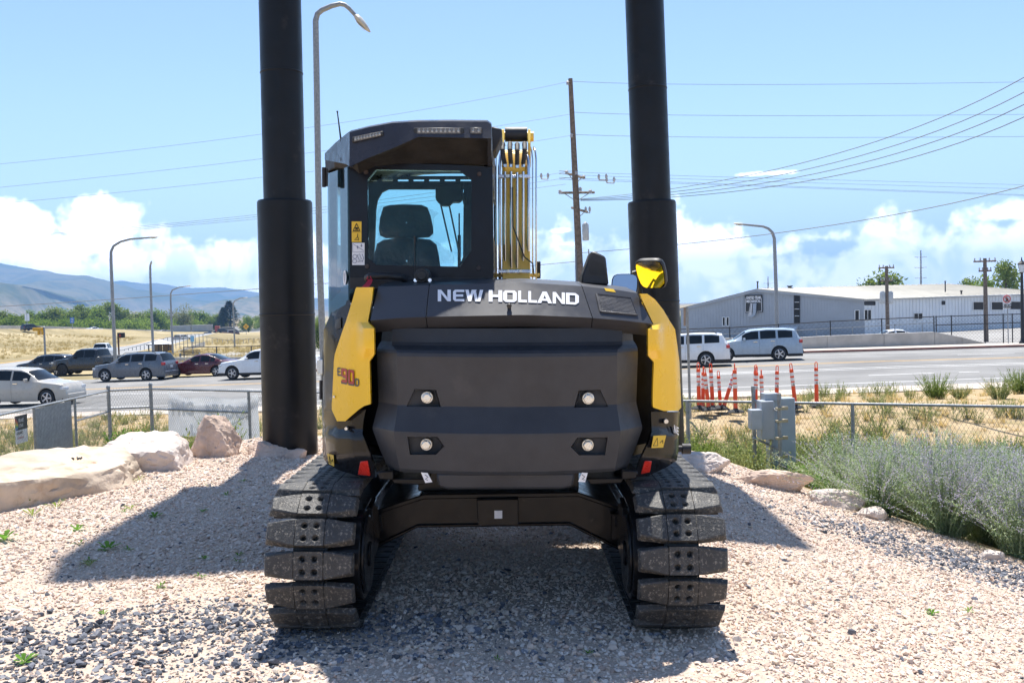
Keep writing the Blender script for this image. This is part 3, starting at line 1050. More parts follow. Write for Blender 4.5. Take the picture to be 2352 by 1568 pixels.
for (u0, u1, n, nm) in [(872, 988, 8, 'hood_panel'), (989.6, 1337.5, 18, 'hood_panel'), (1339, 1464, 9, 'hood_panel')]:
    mb = MB(); mb.patch(hood_rows(u0, u1, n), (0, 0.03, -0.012))
    hp = ex(mb, nm, M_HOOD, smooth=22)
    fixnormals(hp)
    if n == 18: hood_mid = hp
    if n == 9: hood_right = hp


def hood_pt(u, v, lift):
    """point on the hood face seen at u, v"""
    f = 0.5
    uo = u
    for _ in range(12):
        uu, vv, d = hood(uo, f)
        uo += (u - uu) * 0.9; f += (v - vv) / 80
    uu, vv, d = hood(uo, f)
    return px(u, v, d - lift)


# blocky letters as stroke polygons in a unit cell
def bx(x0, y0, x1, y1): return [(x0, y0), (x1, y0), (x1, y1), (x0, y1)]


GL = {
    'N': [bx(0, 0, .26, 1), bx(.74, 0, 1, 1), [(.26, 1), (.26, .66), (.74, 0), (.74, .34)]],
    'E': [[(.26, 0), (1, 0), (1, .2), (.26, .2)], [(.26, .8), (1, .8), (1, 1), (.26, 1)], bx(.26, .4, .9, .6), [(0, .16), (.18, 0), (.26, 0), (.26, 1), (.18, 1), (0, .84)]],
    'W': [[(0, 1), (.19, 1), (.33, .0), (.17, 0)], [(.33, 0), (.42, 1), (.36, 1), (.22, .3)], [(.42, 1), (.58, 1), (.71, 0), (.55, 0)], [(.42, 1), (.33, 0), (.37, .25), (.5, .9)], [(.5, .9), (.56, .25), (.60, .1), (.58, 1)], [(.67, 0), (.83, 0), (1, 1), (.81, 1)], [(.36, 1), (.64, 1), (.55, .8), (.45, .8)]],
    'H': [bx(0, 0, .28, 1), bx(.72, 0, 1, 1), bx(.28, .4, .72, .6)],
    'O': [[(.16, 0), (.84, 0), (.84, .2), (.16, .2)], [(.16, .8), (.84, .8), (.84, 1), (.16, 1)], [(0, .16), (.16, 0), (.28, .2), (.28, .8), (.16, 1), (0, .84)], [(1, .16), (.84, 0), (.72, .2), (.72, .8), (.84, 1), (1, .84)]],
    'L': [bx(0, 0, .32, 1), bx(.32, 0, 1, .22)],
    'A': [[(0, 0), (.26, 0), (.52, .72), (.36, 1)], [(.74, 0), (1, 0), (.64, 1), (.48, .72)], [(.36, 1), (.64, 1), (.56, .66), (.44, .66)], bx(.28, .2, .72, .38)],
    'D': [bx(0, 0, .28, 1), bx(.28, 0, .74, .2), bx(.28, .8, .74, 1), [(.74, 0), (1, .2), (1, .8), (.74, 1), (.70, .8), (.72, .74), (.72, .26), (.70, .2)]],
    '9': [bx(.1, .82, .9, 1), [(0, .9), (.1, 1), (.28, .82), (.28, .45), (0, .45)], bx(.28, .38, .72, .54), [(.72, .0), (.9, .0), (1, .1), (1, .9), (.9, 1), (.72, .82)], bx(0.02, 0, .72, .18)],
    '0': [bx(.1, 0, .9, .18), bx(.1, .82, .9, 1), [(0, .1), (.1, 0), (.28, .18), (.28, .82), (.1, 1), (0, .9)], [(1, .1), (.9, 0), (.72, .18), (.72, .82), (.9, 1), (1, .9)]],
}


def word(txt, boxes, fn, mb, sub=3):
    """boxes: (u0, v_bottom_left, v_top_left, u1, v_bottom_right, v_top_right) for each letter; fn maps u, v to a point"""
    for chh, (u0, vb0, vt0, u1, vb1, vt1) in zip(txt, boxes):
        for k, po in enumerate(GL[chh]):
            vs = []
            for x, y in po:
                vb, vt = vb0 + (vb1 - vb0) * x, vt0 + (vt1 - vt0) * x
                vs.append(fn(u0 + (u1 - u0) * x, vb + (vt - vb) * y, 0.0004 * k))
            mb.add(vs, [tuple(range(len(vs)))])


xsn = [(1008, 1038), (1043, 1069), (1071, 1112.5), (1125, 1156), (1158.5, 1189), (1193, 1212.5), (1216, 1235.5), (1236.5, 1270.5), (1272, 1300), (1302.5, 1332)]
bxs = []
for a, b_ in xsn:
    T = lambda u: 664.8 + 9.0 * ((u - 1008) / 324) ** 2.2
    B = lambda u: 691.5 + 8.6 * ((u - 1008) / 324) ** 2.2
    bxs.append((a, B(a), T(a), b_, B(b_), T(b_)))
mb = MB(); word('NEWHOLLAND', bxs, lambda u, v, e: hood_pt(u, v, 0.004 + e), mb)
ex(mb, 'name_lettering', M_LTR, parent=hood_mid, smooth=None)
mb = MB(); p = hood_pt(1172, 701, 0); mb.cyl(p + Vector((0, 0.02, 0)), p + Vector((0, -0.022, -0.004)), 0.011, 0.009, n=12); mb.cyl(p + Vector((0, -0.02, -0.002)), p + Vector((0, -0.03, -0.005)), 0.013, 0.011, n=12)
ex(mb, 'rubber_stop', M_INK, parent=hood_mid)
# intake grille in the right hand panel
G = [(1372.5, 675), (1451, 684), (1466, 724), (1382, 716)]
mb = MB()
fr = [hood_pt(u, v, 0.003) for u, v in G]
mb.add(fr, [(0, 1, 2, 3)])
ex(mb, 'grille_shade_sheet', M_INK, parent=hood_right, smooth=None)  # flat black sheet on the hood, painting in the shade behind the mesh
mb = MB()
gp = lambda a, b_: hood_pt((G[0][0] * (1 - a) + G[1][0] * a) * (1 - b_) + (G[3][0] * (1 - a) + G[2][0] * a) * b_, (G[0][1] * (1 - a) + G[1][1] * a) * (1 - b_) + (G[3][1] * (1 - a) + G[2][1] * a) * b_, 0.006)
for k in range(27): mb.tube([gp(k / 26, j / 4) for j in range(5)], 0.0016, 3, False)
for k in range(14): mb.tube([gp(j / 4, k / 13) for j in range(5)], 0.0016, 3, False)
ex(mb, 'grille_mesh', mat('grille_wire', (0.16, 0.16, 0.17), 0.4, 0.5), parent=hood_right, smooth=None)
mb = MB()
for k in range(4):
    a, b_ = G[k], G[(k + 1) % 4]
    mb.tube([hood_pt(a[0] + (b_[0] - a[0]) * j / 4, a[1] + (b_[1] - a[1]) * j / 4, 0.004) for j in range(5)], 0.006, 5)
ex(mb, 'grille_frame', M_HOOD, parent=hood_right)
mb = MB(); mb.add([hood_pt(u, v, 0.003) for u, v in [(1390, 661.5), (1412, 664.5), (1417, 671.5), (1394, 668.5)]], [(0, 1, 2, 3)])
ex(mb, 'warning_sticker', M_STKY, parent=hood_right, smooth=None)


# ---- side fairings
def fairing(name, rows, off, m, n=10, bump=None, thick=0.05, parent=None):
    vs = []
    vv = []
    for i in range(len(rows)):                            # refine the rows
        v, a, b_ = rows[i]
        vv.append((v, a, b_))
        if i < len(rows) - 1:
            v2, a2, b2 = rows[i + 1]
            k = int((v2 - v) / 14)
            for j in range(1, k + 1): q = j / (k + 1); vv.append((v + (v2 - v) * q, a + (a2 - a) * q, b_ + (b2 - b_) * q))
    for v, a, b_ in vv:
        row = []
        for k in range(n + 1):
            u = a + (b_ - a) * k / n
            d = plan_hit(u, off) + (bump(u, v) if bump else 0)
            row.append(px(u, v, d))
        vs.append(row)
    mb = MB(); mb.patch(vs, (0.0, thick, 0))
    return fixnormals(ex(mb, name, m, parent=parent, smooth=24))


def bumpL(u, v):
    w_ = sst(822, 838, u)
    g = sst(738, 753, v) * (1 - sst(793, 824, v) * (1 if u > 830 else 1))
    return -0.075 * w_ * g + 0.10 * (1 - sst(668, 752, v)) * 0.6 + 0.03 * sst(700, 738, v) * 0


def bumpR(u, v):
    w_ = 1 - sst(1512, 1530, u)
    g = sst(742, 757, v) * (1 - sst(800, 828, v))
    return -0.07 * w_ * g + 0.06 * (1 - sst(690, 752, v))


YL = [(659, 821, 860), (664, 818.5, 859), (685, 813, 857), (737, 797, 847.5), (740, 796, 849), (753, 791, 861), (800, 775, 862), (813, 771, 862), (829, 769, 851), (916, 765, 853), (927, 764, 853), (931, 764, 839), (940, 764, 825), (966, 776, 795)]
YRr = [(675, 1472, 1489), (688, 1477, 1507), (712, 1488, 1526), (738, 1500, 1541), (744, 1503, 1545), (757, 1491, 1553), (800, 1491, 1559), (817, 1491, 1561), (832, 1504, 1563), (928, 1501, 1566.5), (936, 1502, 1567), (944, 1526, 1560)]
fl = fairing('side_fairing', YL, 0.0, M_YEL, 12, bumpL)
fairing('side_fairing', YRr, 0.0, M_YEL, 12, bumpR)
BL = [(940, 747, 842), (950, 746, 840), (962, 744.5, 837), (995, 742, 834), (1041, 743.5, 852), (1052, 745, 855), (1066, 756, 860), (1080, 784, 863), (1096, 838, 864)]
BR = [(946, 1497, 1563), (992, 1499, 1562), (1020, 1490, 1561), (1042, 1479, 1559.5), (1058, 1472, 1556), (1072, 1467, 1535), (1093, 1461, 1490)]
cl = fairing('corner_fairing', BL, 0.035, M_GLOSS, 12, lambda u, v: -0.04 * sst(985, 1000, v) * (1 - sst(1040, 1090, v)) + 0.05 * sst(1050, 1096, v))
cr = fairing('corner_fairing', BR, 0.03, M_GLOSS, 12, lambda u, v: -0.03 * sst(985, 1000, v) * (1 - sst(1040, 1090, v)) + 0.05 * sst(1050, 1096, v))
for po, par, u0 in [([(829, 1059), (846, 1057), (852, 1092), (823, 1089)], cl, 0), ([(1483, 1059), (1499, 1059), (1495, 1085), (1474, 1089)], cr, 0)]:
    mb = MB()
    A = [px(u, v, plan_hit(u, 0.035) - 0.012 + 0.05 * sst(1050, 1096, v) - 0.035 * sst(985, 1000, v) * (1 - sst(1040, 1090, v))) for u, v in po]
    mb.prism(A, (0, 0.02, 0))
    ex(mb, 'red_reflector', M_RED, parent=par, bevel=0.003)
for po, par in [([(753, 1040), (768, 1044), (769, 1070), (757, 1064)], cl), ([(1503, 1001), (1532, 1000), (1525, 1028), (1498, 1029)], cr)]:
    mb = MB()
    A = [px(u, v, plan_hit(u, 0.035) - 0.062 + 0.05 * sst(1050, 1096, v)) for u, v in po]
    mb.prism(A, (0, 0.004, 0))
    st = ex(mb, 'warning_sticker', M_STKY, parent=par)
    q = MB()
    lp = lambda a, b_, e: (A[0] * (1 - a) + A[1] * a) * (1 - b_) + (A[3] * (1 - a) + A[2] * a) * b_ + Vector((0, -e, 0))
    tri = [lp(.12, .82, .002), lp(.5, .82, .002), lp(.32, .18, .002)]
    for k in range(3): q.tube([tri[k], tri[(k + 1) % 3]], 0.0016, 4)
    q.tube([lp(.62, .6, .002), lp(.8, .4, .002), lp(.88, .65, .002)], 0.0024, 4)
    ex(q, 'warning_print', M_INK, parent=st)
# bolts in the corner fairings and a screw in the yellow one
for (u, v, r, par) in [(797, 983, 0.010, cl), (1532, 968, 0.014, cr), (769, 910, 0.007, fl)]:
    p = px(u, v, plan_hit(u) - 0.012)
    mb = MB(); mb.cyl(p + Vector((0, 0.05, 0)), p + Vector((0, -0.006, 0)), r, r * 0.85, n=12)
    ex(mb, 'screw', M_BOLT, parent=par)
# black side door panel below the cab glass
DL = [(689, 799, 807), (699, 796, 806.5), (717, 763, 804), (740, 753, 797), (757, 746, 792), (814, 743, 775), (916, 742, 769), (946, 744, 768)]
dp = fairing('side_door', DL, 0.05, M_GLOSS, 8)
mb = MB(); p = px(776, 741, plan_hit(776, 0.04)); mb.prism([px(u, v, plan_hit(u, 0.04)) for u, v in [(773, 733), (785, 729), (785, 752), (774, 756), (771, 750)]], (0, 0.01, 0))
ex(mb, 'door_latch', M_INK, parent=dp)
for v0, v1, u in [(384, 429, 747), (872, 916, 740)]:
    mb = MB(); d = 5.95; mb.cyl(px(u, v0, d), px(u, v1, d), 0.012, n=8); mb.prism([px(u, v0 + 2, d), px(u + 8, v0 + 2, d), px(u + 8, v1 - 2, d), px(u, v1 - 2, d)], (0, 0.02, 0))
    ex(mb, 'door_hinge', M_DARK)
# E90 D on the yellow fairing
yf = lambda lift: (lambda u, v, e: px(u, v, plan_hit(u, 0) + bumpL(u, v) - lift - e))


def L4(u0, u1, vt, vb, sl): return (u0, vb, vt, u1, vb + sl * (u1 - u0), vt + sl * (u1 - u0))


mred = mat('decal_red', (0.42, 0.035, 0.025), 0.4, var=0.05)
mgry = mat('decal_grey', (0.075, 0.07, 0.065), 0.4, var=0.05)
mb = MB(); word('E', [L4(776.6, 784.0, 842.5, 862, 0.1)], yf(0.005), mb); word('D', [L4(817.2, 826.5, 868, 886, 0.1)], yf(0.005), mb)
word('90', [L4(785.2, 799.8, 843.5, 879.5, 0.2), L4(801, 815.8, 846.5, 883, 0.2)], yf(0.004), mb)
ex(mb, 'model_lettering', mgry, parent=fl, smooth=None)
mb = MB(); word('90', [L4(786.3, 799.2, 844.2, 876, 0.2), L4(802, 815.2, 847.2, 879.5, 0.2)], yf(0.0085), mb)
ex(mb, 'model_lettering', mred, parent=fl, smooth=None)
# part of the maker's name on the right flank
mb = MB(); word('NE', [(1550, 994, 976, 1555.5, 997, 979), (1556.5, 998, 980, 1561, 1000, 982)], lambda u, v, e: px(u, v, plan_hit(min(u, 1561), 0.03) - 0.05 - e), mb)
ex(mb, 'name_lettering', M_LTR, parent=cr, smooth=None)
# side lamp or hose stub on the right flank
mb = MB(); p = px(1568, 1031, 6.3); mb.cyl(p + Vector((-0.15, 0, 0)), p + Vector((0.0, 0, 0)), 0.022, n=12); mb.cyl(p, p + Vector((0.055, 0, 0)), 0.034, n=14)
ex(mb, 'hose_coupling', M_DARK)

# ---- cab
YC = 5.76                                                # rear wall of the cab
M_CABP = mat('cab_black_paint', (0.010, 0.012, 0.018), 0.2, var=0.12, spec=0.22)
M_ROOF = mat('cab_roof_plastic', (0.040, 0.043, 0.055), 0.28, var=0.1, scale=4, spec=0.25)
M_TEAL = glassmat('teal_cab_glass', (0.70, 0.89, 0.91), 0.02)
M_TEAL2 = glassmat('teal_quarter_glass', (0.5, 0.72, 0.74), 0.2)
OCT = [(866, 389), (1060, 392), (1086, 413), (1085, 576), (1060, 612), (866, 608), (847, 590), (847, 413)]
OUT = [(804, 372), (1133, 384), (1135, 480), (1136, 636), (1060, 637), (940, 637), (806, 637), (804.5, 500)]
a = [px(u, v, YC) for u, v in OUT]
b_ = [px(u, v, YC) for u, v in OCT]
mb = MB()
bk = Vector((0, 0.05, 0))
ob = [0, 1, 2, 3, 4, 5, 6, 7]
# ring between the outer edge and the octagonal opening
pairs_o = [OUT[0], (970, 376), OUT[1], OUT[2], OUT[3], (1060, 637), OUT[5], OUT[6], OUT[7]]
ring_o = [px(u, v, YC) for u, v in [(866, 373), (1060, 379), (1133, 384), (1136, 600), (1100, 637), (860, 637), (806, 610), (804, 390)]]
vs = ring_o + b_
k = 8
fs = [(i, (i + 1) % k, k + (i + 1) % k, k + i) for i in range(k)]
vs += [px(1133, 384, YC), px(804, 372, YC), px(1136, 637, YC), px(806, 637, YC)]
fs += [(0, 7, 17), (3, 4, 18), (5, 6, 19)]
m2 = [p_ + bk for p_ in vs]
nv = len(vs)
vs += m2
fs2 = [tuple(q + nv for q in reversed(f)) for f in fs] + [(k + i, k + (i + 1) % k, nv + k + (i + 1) % k, nv + k + i) for i in range(k)]
mb.add(vs, fs + fs2)
rw = fixnormals(ex(mb, 'rear_wall', M_CABP, smooth=None))
mb = MB(); mb.prism([p_ + Vector((0, 0.012, 0)) for p_ in b_], (0, 0.004, 0))
ex(mb, 'rear_window', M_TEAL, parent=rw, smooth=None)
for (u, v) in [(844, 395), (1104, 400), (846, 611), (1102, 615)]:
    p = px(u, v, YC); mb = MB(); mb.cyl(p + Vector((0, 0.01, 0)), p + Vector((0, -0.012, 0)), 0.015, 0.012, n=14)
    ex(mb, 'window_bolt', mat('bolt_cap', (0.045, 0.03, 0.028), 0.5), parent=rw)
zb, zt = px(806, 640, YC).z, px(806, 372, YC).z
xl, xr = px(804, 500, YC).x, px(1134, 500, YC).x
XL2, YL2 = -1.118, 6.08                                  # where the quarter window meets the side wall
# rear-left quarter window: frame and glass
mb = MB()
q0, q1 = Vector((xl, YC + 0.003, 0)), Vector((XL2, YL2, 0))
def qp(a_, z, off=0.0):
    p_ = q0.lerp(q1, a_); n_q = Vector((-(q1 - q0).y, (q1 - q0).x, 0)).normalized()
    if n_q.y > 0: n_q = -n_q
    return Vector((p_.x, p_.y, z)) + n_q * off
zq0, zq1 = px(770, 690, 5.9).z - 0.10, zt - 0.02
inner = [(0.40, zq0 + 0.16), (0.40, zq1 - 0.10), (0.58, zq1 - 0.04), (0.9, zq1 - 0.06), (0.9, zq0 + 0.10)]
outer = [(0, zq0), (0, zq1), (0.58, zq1), (1, zq1), (1, zq0)]
A = [qp(a_, z) for a_, z in outer] + [qp(a_, z) for a_, z in inner]
mb.add(A, [(i, (i + 1) % 5, 5 + (i + 1) % 5, 5 + i) for i in range(5)])
B_ = [p_ + Vector((0.03, 0.03, 0)) for p_ in A]
mb.add(B_, [(5 + i, 5 + (i + 1) % 5, (i + 1) % 5, i) for i in range(5)])
qw = ex(mb, 'quarter_wall', M_CABP, smooth=None)
mb = MB(); mb.add([qp(a_, z, 0.006) for a_, z in [(0.01, zq0), (0.01, zq1 - 0.005), (0.99, zq1 - 0.005), (0.99, zq0)]], [(0, 1, 2, 3)])
ex(mb, 'quarter_window', M_TEAL2, parent=qw, smooth=None)
mb = MB()
c = qp(0.13, px(796, 637, 5.82).z, 0.012)
t1 = (q1 - q0).normalized()
el_ = [c + t1 * 0.028 * math.cos(g) + Vector((0, 0, 0.042 * math.sin(g))) for g in np.linspace(0, 2 * math.pi, 24, endpoint=False)]
mb.add(el_, [tuple(range(24))])
lg = ex(mb, 'leaf_badge', M_STKW, parent=qw, smooth=None)
q = MB()
e_ = Vector((t1.y, -t1.x, 0)) * 0.003
if e_.y > 0: e_ = -e_
for s in (-1, 1):
    q.add([c + e_ + t1 * s * a_ + Vector((0, 0, z)) for a_, z in [(0.001, -0.036), (0.017, 0.028), (0.010, 0.030), (0.001, -0.01)]], [(0, 1, 2, 3)])
ex(q, 'badge_print', mat('badge_grey', (0.33, 0.36, 0.42), 0.4), parent=lg, smooth=None)
# side walls, floor, front frame
YFc = 7.28
mb = MB()
mb.box(((XL2 + xr) / 2, 6.68, zb - 0.10), (xr - XL2 - 0.04, 1.2, 0.12))
mb.prism([px(806, 637, YC - 0.002), px(1134, 637, YC - 0.002), px(1134, 662, YC - 0.002), px(806, 662, YC - 0.002)], (0, 0.1, 0))
ex(mb, 'cab_floor', M_DARK)
mb = MB()                                                # right wall: solid pillars with a big pane
for y0, y1 in ((YC + 0.05, YC + 0.2), (YFc - 0.12, YFc)): mb.box((xr - 0.025, (y0 + y1) / 2, (zb + zt) / 2), (0.05, y1 - y0, zt - zb))
mb.box((xr - 0.025, (YC + YFc) / 2, zb + 0.12), (0.05, YFc - YC - 0.1, 0.3)); mb.box((xr - 0.025, (YC + YFc) / 2, zt - 0.05), (0.05, YFc - YC - 0.1, 0.12))
ex(mb, 'side_wall', M_CABP, bevel=0.006); mb = MB()
mb.box((XL2 + 0.025, YL2 + 0.03, (zb + zt) / 2), (0.05, 0.05, zt - zb)); mb.box((XL2 + 0.025, YFc - 0.05, (zb + zt) / 2), (0.05, 0.1, zt - zb))
mb.box((XL2 + 0.025, (YL2 + YFc) / 2, zb + 0.05), (0.05, YFc - YL2, 0.35)); mb.box((XL2 + 0.025, (YL2 + YFc) / 2, zt - 0.05), (0.05, YFc - YL2, 0.12))
ex(mb, 'side_wall', M_CABP, bevel=0.006)
mb = MB(); mb.box((xr - 0.01, (YC + YFc) / 2, (zb + zt) / 2 + 0.1), (0.004, YFc - YC - 0.2, zt - zb - 0.3))
ex(mb, 'side_window', M_TEAL, smooth=None); mb = MB()
mb.box((XL2 + 0.01, (YL2 + YFc) / 2, (zb + zt) / 2 + 0.1), (0.004, YFc - YL2 - 0.1, zt - zb - 0.3))
ex(mb, 'side_window', M_TEAL, smooth=None)
mb = MB()                                                # front frame: posts, header with ventilation slots
mb.prism([px(u, v, YFc) for u, v in [(835, 404), (1120, 404), (1120, 411), (835, 411)]], (0, 0.04, 0))
mb.prism([px(u, v, YFc) for u, v in [(835, 416), (1120, 416), (1120, 434), (895, 434), (880, 441), (870, 458), (866, 480), (835, 490)]], (0, 0.04, 0))
for k in range(8): mb.prism([px(833 + k * 36 + a_, v, YFc + 0.002) for a_, v in [(0, 408), (11, 408), (11, 418), (0, 418)]], (0, 0.036, 0))
mb.prism([px(u, v, YFc) for u, v in [(835, 489), (866, 478), (864, 540), (858, 640), (835, 640)]], (0, 0.04, 0))
mb.prism([px(u, v, YFc) for u, v in [(1068, 434), (1120, 434), (1120, 640), (1045, 640), (1066, 590)]], (0, 0.04, 0))
mb.prism([px(u, v, YFc) for u, v in [(835, 612), (1100, 612), (1100, 660), (835, 660)]], (0, 0.04, 0))
ex(mb, 'front_frame', M_DARK, smooth=None)
mb = MB(); mb.prism([px(u, v, YFc + 0.02) for u, v in [(860, 425), (1080, 425), (1080, 625), (860, 625)]], (0, 0.003, 0))
ex(mb, 'windscreen', glassmat('clear_windscreen', (0.93, 0.98, 0.98), 0.01), smooth=None)
mb = MB()                                                # monitor and sun blind housing hanging from the header
mb.prism([px(u, v, 6.95) for u, v in [(1003, 425), (1066, 418), (1064, 456), (1058, 463), (1040, 463), (1034, 471), (1016, 471), (1003, 458)]], (0, 0.12, 0))
mb.lathe([(0.0, -0.015), (0.03, -0.012), (0.05, 0.0), (0.03, 0.012), (0, 0.015)], 14, Matrix.Translation(px(1070, 460, 6.9)) @ Matrix.Rotation(R(80), 4, 'Y') @ Matrix.Diagonal((1.25, 0.7, 1, 1)))
ex(mb, 'monitor', M_DARK, bevel=0.01)
for A in [((1015, 468), (1040, 578)), ((1034, 468), (1057, 580))]:
    mb = MB(); mb.tube([px(*A[0], 7.33), px(*A[1], 7.33)], 0.007, 6); ex(mb, 'wiper', M_DARK)
mb = MB(); mb.tube([px(1057.5, 490, 7.0), px(1057.5, 585, 7.0)], 0.006, 6); mb.tube([px(1057.5, 540, 7.0), px(1057.5, 620, 7.0)], 0.013, 6); ex(mb, 'grab_rail', M_DARK)


def cushion(po, d, dep, m, name, puff=0.03):
    """a padded shape: outline po at distance d, swelling towards the camera"""
    c = Vector((sum(p_[0] for p_ in po) / len(po), sum(p_[1] for p_ in po) / len(po)))
    mb = MB()
    rows = []
    for f, y in ((1.0, dep), (1.02, dep * 0.4), (1.0, 0.0), (0.93, -puff * 0.6), (0.8, -puff * 0.9), (0.5, -puff * 1.1), (0.02, -puff * 1.15)):
        rows.append([px(c.x + (u - c.x) * f, c.y + (v - c.y) * f, d + y) for u, v in po])
    mb.grid(rows, close=True)
    return ex(mb, name, m, smooth=70)


M_SEAT = mat('dark_seat_fabric', (0.028, 0.036, 0.042), 0.85, var=0.25, scale=9, bump=0.4, bscale=30)
hd = [(884, 476), (900, 471), (935, 470), (970, 471), (984, 477), (991, 496), (996, 520), (997, 535), (988, 544), (960, 546), (925, 546), (890, 546), (877, 540), (874, 525), (877, 500)]
bk_ = [(870, 560), (885, 551), (915, 547), (955, 547), (990, 551), (1004, 562), (1010, 590), (1016, 640), (1016, 700), (860, 700), (858, 640), (862, 590)]
cushion(hd, 6.15, 0.12, M_SEAT, 'headrest', 0.05)
cushion(bk_, 6.12, 0.14, M_SEAT, 'seat_back', 0.05)
mb = MB(); mb.box((px(938, 640, 6.4).x, 6.45, 1.35), (0.5, 0.5, 0.18)); mb.box((px(938, 640, 6.4).x - 0.3, 6.42, 1.5), (0.1, 0.4, 0.3)); mb.box((px(938, 640, 6.4).x + 0.3, 6.42, 1.5), (0.1, 0.4, 0.3))
ex(mb, 'seat_base', M_DARK, bevel=0.02)
# clear plastic seat cover, crumpled
mfilm = bpy.data.materials.new('clear_plastic_film'); mfilm.use_nodes = True
t = NT(mfilm.node_tree); t.nt.nodes.clear()
o_ = t.n('ShaderNodeOutputMaterial'); d1 = t.n('ShaderNodeBsdfTranslucent'); d1.inputs[0].default_value = (0.75, 0.8, 0.8, 1); d2 = t.n('ShaderNodeBsdfTransparent')
g2 = t.n('ShaderNodeBsdfGlossy'); g2.inputs['Roughness'].default_value = 0.15
nn = t.noise(t.n('ShaderNodeTexCoord').outputs['Object'], 26, 4, 0.7, 1.2)
x1 = t.n('ShaderNodeMixShader'); t.l(t.ramp(nn, 0.30, 0.85, 0.10, 0.34), x1.inputs[0]); t.l(d2.outputs[0], x1.inputs[1]); t.l(d1.outputs[0], x1.inputs[2])
x2 = t.n('ShaderNodeMixShader'); t.l(t.ramp(nn, 0.6, 0.8, 0.0, 0.035), x2.inputs[0]); t.l(x1.outputs[0], x2.inputs[1]); t.l(g2.outputs[0], x2.inputs[2]); t.l(x2.outputs[0], o_.inputs[0])
film = [(858, 480), (880, 474), (935, 467), (975, 470), (1000, 484), (1011, 489), (1000, 500), (999, 535), (995, 550), (1015, 560), (1045, 585), (1046, 604), (1010, 606), (940, 610), (880, 606), (857, 580), (866, 552), (872, 545), (868, 510), (859, 492)]
cf = Vector((935, 540))
rows = []
for f in (1.0, 0.86, 0.7, 0.5, 0.25, 0.02):
    row = []
    for i, (u, v) in enumerate(film):
        uu, vv = cf.x + (u - cf.x) * f, cf.y + (v - cf.y) * f
        row.append(px(uu, vv, 6.02 + 0.05 * f + 0.016 * math.sin(i * 2.6 + f * 9)))
    rows.append(row)
mb = MB(); mb.grid(rows, close=True)
ex(mb, 'plastic_seat_cover', mfilm, smooth=40)
# roof and rear visor
mb = MB()
top = [(749, 352), (770, 331), (797, 309), (806, 303), (850, 292), (903, 282.5), (964, 279), (1040, 278.5), (1122, 279.5), (1131.5, 286)]
YV = 5.46
rows = []
rr = []
for u, v in top: rr.append(px(u, v, YV if u > 800 else YV + (806 - u) * 0.0105))
low = []
for (u, v), p_ in zip(top, rr):
    vl = np.interp(u, [749, 797, 806, 850, 909, 925, 941, 960, 1131], [367, 376, 382, 362, 339, 324, 316, 314, 318])
    low.append(px(u, float(vl), (p_.y - (0.055 if u > 800 else 0.0))))
frontrow = [Vector((p_.x * 1.0, 7.35, p_.z - 0.03)) for p_ in rr]
mid1 = [Vector((p_.x, p_.y + 0.05, p_.z + 0.018)) for p_ in rr]
mb.grid([frontrow, mid1, rr, low])
und = [Vector((p_.x, max(YC + 0.02, p_.y + 0.02), min(p_.z, px(u, 378, YC).z + 0.0))) for (u, v), p_ in zip(top, low)]
rf = ex(mb, 'cab_roof', M_ROOF, smooth=30)
mb = MB(); mb.grid([low, [Vector((p_.x, max((p_.y + YC) / 2, p_.y + 0.01), max(p_.z, zt) + 0.02)) for p_ in low], und, [Vector((p_.x, 7.3, px(900, 399, 7.3).z)) for p_ in und]])
ex(mb, 'visor_underside', mat('visor_liner', (0.022, 0.020, 0.019), 0.6, var=0.3, scale=8), parent=rf, smooth=30)
mb = MB(); mb.prism([rr[-1] + Vector((0, 0, 0)), low[-1], px(1131, 388, YC + 0.05), Vector((rr[-1].x, 7.35, px(1131, 388, YC).z)), Vector((rr[-1].x, 7.35, rr[-1].z - 0.03))], (-0.02, 0, 0))
mb.prism([px(805, 303, YV + 0.0) + Vector((0.001, 0.01, 0)), px(805, 382, YV - 0.05), px(805, 384, YC)], (0.02, 0, 0))
ex(mb, 'visor_cheek', M_ROOF, parent=rf, smooth=None)
mb = MB(); mb.prism([px(u, v, 5.9) for u, v in [(1131, 290), (1156, 296), (1157, 312), (1142, 345), (1131, 350)]], (0, 0.3, 0)); ex(mb, 'roof_lamp_housing', M_DARK, parent=rf, bevel=0.006)
mled = mat('lamp_lens', (0.15, 0.135, 0.115), 0.3, var=0.3, scale=60, coat=0.5)


def lightbar(po, d, n):
    A = [px(u, v, d) for u, v in po]
    mb = MB(); mb.prism(A, (0, 0.04, 0)); o = ex(mb, 'work_lamp', M_INK, parent=rf, bevel=0.004)
    c = sum(A, Vector()) / 4
    q = MB(); B = [c + (p_ - c) * 0.86 + Vector((0, -0.004, 0)) for p_ in A]
    q.prism(B, (0, 0.006, 0)); ex(q, 'lens', mled, parent=o)
    q = MB()
    for k in range(n):
        f = (k + 0.5) / n
        a_, b2 = B[0].lerp(B[1], f), B[3].lerp(B[2], f)
        q.lathe([(0.0001, -0.004), (0.006, -0.003), (0.007, 0)], 8, Matrix.Translation(a_.lerp(b2, 0.6)) @ Matrix.Rotation(R(90), 4, 'X') @ Matrix.Rotation(R(180), 4, 'X'))
        q.tube([a_.lerp(b2, 0.1) + Vector((0, -0.001, 0)), a_.lerp(b2, 0.45) + Vector((0, -0.001, 0))], 0.002, 4)
    ex(q, 'reflector', mat('lamp_reflector', (0.42, 0.40, 0.36), 0.3, 0.6), parent=o)


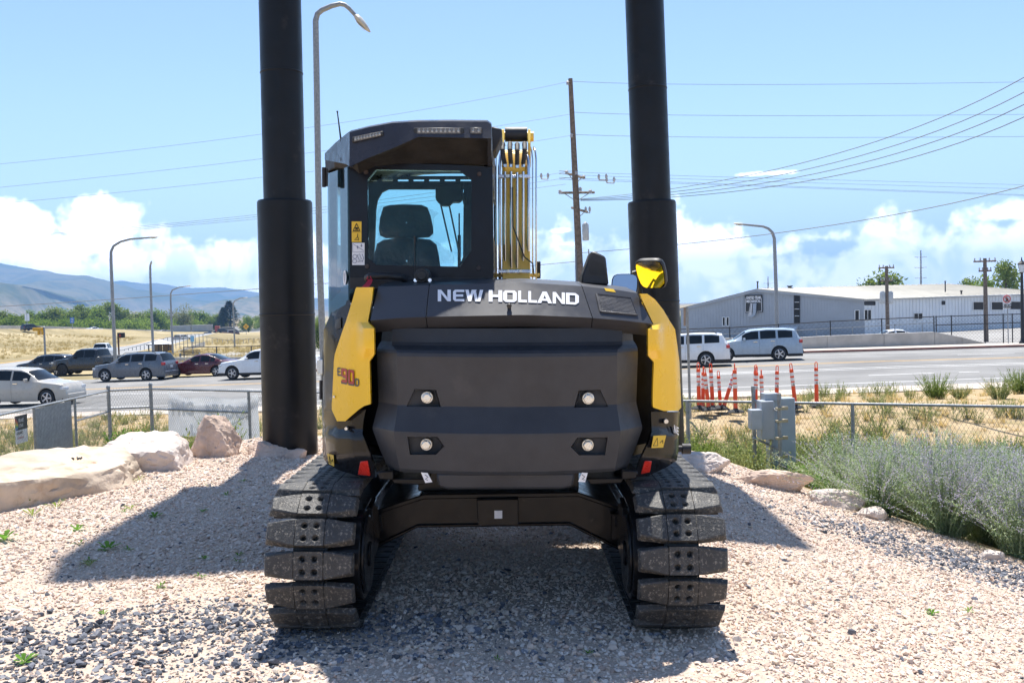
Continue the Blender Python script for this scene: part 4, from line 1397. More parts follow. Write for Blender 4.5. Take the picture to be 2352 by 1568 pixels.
lightbar([(811, 314), (883, 300), (884, 311), (812, 327)], 5.428, 9)
lightbar([(953, 293), (1069, 293), (1069, 308), (953, 308)], 5.418, 10)
lightbar([(1082, 292.5), (1111, 292.5), (1111, 308), (1082, 308)], 5.418, 2)
mb = MB()
p0, p1 = px(791.5, 362, 5.68), px(778, 254.6, 5.68)
mb.tube([px(786, 366, 5.68), px(800, 366, 5.68)], 0.016, 8); mb.tube([p0, p0.lerp(p1, 0.3), p0.lerp(p1, 0.95), p1], [0.011, 0.006, 0.0035, 0.006], 6)
ex(mb, 'antenna', M_INK)
# stickers on the rear wall
for po, m, nm in [([(810.6, 508), (833, 508), (833, 555), (810.6, 555)], M_STKY, 'warning_sticker'), ([(811.5, 557), (840, 557), (840, 608), (811.5, 608)], M_STKW, 'instruction_sticker')]:
    A = [px(u, v, YC - 0.004) for u, v in po]
    mb = MB(); mb.prism(A, (0, 0.003, 0)); st = ex(mb, nm, m, parent=rw, smooth=None)
    lp = lambda a_, b2: (A[0] * (1 - a_) + A[1] * a_) * (1 - b2) + (A[3] * (1 - a_) + A[2] * a_) * b2 + Vector((0, -0.002, 0))
    q = MB()
    if m is M_STKY:
        tri = [lp(.15, .46), lp(.85, .46), lp(.5, .1)]
        for k in range(3): q.tube([tri[k], tri[(k + 1) % 3]], 0.0022, 4)
        q.tube([lp(.35, .32), lp(.65, .32)], 0.003, 4); q.tube([lp(.5, .3), lp(.42, .42)], 0.003, 4); q.tube([lp(.5, .3), lp(.62, .42)], 0.003, 4)
        q.tube([lp(0, .52), lp(1, .52)], 0.0009, 4)
        q.tube([lp(.62, .6), lp(.6, .75), lp(.3, .9), lp(.75, .9)], 0.0018, 4); q.tube([lp(.6, .75), lp(.72, .86)], 0.0018, 4)
    else:
        q.tube([lp(.05, .04), lp(.05, .42), lp(.95, .42)], 0.001, 4); q.tube([lp(.05, .04), lp(.95, .36)], 0.001, 4)
        for a_, b2 in [(.45, .2), (.75, .12)]: q.tube([lp(a_, b2 - .07), lp(a_, b2 + .07)], 0.0016, 4); q.tube([lp(a_ - .08, b2), lp(a_ + .08, b2)], 0.0016, 4)
        for a_, b2, r in [(.22, .62, .012), (.2, .82, .012)]:
            cc = lp(a_, b2); q.tube([cc + Vector((r * math.cos(g), 0, r * math.sin(g))) for g in np.linspace(0, 6.28, 12)], 0.0012, 4)
        q.tube([lp(.4, .56), lp(.6, .5), lp(.75, .72), lp(.6, .8), lp(.4, .56)], 0.0012, 4); q.tube([lp(.8, .5), lp(.93, .68), lp(.82, .86)], 0.0014, 4); q.tube([lp(.45, .85), lp(.8, .82)], 0.0014, 4)
    ex(q, 'printed_symbols', M_INK if m is M_STKY else mat('blue_grey_ink', (0.16, 0.17, 0.26), 0.5), parent=st)
# wiper line on the glass, hand rail, red tag, rear camera
mb = MB(); mb.tube([px(955, 542, YC - 0.004), px(955, 637, YC - 0.004)], 0.0022, 4); mb.tube([px(955, 542, YC - 0.006), px(955.5, 560, YC - 0.006)], 0.006, 5); ex(mb, 'washer_hose', M_INK)
mb = MB(); mb.tube([px(848, 642, 5.74), px(846, 637, 5.62), px(852, 633, 5.58), px(890, 633, 5.57), px(921, 636, 5.58), px(932, 641, 5.62), px(934, 650, 5.74)], 0.019, 10); ex(mb, 'hand_rail', M_DARK)
mtag = mat('red_ribbon', (0.55, 0.02, 0.045), 0.6, var=0.2)
mb = MB(); mb.grid([[px(849, 640, 5.55), px(859, 641, 5.55)], [px(842, 650, 5.53), px(856, 650, 5.52)], [px(832, 660, 5.50), px(848, 661, 5.49)], [px(826, 672, 5.49), px(840, 674, 5.48)]])
mb.tube([px(848, 634, 5.555), px(845, 640, 5.55), px(850, 643, 5.545), px(856, 641, 5.55), px(853, 634, 5.56)], 0.003, 5)
ex(mb, 'red_tag', mtag)
mb = MB(); c = px(971, 632, 5.40)
mb.cyl(c + Vector((0, 0.1, 0)), c, 0.045, 0.04, n=18); mb.cyl(c, c + Vector((0, -0.012, 0)), 0.03, 0.026, n=16); mb.prism([px(u, v, 5.42) for u, v in [(953, 650), (957, 632), (985, 632), (994, 648), (994, 656), (953, 656)]], (0, 0.05, 0))
co = ex(mb, 'rear_camera', M_INK, bevel=0.004)
for u in (957, 990):
    p = px(u, 643, 5.415); mb = MB(); mb.cyl(p + Vector((0, 0.01, 0)), p + Vector((0, -0.008, 0)), 0.010, n=12); ex(mb, 'screw', M_CHROME, parent=co)

# ---- boom and its pipes
BX = px(1188, 450, 6.95).x
mb = MB()
side = [(6.65, 1.15), (6.92, 1.0), (7.35, 1.6), (7.55, 2.2), (8.35, 2.55), (8.85, 2.35), (8.95, 2.5), (8.6, 2.78), (7.5, 2.74), (7.12, 2.66), (7.0, 2.5), (6.93, 2.1)]
mb.prism([(BX - 0.098, y, z) for y, z in side], (0.196, 0, 0))
bo = ex(mb, 'boom', M_BOOM, bevel=0.006)
fixnormals(bo)
for u in (1158.5, 1219):
    mb = MB(); mb.prism([px(u - 3.2, v, 6.93 + dd) for v, dd in [(297, 0.05), (330, -0.02), (375, 0.0), (385, 0.02)]] + [px(u - 3.2, v, 7.15) for v in (385, 297)], (0.019, 0, 0))
    ex(mb, 'boom_plate', M_BOOM, parent=bo, bevel=0.003)
mb = MB(); mb.cyl(px(1163, 309, 7.02), px(1214, 309, 7.02), 0.052, n=20); ex(mb, 'boom_hub', M_DARK, parent=bo)
mb = MB(); mb.cyl(px(1214, 314, 7.0), px(1229, 314, 7.0), 0.035, n=14); ex(mb, 'hub_pin', M_BOOM, parent=bo); mb = MB(); mb.cyl(px(1150, 312, 7.0), px(1163, 312, 7.0), 0.03, n=14); ex(mb, 'hub_pin', M_BOOM, parent=bo)
pipes = [(1150.5, 362, 3.6, 6.87), (1162.7, 380, 2.9, 6.84), (1176.8, 380, 3.0, 6.82), (1190.6, 382, 3.0, 6.82), (1204.6, 380, 2.9, 6.84), (1217, 365, 3.8, 6.87), (1142.5, 348, 1.6, 6.92), (1226.5, 352, 1.7, 6.92), (1234.5, 352, 2.0, 6.94)]
for u, vt, r, d in pipes:
    mb = MB()
    pts = [px(u + (0.5 if u < 1188 else -0.5), 660, d + 0.05), px(u, 500, d), px(u, vt + 14, d)]
    if r > 3.3 or r < 2.2: pts += [px(u + (2 if u < 1188 else -2), vt - 4, d + 0.015), px(u + (5 if u < 1188 else -5), vt - 14, d + 0.09), px(u + (6 if u < 1188 else -6), vt - 8, d + 0.2)]
    mb.tube(pts, r * 0.00305, 9)
    pp = ex(mb, 'hydraulic_pipe', M_STEEL, parent=bo, smooth=60)
    if 2.5 < r < 3.3:
        f = MB(); f.cyl(px(u, vt + 4, d), px(u, vt - 6, d), 0.0145, n=6); f.cyl(px(u, 640, d + 0.05), px(u, 628, d + 0.04), 0.0145, n=6)
        ex(f, 'pipe_fitting', M_STEEL, parent=pp, smooth=None)
        h = MB(); k = (u - 1188) * 0.25
        P = [px(u, vt - 4, d), px(u + k * 0.6, vt - 20, d - 0.03), px(u + k * 0.9, vt - 38, d - 0.01), px(u + k * 0.8, vt - 50, d + 0.08), px(u + k * 0.7, vt - 46, d + 0.2)]
        pts, rs = [], []
        for i in range(len(P) - 1):
            for j in range(8):
                pts.append(P[i].lerp(P[i + 1], j / 8)); rs.append(0.0155 + 0.0028 * ((j % 2) * 2 - 1))
        h.tube(pts, rs, 8); ex(h, 'hydraulic_hose', mat('ribbed_hose', (0.05, 0.048, 0.045), 0.7, var=0.3, scale=20), parent=pp, smooth=60)
for v in (405, 623):
    mb = MB(); mb.prism([px(u, w_, 6.835) for u, w_ in [(1147, v - 4), (1221.5, v - 4), (1221.5, v + 4), (1147, v + 4)]], (0, 0.03, 0))
    cl_ = ex(mb, 'pipe_clamp', mat('zinc_clamp', (0.62, 0.66, 0.74), 0.3, 0.7), parent=bo, bevel=0.003)
    for u in (1169, 1199):
        q = MB(); p = px(u, v, 6.83); q.cyl(p, p + Vector((0, -0.014, 0)), 0.012, n=6); ex(q, 'clamp_bolt', M_BOLT, parent=cl_)
mb = MB(); mb.prism([px(u, v, 6.90) for u, v in [(1136, 628), (1242, 628), (1242, 636), (1136, 636)]], (0, 0.06, 0)); ex(mb, 'pipe_bracket', M_BOOM, parent=bo, bevel=0.003)
for u in (1138, 1239):
    mb = MB(); mb.prism([px(u - 5, v, 6.98) for v in (600, 640)] + [px(u - 5, v, 7.1) for v in (640, 600)], (0.032, 0, 0)); ex(mb, 'rubber_guard', M_DARK, parent=bo, bevel=0.006)
mb = MB(); mb.tube([px(1180, 430, 6.80), px(1181, 520, 6.80), px(1196, 560, 6.80), px(1207, 590, 6.80), px(1226, 605, 6.83), px(1229, 630, 6.88)], 0.005, 6); ex(mb, 'cable', M_INK, parent=bo)
# arm and bucket beyond, resting on the ground
mb = MB(); mb.prism([(BX - 0.085, y, z) for y, z in [(8.75, 2.75), (9.05, 2.7), (9.25, 1.0), (9.1, 0.75), (8.95, 0.8), (8.75, 2.1)]], (0.17, 0, 0)); ex(mb, 'arm', M_BOOM, bevel=0.006)
mb = MB()
bc = [(9.15, 0.85), (8.85, 0.75), (8.62, 0.5), (8.6, 0.2), (8.8, 0.04), (9.1, 0.02), (9.1, 0.06), (8.83, 0.09), (8.66, 0.24), (8.68, 0.48), (8.9, 0.70), (9.15, 0.80)]
mb.prism([(BX - 0.33, y, z) for y, z in bc], (0.66, 0, 0))
for s in (-0.33, 0.32): mb.prism([(BX + s, y, z) for y, z in [(9.15, 0.85), (8.85, 0.75), (8.62, 0.5), (8.6, 0.2), (8.8, 0.04), (9.1, 0.02)]], (0.015, 0, 0))
ex(mb, 'bucket', M_FRAME, bevel=0.004)

mb = MB(); mb.prism([(0.40, 5.38, 1.54), (0.78, 5.50, 1.54), (0.80, 5.75, 1.54), (0.80, 6.6, 1.54), (0.40, 6.6, 1.54)], (0, 0, 0.04))  # yellow panel hidden behind the hood, added for the mirror to reflect
ex(mb, 'mirror_reflection_panel', M_YEL, bevel=0.01)
# ---- intake snorkel and mirrors on the right
mb = MB()
A = [(1338, 652), (1340, 633), (1360, 580), (1366, 576), (1394, 590), (1401, 655)]
mb.prism([px(u, v, 5.55) for u, v in A], (0, 0.22, 0))
sn = ex(mb, 'intake_snorkel', mat('snorkel_plastic', (0.03, 0.03, 0.033), 0.5, var=0.15), bevel=0.01)
mb = MB(); mb.prism([px(u, v, 5.546) for u, v in [(1355, 618), (1364, 597), (1389, 606), (1391, 632), (1357, 628)]], (0, 0.01, 0)); ex(mb, 'snorkel_shade_patch', M_INK, parent=sn, smooth=None)  # black patch on the face, its colour standing in for a hollow's shade


def mirror(u0, u1, v0, v1, d, target, shape):
    c = px((u0 + u1) / 2, (v0 + v1) / 2, d)
    camp = Vector((0, 0, EYE))
    n = ((camp - c).normalized() + (Vector(target) - c).normalized()).normalized()
    xa = Vector((0, 0, 1)).cross(n).normalized()
    if xa.x < 0: xa = -xa
    za = n.cross(xa)
    if za.z < 0: za = -za
    hw, hh = abs(px(u1, v0, d).x - px(u0, v0, d).x) / 2, abs(px(u0, v0, d).z - px(u0, v1, d).z) / 2
    hw /= max(0.5, abs(xa.x)); hh /= max(0.5, abs(za.z))
    po = []
    for g in np.linspace(0, 2 * math.pi, 32, endpoint=False):
        cs, sn_ = math.cos(g), math.sin(g)
        e = 5.0
        r = 1 / ((abs(cs) ** e + abs(sn_) ** e) ** (1 / e))
        sk = 1 - shape * (sn_ * r < 0) * abs(sn_ * r) * 0.12
        po.append((cs * r * hw * sk, sn_ * r * hh))
    hsg = MB()
    rows = []
    for f, y in ((1.0, 0.0), (1.06, 0.012), (1.02, 0.035), (0.8, 0.06), (0.02, 0.068)):
        rows.append([c + xa * a_ * f + za * b2 * f - n * y for a_, b2 in po])
    hsg.grid(rows, close=True)
    o = ex(hsg, 'mirror', M_INK, smooth=50)
    gl = MB(); gl.add([c + xa * a_ * 0.95 + za * b2 * 0.95 + n * 0.001 for a_, b2 in po], [tuple(range(32))])
    ex(gl, 'mirror_glass', mat('mirror_silver', (0.9, 0.9, 0.9), 0.03, 1.0, var=0.01), parent=o, smooth=None)
    return c


mirror(1468, 1526, 600.5, 662.7, 5.9, Vector((0.70, 5.86, 1.58)), 1.0)
mirror(1408, 1466, 629, 690, 5.8, Vector((-1.0, 2.0, 6.0)), 1.0)
mb = MB(); mb.tube([px(1480, 690, 5.95), px(1470, 650, 6.0), px(1462, 632, 6.0), px(1458, 626, 5.95), px(1475, 622, 5.96)], 0.012, 7); ex(mb, 'mirror_arm', M_INK)
# ================================================================ two-post pylon sign whose shadow lies on the gravel
pyl = empty('pylon_sign', (-0.4, 12.15, 0), label='tall black two-post pylon sign standing astride the excavator', cat='sign')


def world_of(o):
    m_ = o.matrix_parent_inverse @ o.matrix_basis if o.parent else o.matrix_basis.copy()
    return world_of(o.parent) @ m_ if o.parent else m_


def child(mb, name, m, parent, smooth=40, bevel=0.0, **k):
    """link a shape given in world coordinates under an unrotated or rotated parent"""
    o = mb.build(name, m, parent, smooth=smooth, bevel=bevel, **k)
    o.matrix_parent_inverse = world_of(parent).inverted()
    return o


M_POLE = mat('black_painted_pole', (0.0065, 0.0065, 0.0075), 0.36, var=0.3, scale=2.2, bump=0.04, bscale=14, spec=0.28, dirt=((0.09, 0.075, 0.065), 2.6, 0.58, 0.35))
PB = []
for (u0, v0, d, r0, r1, vs_) in [(668, 1045, 11.4, 0.311, 0.2375, 461.5), (1516, 1000, 12.9, 0.311, 0.247, 463)]:
    b0 = at(u0, v0, d)
    zs = at(u0 - 18, vs_, d).z
    TM = Matrix.Translation((b0.x, b0.y, 0)) @ Matrix.Rotation(0.0148 if u0 < 1000 else -0.0103, 4, 'Y')   # each post leans a little
    mb = MB()
    mb.lathe([(r0, -1.5), (r0, zs - 0.02), (r0 - 0.012, zs), (r1 + 0.004, zs + 0.003)], 40, TM)
    mb.lathe([(r1, zs - 0.1), (r1, 12.2)], 40, TM)
    pst = child(mb, 'post', M_POLE, pyl, smooth=30)
    for zz, rr_ in ((zs + 1.45, r1), (zs - 1.3, r0)):
        q = MB(); q.lathe([(rr_ + 0.001, zz - 0.012), (rr_ + 0.006, zz - 0.005), (rr_ + 0.006, zz + 0.005), (rr_ + 0.001, zz + 0.012)], 40, TM, False); child(q, 'weld_seam', M_POLE, pst, smooth=30)
    PB.append(Vector((b0.x, b0.y, 0)))
dv = (PB[1] - PB[0]).normalized()
cen = (PB[0] + PB[1]) / 2
hl = (PB[1] - PB[0]).length / 2 + 0.33
Mz = Matrix((dv, Vector((-dv.y, dv.x, 0)), Vector((0, 0, 1)))).transposed()
mb = MB(); mb.box((cen.x, cen.y, 9.2), (2 * hl, 0.7, 6.2), Mz)
cab_ = child(mb, 'cabinet', mat('sign_cabinet_grey', (0.30, 0.31, 0.33), 0.5), pyl, bevel=0.05)

# ================================================================ boulders
M_ROCKW = mat('white_limestone', (0.58, 0.50, 0.445), 0.9, var=0.18, scale=3.2, bump=0.8, bscale=13, dirt=((0.36, 0.24, 0.15), 4.0, 0.57, 0.6), spec=0.2)
M_ROCKT = mat('tan_sandstone', (0.54, 0.44, 0.34), 0.9, var=0.25, scale=1.8, bump=0.8, bscale=11, dirt=((0.40, 0.25, 0.15), 2.6, 0.54, 0.6), spec=0.2)
M_ROCKP = mat('pitted_limestone', (0.60, 0.46, 0.37), 0.9, var=0.18, scale=4, bump=0.8, bscale=20, dirt=((0.30, 0.15, 0.07), 7.0, 0.60, 0.75), spec=0.2)


def boulder(name, loc, size, rz, seed, m, label, planes=13, rough=0.035, flat=0.5, cat='boulder', tilt=(0, 0), faces=()):
    rnd = random.Random(seed)
    bm = bmesh.new()
    bmesh.ops.create_icosphere(bm, subdivisions=5 if max(size) > 0.5 else 3, radius=1)
    pl = []
    for i in range(planes):
        n = Vector((rnd.uniform(-1, 1), rnd.uniform(-1, 1), rnd.uniform(-0.6, 1))).normalized()
        pl.append((n, rnd.uniform(0.62, 0.92)))
    pl.append((Vector((rnd.uniform(-.15, .15), rnd.uniform(-.15, .15), 1)).normalized(), flat))
    for fx, fy, fz, q in faces:                        # big broken faces, given as world directions
        pl.append(((Matrix.Rotation(-rz, 3, 'Z') @ Vector((fx, fy, fz))).normalized(), q))
    off = Vector((seed * 3.1, seed, 0))
    for v in bm.verts:
        d = v.co.normalized()
        r = 1.0
        for n, q in pl:
            k = n.dot(d)
            if k > 0.05:
                c = q / k
                h = max(0, 0.03 - abs(r - c)) / 0.03
                r = min(r, c) - h * h * 0.03 * 0.25
        p = d * r
        r *= 1 + rough * noise.fractal(p * 2.2 + off, 0.7, 2.0, 5) + rough * 0.9 * abs(noise.noise(p * 6 + off)) + rough * 0.35 * noise.noise(p * 17 + off)
        vd = noise.voronoi(p * 2.3 + off + Vector((0.3, 0.3, 0.3)) * noise.noise(p * 4))[0]
        r += 0.055 * (vd[0] - 0.35) - 0.028 * max(0, 0.10 - (vd[1] - vd[0])) / 0.10
        cr = abs(noise.noise(p * 3.1 + off * 1.7))
        r -= 0.035 * max(0, 0.10 - cr) / 0.10
        v.co = Vector((d.x * r * size[0] / 2, d.y * r * size[1] / 2, d.z * r * size[2] / 2))
    me = bpy.data.meshes.new(name); bm.to_mesh(me); bm.free()
    me.materials.append(m)
    me.polygons.foreach_set('use_smooth', [True] * len(me.polygons)); me.set_sharp_from_angle(angle=R(26))
    o = bpy.data.objects.new(name, me); COL.objects.link(o)
    o.location = loc; o.rotation_euler = (tilt[0], tilt[1], rz)
    return tag(o, label, cat, 'boulders edging the gravel mound')


boulder('boulder', (-4.18, 8.55, 0.0), (1.25, 3.5, 1.15), R(-20), 3, M_ROCKT, 'long tan boulder beside the gravel at the left picture edge', 14, 0.05, 0.5, tilt=(0, R(6)), faces=((0.75, -0.65, 0.12, 0.50), (0.5, 0.8, 0.2, 0.72), (0.95, -0.2, 0.5, 0.62)))
boulder('boulder', (-3.90, 10.25, 0.02), (1.35, 1.5, 1.05), R(25), 11, M_ROCKW, 'broad flat-topped white boulder behind the tan one', 14, 0.04, 0.5, tilt=(R(10), R(4)), faces=((0.35, -0.93, 0.05, 0.55), (0.95, 0.1, 0.25, 0.66), (-0.8, -0.5, 0.4, 0.66)))
boulder('boulder', (-3.36, 11.05, 0.06), (0.74, 0.7, 1.0), R(10), 23, M_ROCKP, 'upright pitted limestone boulder beside the chain link fence', 14, 0.07, 0.74, faces=((0.1, -0.98, 0.15, 0.6), (0.9, -0.3, 0.35, 0.6), (-0.85, -0.2, 0.5, 0.62)))
boulder('boulder', (-2.79, 11.15, -0.04), (0.62, 0.5, 0.42), R(-12), 31, M_ROCKP, 'low rounded boulder against the foot of the black post', 14, 0.05, 0.7, tilt=(0, R(12)))
boulder('boulder', (-2.44, 10.98, -0.03), (0.26, 0.22, 0.22), R(30), 32, M_ROCKP, 'small shaded stone touching the black post base', 14, 0.05, 0.7)
boulder('boulder', (-2.05, 11.35, -0.05), (0.4, 0.5, 0.6), R(40), 33, M_ROCKW, 'white rock half hidden between the black post and the excavator', 14, 0.05, 0.8)
for u, v, d, sz, rz, sd_, lb in [(1610, 1068, 11.0, (0.66, 0.5, 0.40), -25, 41, 'rounded white rock beside the right track, next to the excavator'), (1772, 1106, 10.5, (1.0, 0.45, 0.36), -20, 42, 'long flat pinkish rock below the grey electrical cabinet'),
                               (1920, 1147, 9.95, (0.58, 0.45, 0.30), -28, 43, 'low white rock at the corner of the sage bushes'), (2000, 1174, 9.5, (0.30, 0.26, 0.18), -20, 44, 'small pale rock just right of the low white one'), (2275, 1242, 8.3, (0.26, 0.2, 0.13), 10, 45, 'tiny white rock under the sage at the right picture edge')]:
    p = at(u, v, d)
    p.z = min(p.z, ground_z(p.x, p.y) + 0.16 * sz[2])
    boulder('boulder', p, sz, R(rz), sd_, M_ROCKW if sd_ != 42 else M_ROCKP, lb, 13, 0.06, 0.7)
# a twig of dark debris on the tan boulder
mb = MB(); p = at(176, 1054, 8.5)
for k in range(5):
    g = k * 1.3
    mb.tube([p + Vector((0.03 * math.cos(g), 0.02 * math.sin(g), 0.0)), p + Vector((0.045 * math.cos(g + 0.5), 0.035 * math.sin(g + 0.5), 0.012))], 0.008, 5)
mb.build('dark_debris', M_INK, label='small dark clump lying on top of the tan boulder', cat='debris')

# ================================================================ chain link fence
M_MESH = mat('chain_link_wire', (0.24, 0.25, 0.26), 0.5, 0.3, var=0.1)
TOPZ = -0.2
FA, FB, FC = Vector((-10.1, 24.6, 0)), Vector((-9.1, 24.75, 0)), Vector((13.5, 12.0, 0))
FB2 = Vector((2.96, 17.6, 0))


def on_line(A, B, u):
    """point where the sight line of column u (at fence height) meets the line A-B in plan"""
    lo, hi = 0.0, 1.0
    f = lambda q: (lambda p: p.x / p.y)(A.lerp(B, q))
    v = 930
    d = RM @ Vector(((u - CX) / F, (CY - v) / F, -1)); k = d.x / d.y
    for _ in range(40):
        m_ = (lo + hi) / 2
        if (f(m_) - k) * (f(1) - f(0)) > 0: hi = m_
        else: lo = m_
    return A.lerp(B, lo)


def chainlink(A, B, z0, z1, w=0.0021, cell=0.066):
    mb = MB()
    L = (B - A).length
    dr = (B - A).normalized(); nr = Vector((-dr.y, dr.x, 0))
    n = int(L / cell)
    hseg = int((z1 - z0) / (cell * 0.9))
    hh = (z1 - z0) / hseg
    vs, fs = [], []
    for i in range(n):
        for ph in (0, 1):
            pts = []
            for j in range(hseg + 1):
                xo = (i + (0.5 * (j % 2) if ph == 0 else 1 - 0.5 * (j % 2))) * cell
                pts.append(A + dr * xo + Vector((0, 0, z0 + j * hh)) + nr * (0.003 if ph else -0.003))
            pts.append(pts[-1] + Vector((0, 0, 0.03)))
            b = len(vs)
            for p in pts: vs += [p - dr * w + nr * 0, p + dr * w, p + nr * w * 1.6]
            for j in range(len(pts) - 1):
                q = b + j * 3
                for k in range(3): fs.append((q + k, q + (k + 1) % 3, q + 3 + (k + 1) % 3, q + 3 + k))
    return mb.add(vs, fs)


def post(mb, p, z0, z1, r, cap=True):
    mb.cyl((p.x, p.y, z0), (p.x, p.y, z1), r, n=10)
    if cap: mb.lathe([(r * 1.15, z1 - 0.01), (r * 1.2, z1 + 0.02), (r * 0.7, z1 + 0.05), (r * 0.2, z1 + 0.07)], 10, Matrix.Translation((p.x, p.y, 0)))


def fence(name, A, B, posts, rails, label, z0=-1.52, mesh=True):
    o = empty(name, (A.x, A.y, z0), label=label, cat='fence')
    for (p, r, zt_) in posts:
        mb = MB(); post(mb, p, z0 - 0.4, zt_, r, r > 0.035)
        child(mb, 'post', M_GALV, o)
        for k in range(3):
            q = MB(); zz = z0 + 0.3 + k * 0.42; q.cyl((p.x, p.y, zz), (p.x, p.y, zz + 0.02), r * 1.25, n=10)
            child(q, 'post_band', M_GALV, o)
    for (a, b, z) in rails:
        mb = MB(); mb.tube([Vector((a.x, a.y, z)), Vector((b.x, b.y, z))], 0.0235, 8); child(mb, 'rail', M_GALV, o)
    if mesh: child(chainlink(A, B, z0, TOPZ + 0.015), 'wire_mesh', M_MESH, o, smooth=None)
    return o


FL0 = Vector((-9.75, 15.5, 0))
lp = [on_line(FL0, FA, u) for u in (-60, 78, 172)]
fence('chain_link_fence', FL0, FA, [(lp[0], 0.03, TOPZ), (lp[1], 0.034, TOPZ), (lp[2], 0.03, TOPZ), (FA, 0.045, TOPZ + 0.08)], [(FL0, FA, TOPZ), (lp[2], FA, TOPZ - 0.52)], 'chain link fence run behind the boulders with the grey slatted panel')
fence('chain_link_fence', FA, FB, [(FB, 0.045, TOPZ + 0.1)], [(FA, FB, TOPZ), (FA, FB, TOPZ - 0.45)], 'short chain link fence section between the two capped corner posts')
m1_, m2_ = on_line(FB, FB2, 572), on_line(FB, FB2, 745)
fence('chain_link_fence', FB, FB2, [(m1_, 0.034, TOPZ), (m2_, 0.03, TOPZ), (FB2 - Vector((0.9, -0.5, 0)), 0.03, TOPZ)], [(FB, FB2, TOPZ), (FB, m1_, TOPZ - 0.5)], 'chain link fence with the white banner, ending behind the black post')
r1_, r2_, r3_ = on_line(FB2, FC, 1579), on_line(FB2, FC, 1958), on_line(FB2, FC, 2330)
fence('chain_link_fence', FB2, FC, [(r1_, 0.034, TOPZ), (r2_, 0.03, TOPZ), (on_line(FB2, FC, 2500), 0.03, TOPZ)], [(FB2, FC, TOPZ)], 'low chain link fence in front of the orange posts and sage')
# tension wire brace of the banner bay
mb = MB(); mb.tube([m1_ + Vector((0, 0, TOPZ - 0.55)), FB.lerp(m1_, 0.55) + Vector((0, 0, -1.4))], 0.006, 5); mb.build('tension_rod', M_GALV, label='thin diagonal brace rod in the bannered fence bay', cat='rod')
# grey privacy panel, small sign and banner fixed to the far side of the mesh
back = Vector((-0.02, 0.0, 0))
mp = mat('grey_privacy_panel', (0.33, 0.36, 0.40), 0.6, var=0.12, scale=5)
A, B = lp[1].lerp(lp[2], 0.0), lp[1].lerp(lp[2], 0.94)
nb = Vector((-(FA - FL0).y, (FA - FL0).x, 0)).normalized() * 0.03
o = empty('privacy_panel', A + nb, label='grey vertical-slat privacy panel in the left chain link fence', cat='panel')
ns = 26
for k in range(ns):
    a, b = A.lerp(B, k / ns) + nb, A.lerp(B, (k + 0.9) / ns) + nb
    mb = MB(); mb.prism([a + Vector((0, 0, -1.5)), b + Vector((0, 0, -1.5)), b + Vector((0, 0, -0.24)), a + Vector((0, 0, -0.24))], nb * 0.2)
    child(mb, 'slat', mp, o, smooth=None)


def plaque(name, A, B, z0, z1, nb, m, label, cat='sign'):
    mb = MB(); mb.prism([A + nb + Vector((0, 0, z0)), B + nb + Vector((0, 0, z0)), B + nb + Vector((0, 0, z1)), A + nb + Vector((0, 0, z1))], nb * 0.2)
    return mb.build(name, m, label=label, cat=cat)


def on_plaque(par, A, B, z0, z1, nb, items):
    """flat prints: rectangles, polygons and text in 0..1 plaque coordinates, nb towards the viewer"""
    W = (B - A).length; Hh = z1 - z0
    P = lambda a, b: A.lerp(B, a) + Vector((0, 0, z0 + b * Hh)) + nb
    for nm, m, poly in items:
        mb = MB()
        if isinstance(poly, tuple):
            txt, x, y, h, sx, bold = poly[:6]
            vs, fs = textmesh(txt, h * Hh * 1.4, bold * h * Hh, sx, mirror=len(poly) > 6)
            mb.add([P(x + vx / W, y + vy / Hh) for vx, vy in vs], fs)
        else:
            mb.add([P(a, b) for a, b in poly], [tuple(range(len(poly)))])
        o = mb.build(nm, m); o.parent = par; o.matrix_parent_inverse = world_of(par).inverted()


sa, sb = on_line(FL0, FA, 36), on_line(FL0, FA, 64)
so = plaque('fence_sign', sa, sb, -0.86, -0.30, nb, M_STKW, 'small black and white sign with a rainbow wedge hung on the left fence')
on_plaque(so, sa, sb, -0.86, -0.30, -nb * -0.85, [('sign_band', M_INK, [(0, .48), (1, .48), (1, 1), (0, 1)])])
e2 = nb * 0.78
cols = [(0.6, .08, .05), (0.7, .3, .04), (.65, .55, .05), (.1, .4, .15), (.06, .25, .55)]
on_plaque(so, sa, sb, -0.86, -0.30, e2, [('sign_stripe', mat('stripe_%d' % i, c, 0.5), [(0, .93 - i * .09), (.2, .78 - i * .045), (.2, .72 - i * .045), (0, .84 - i * .09)]) for i, c in enumerate(cols)]
          + [('sign_lettering', M_LTR, ('FRAKE', .27, .76, .13, .75, .02)), ('sign_lettering', M_LTR, ('LICENSE', .27, .58, .11, .62, .02)), ('sign_lettering', mgry, ('GRAND', .08, .33, .10, 1.0, .02)), ('sign_lettering', mred, ('LAWNCARE', .14, .17, .07, .9, .01))])
# banner: a sagging sheet
def vinyl(name, c):
    m_ = bpy.data.materials.new(name); m_.use_nodes = True
    t = NT(m_.node_tree); t.nt.nodes.clear()
    o_ = t.n('ShaderNodeOutputMaterial'); a_, b_ = t.n('ShaderNodeBsdfDiffuse'), t.n('ShaderNodeBsdfTranslucent'); x_ = t.n('ShaderNodeMixShader')
    cc = t.mix(t.ramp(t.noise(t.n('ShaderNodeTexCoord').outputs['Object'], 5, 4), 0.3, 0.7), tuple(q * 0.9 for q in c), c)
    t.l(cc, a_.inputs[0]); t.l(cc, b_.inputs[0]); x_.inputs[0].default_value = 0.4
    t.l(a_.outputs[0], x_.inputs[1]); t.l(b_.outputs[0], x_.inputs[2]); t.l(x_.outputs[0], o_.inputs[0])
    return m_



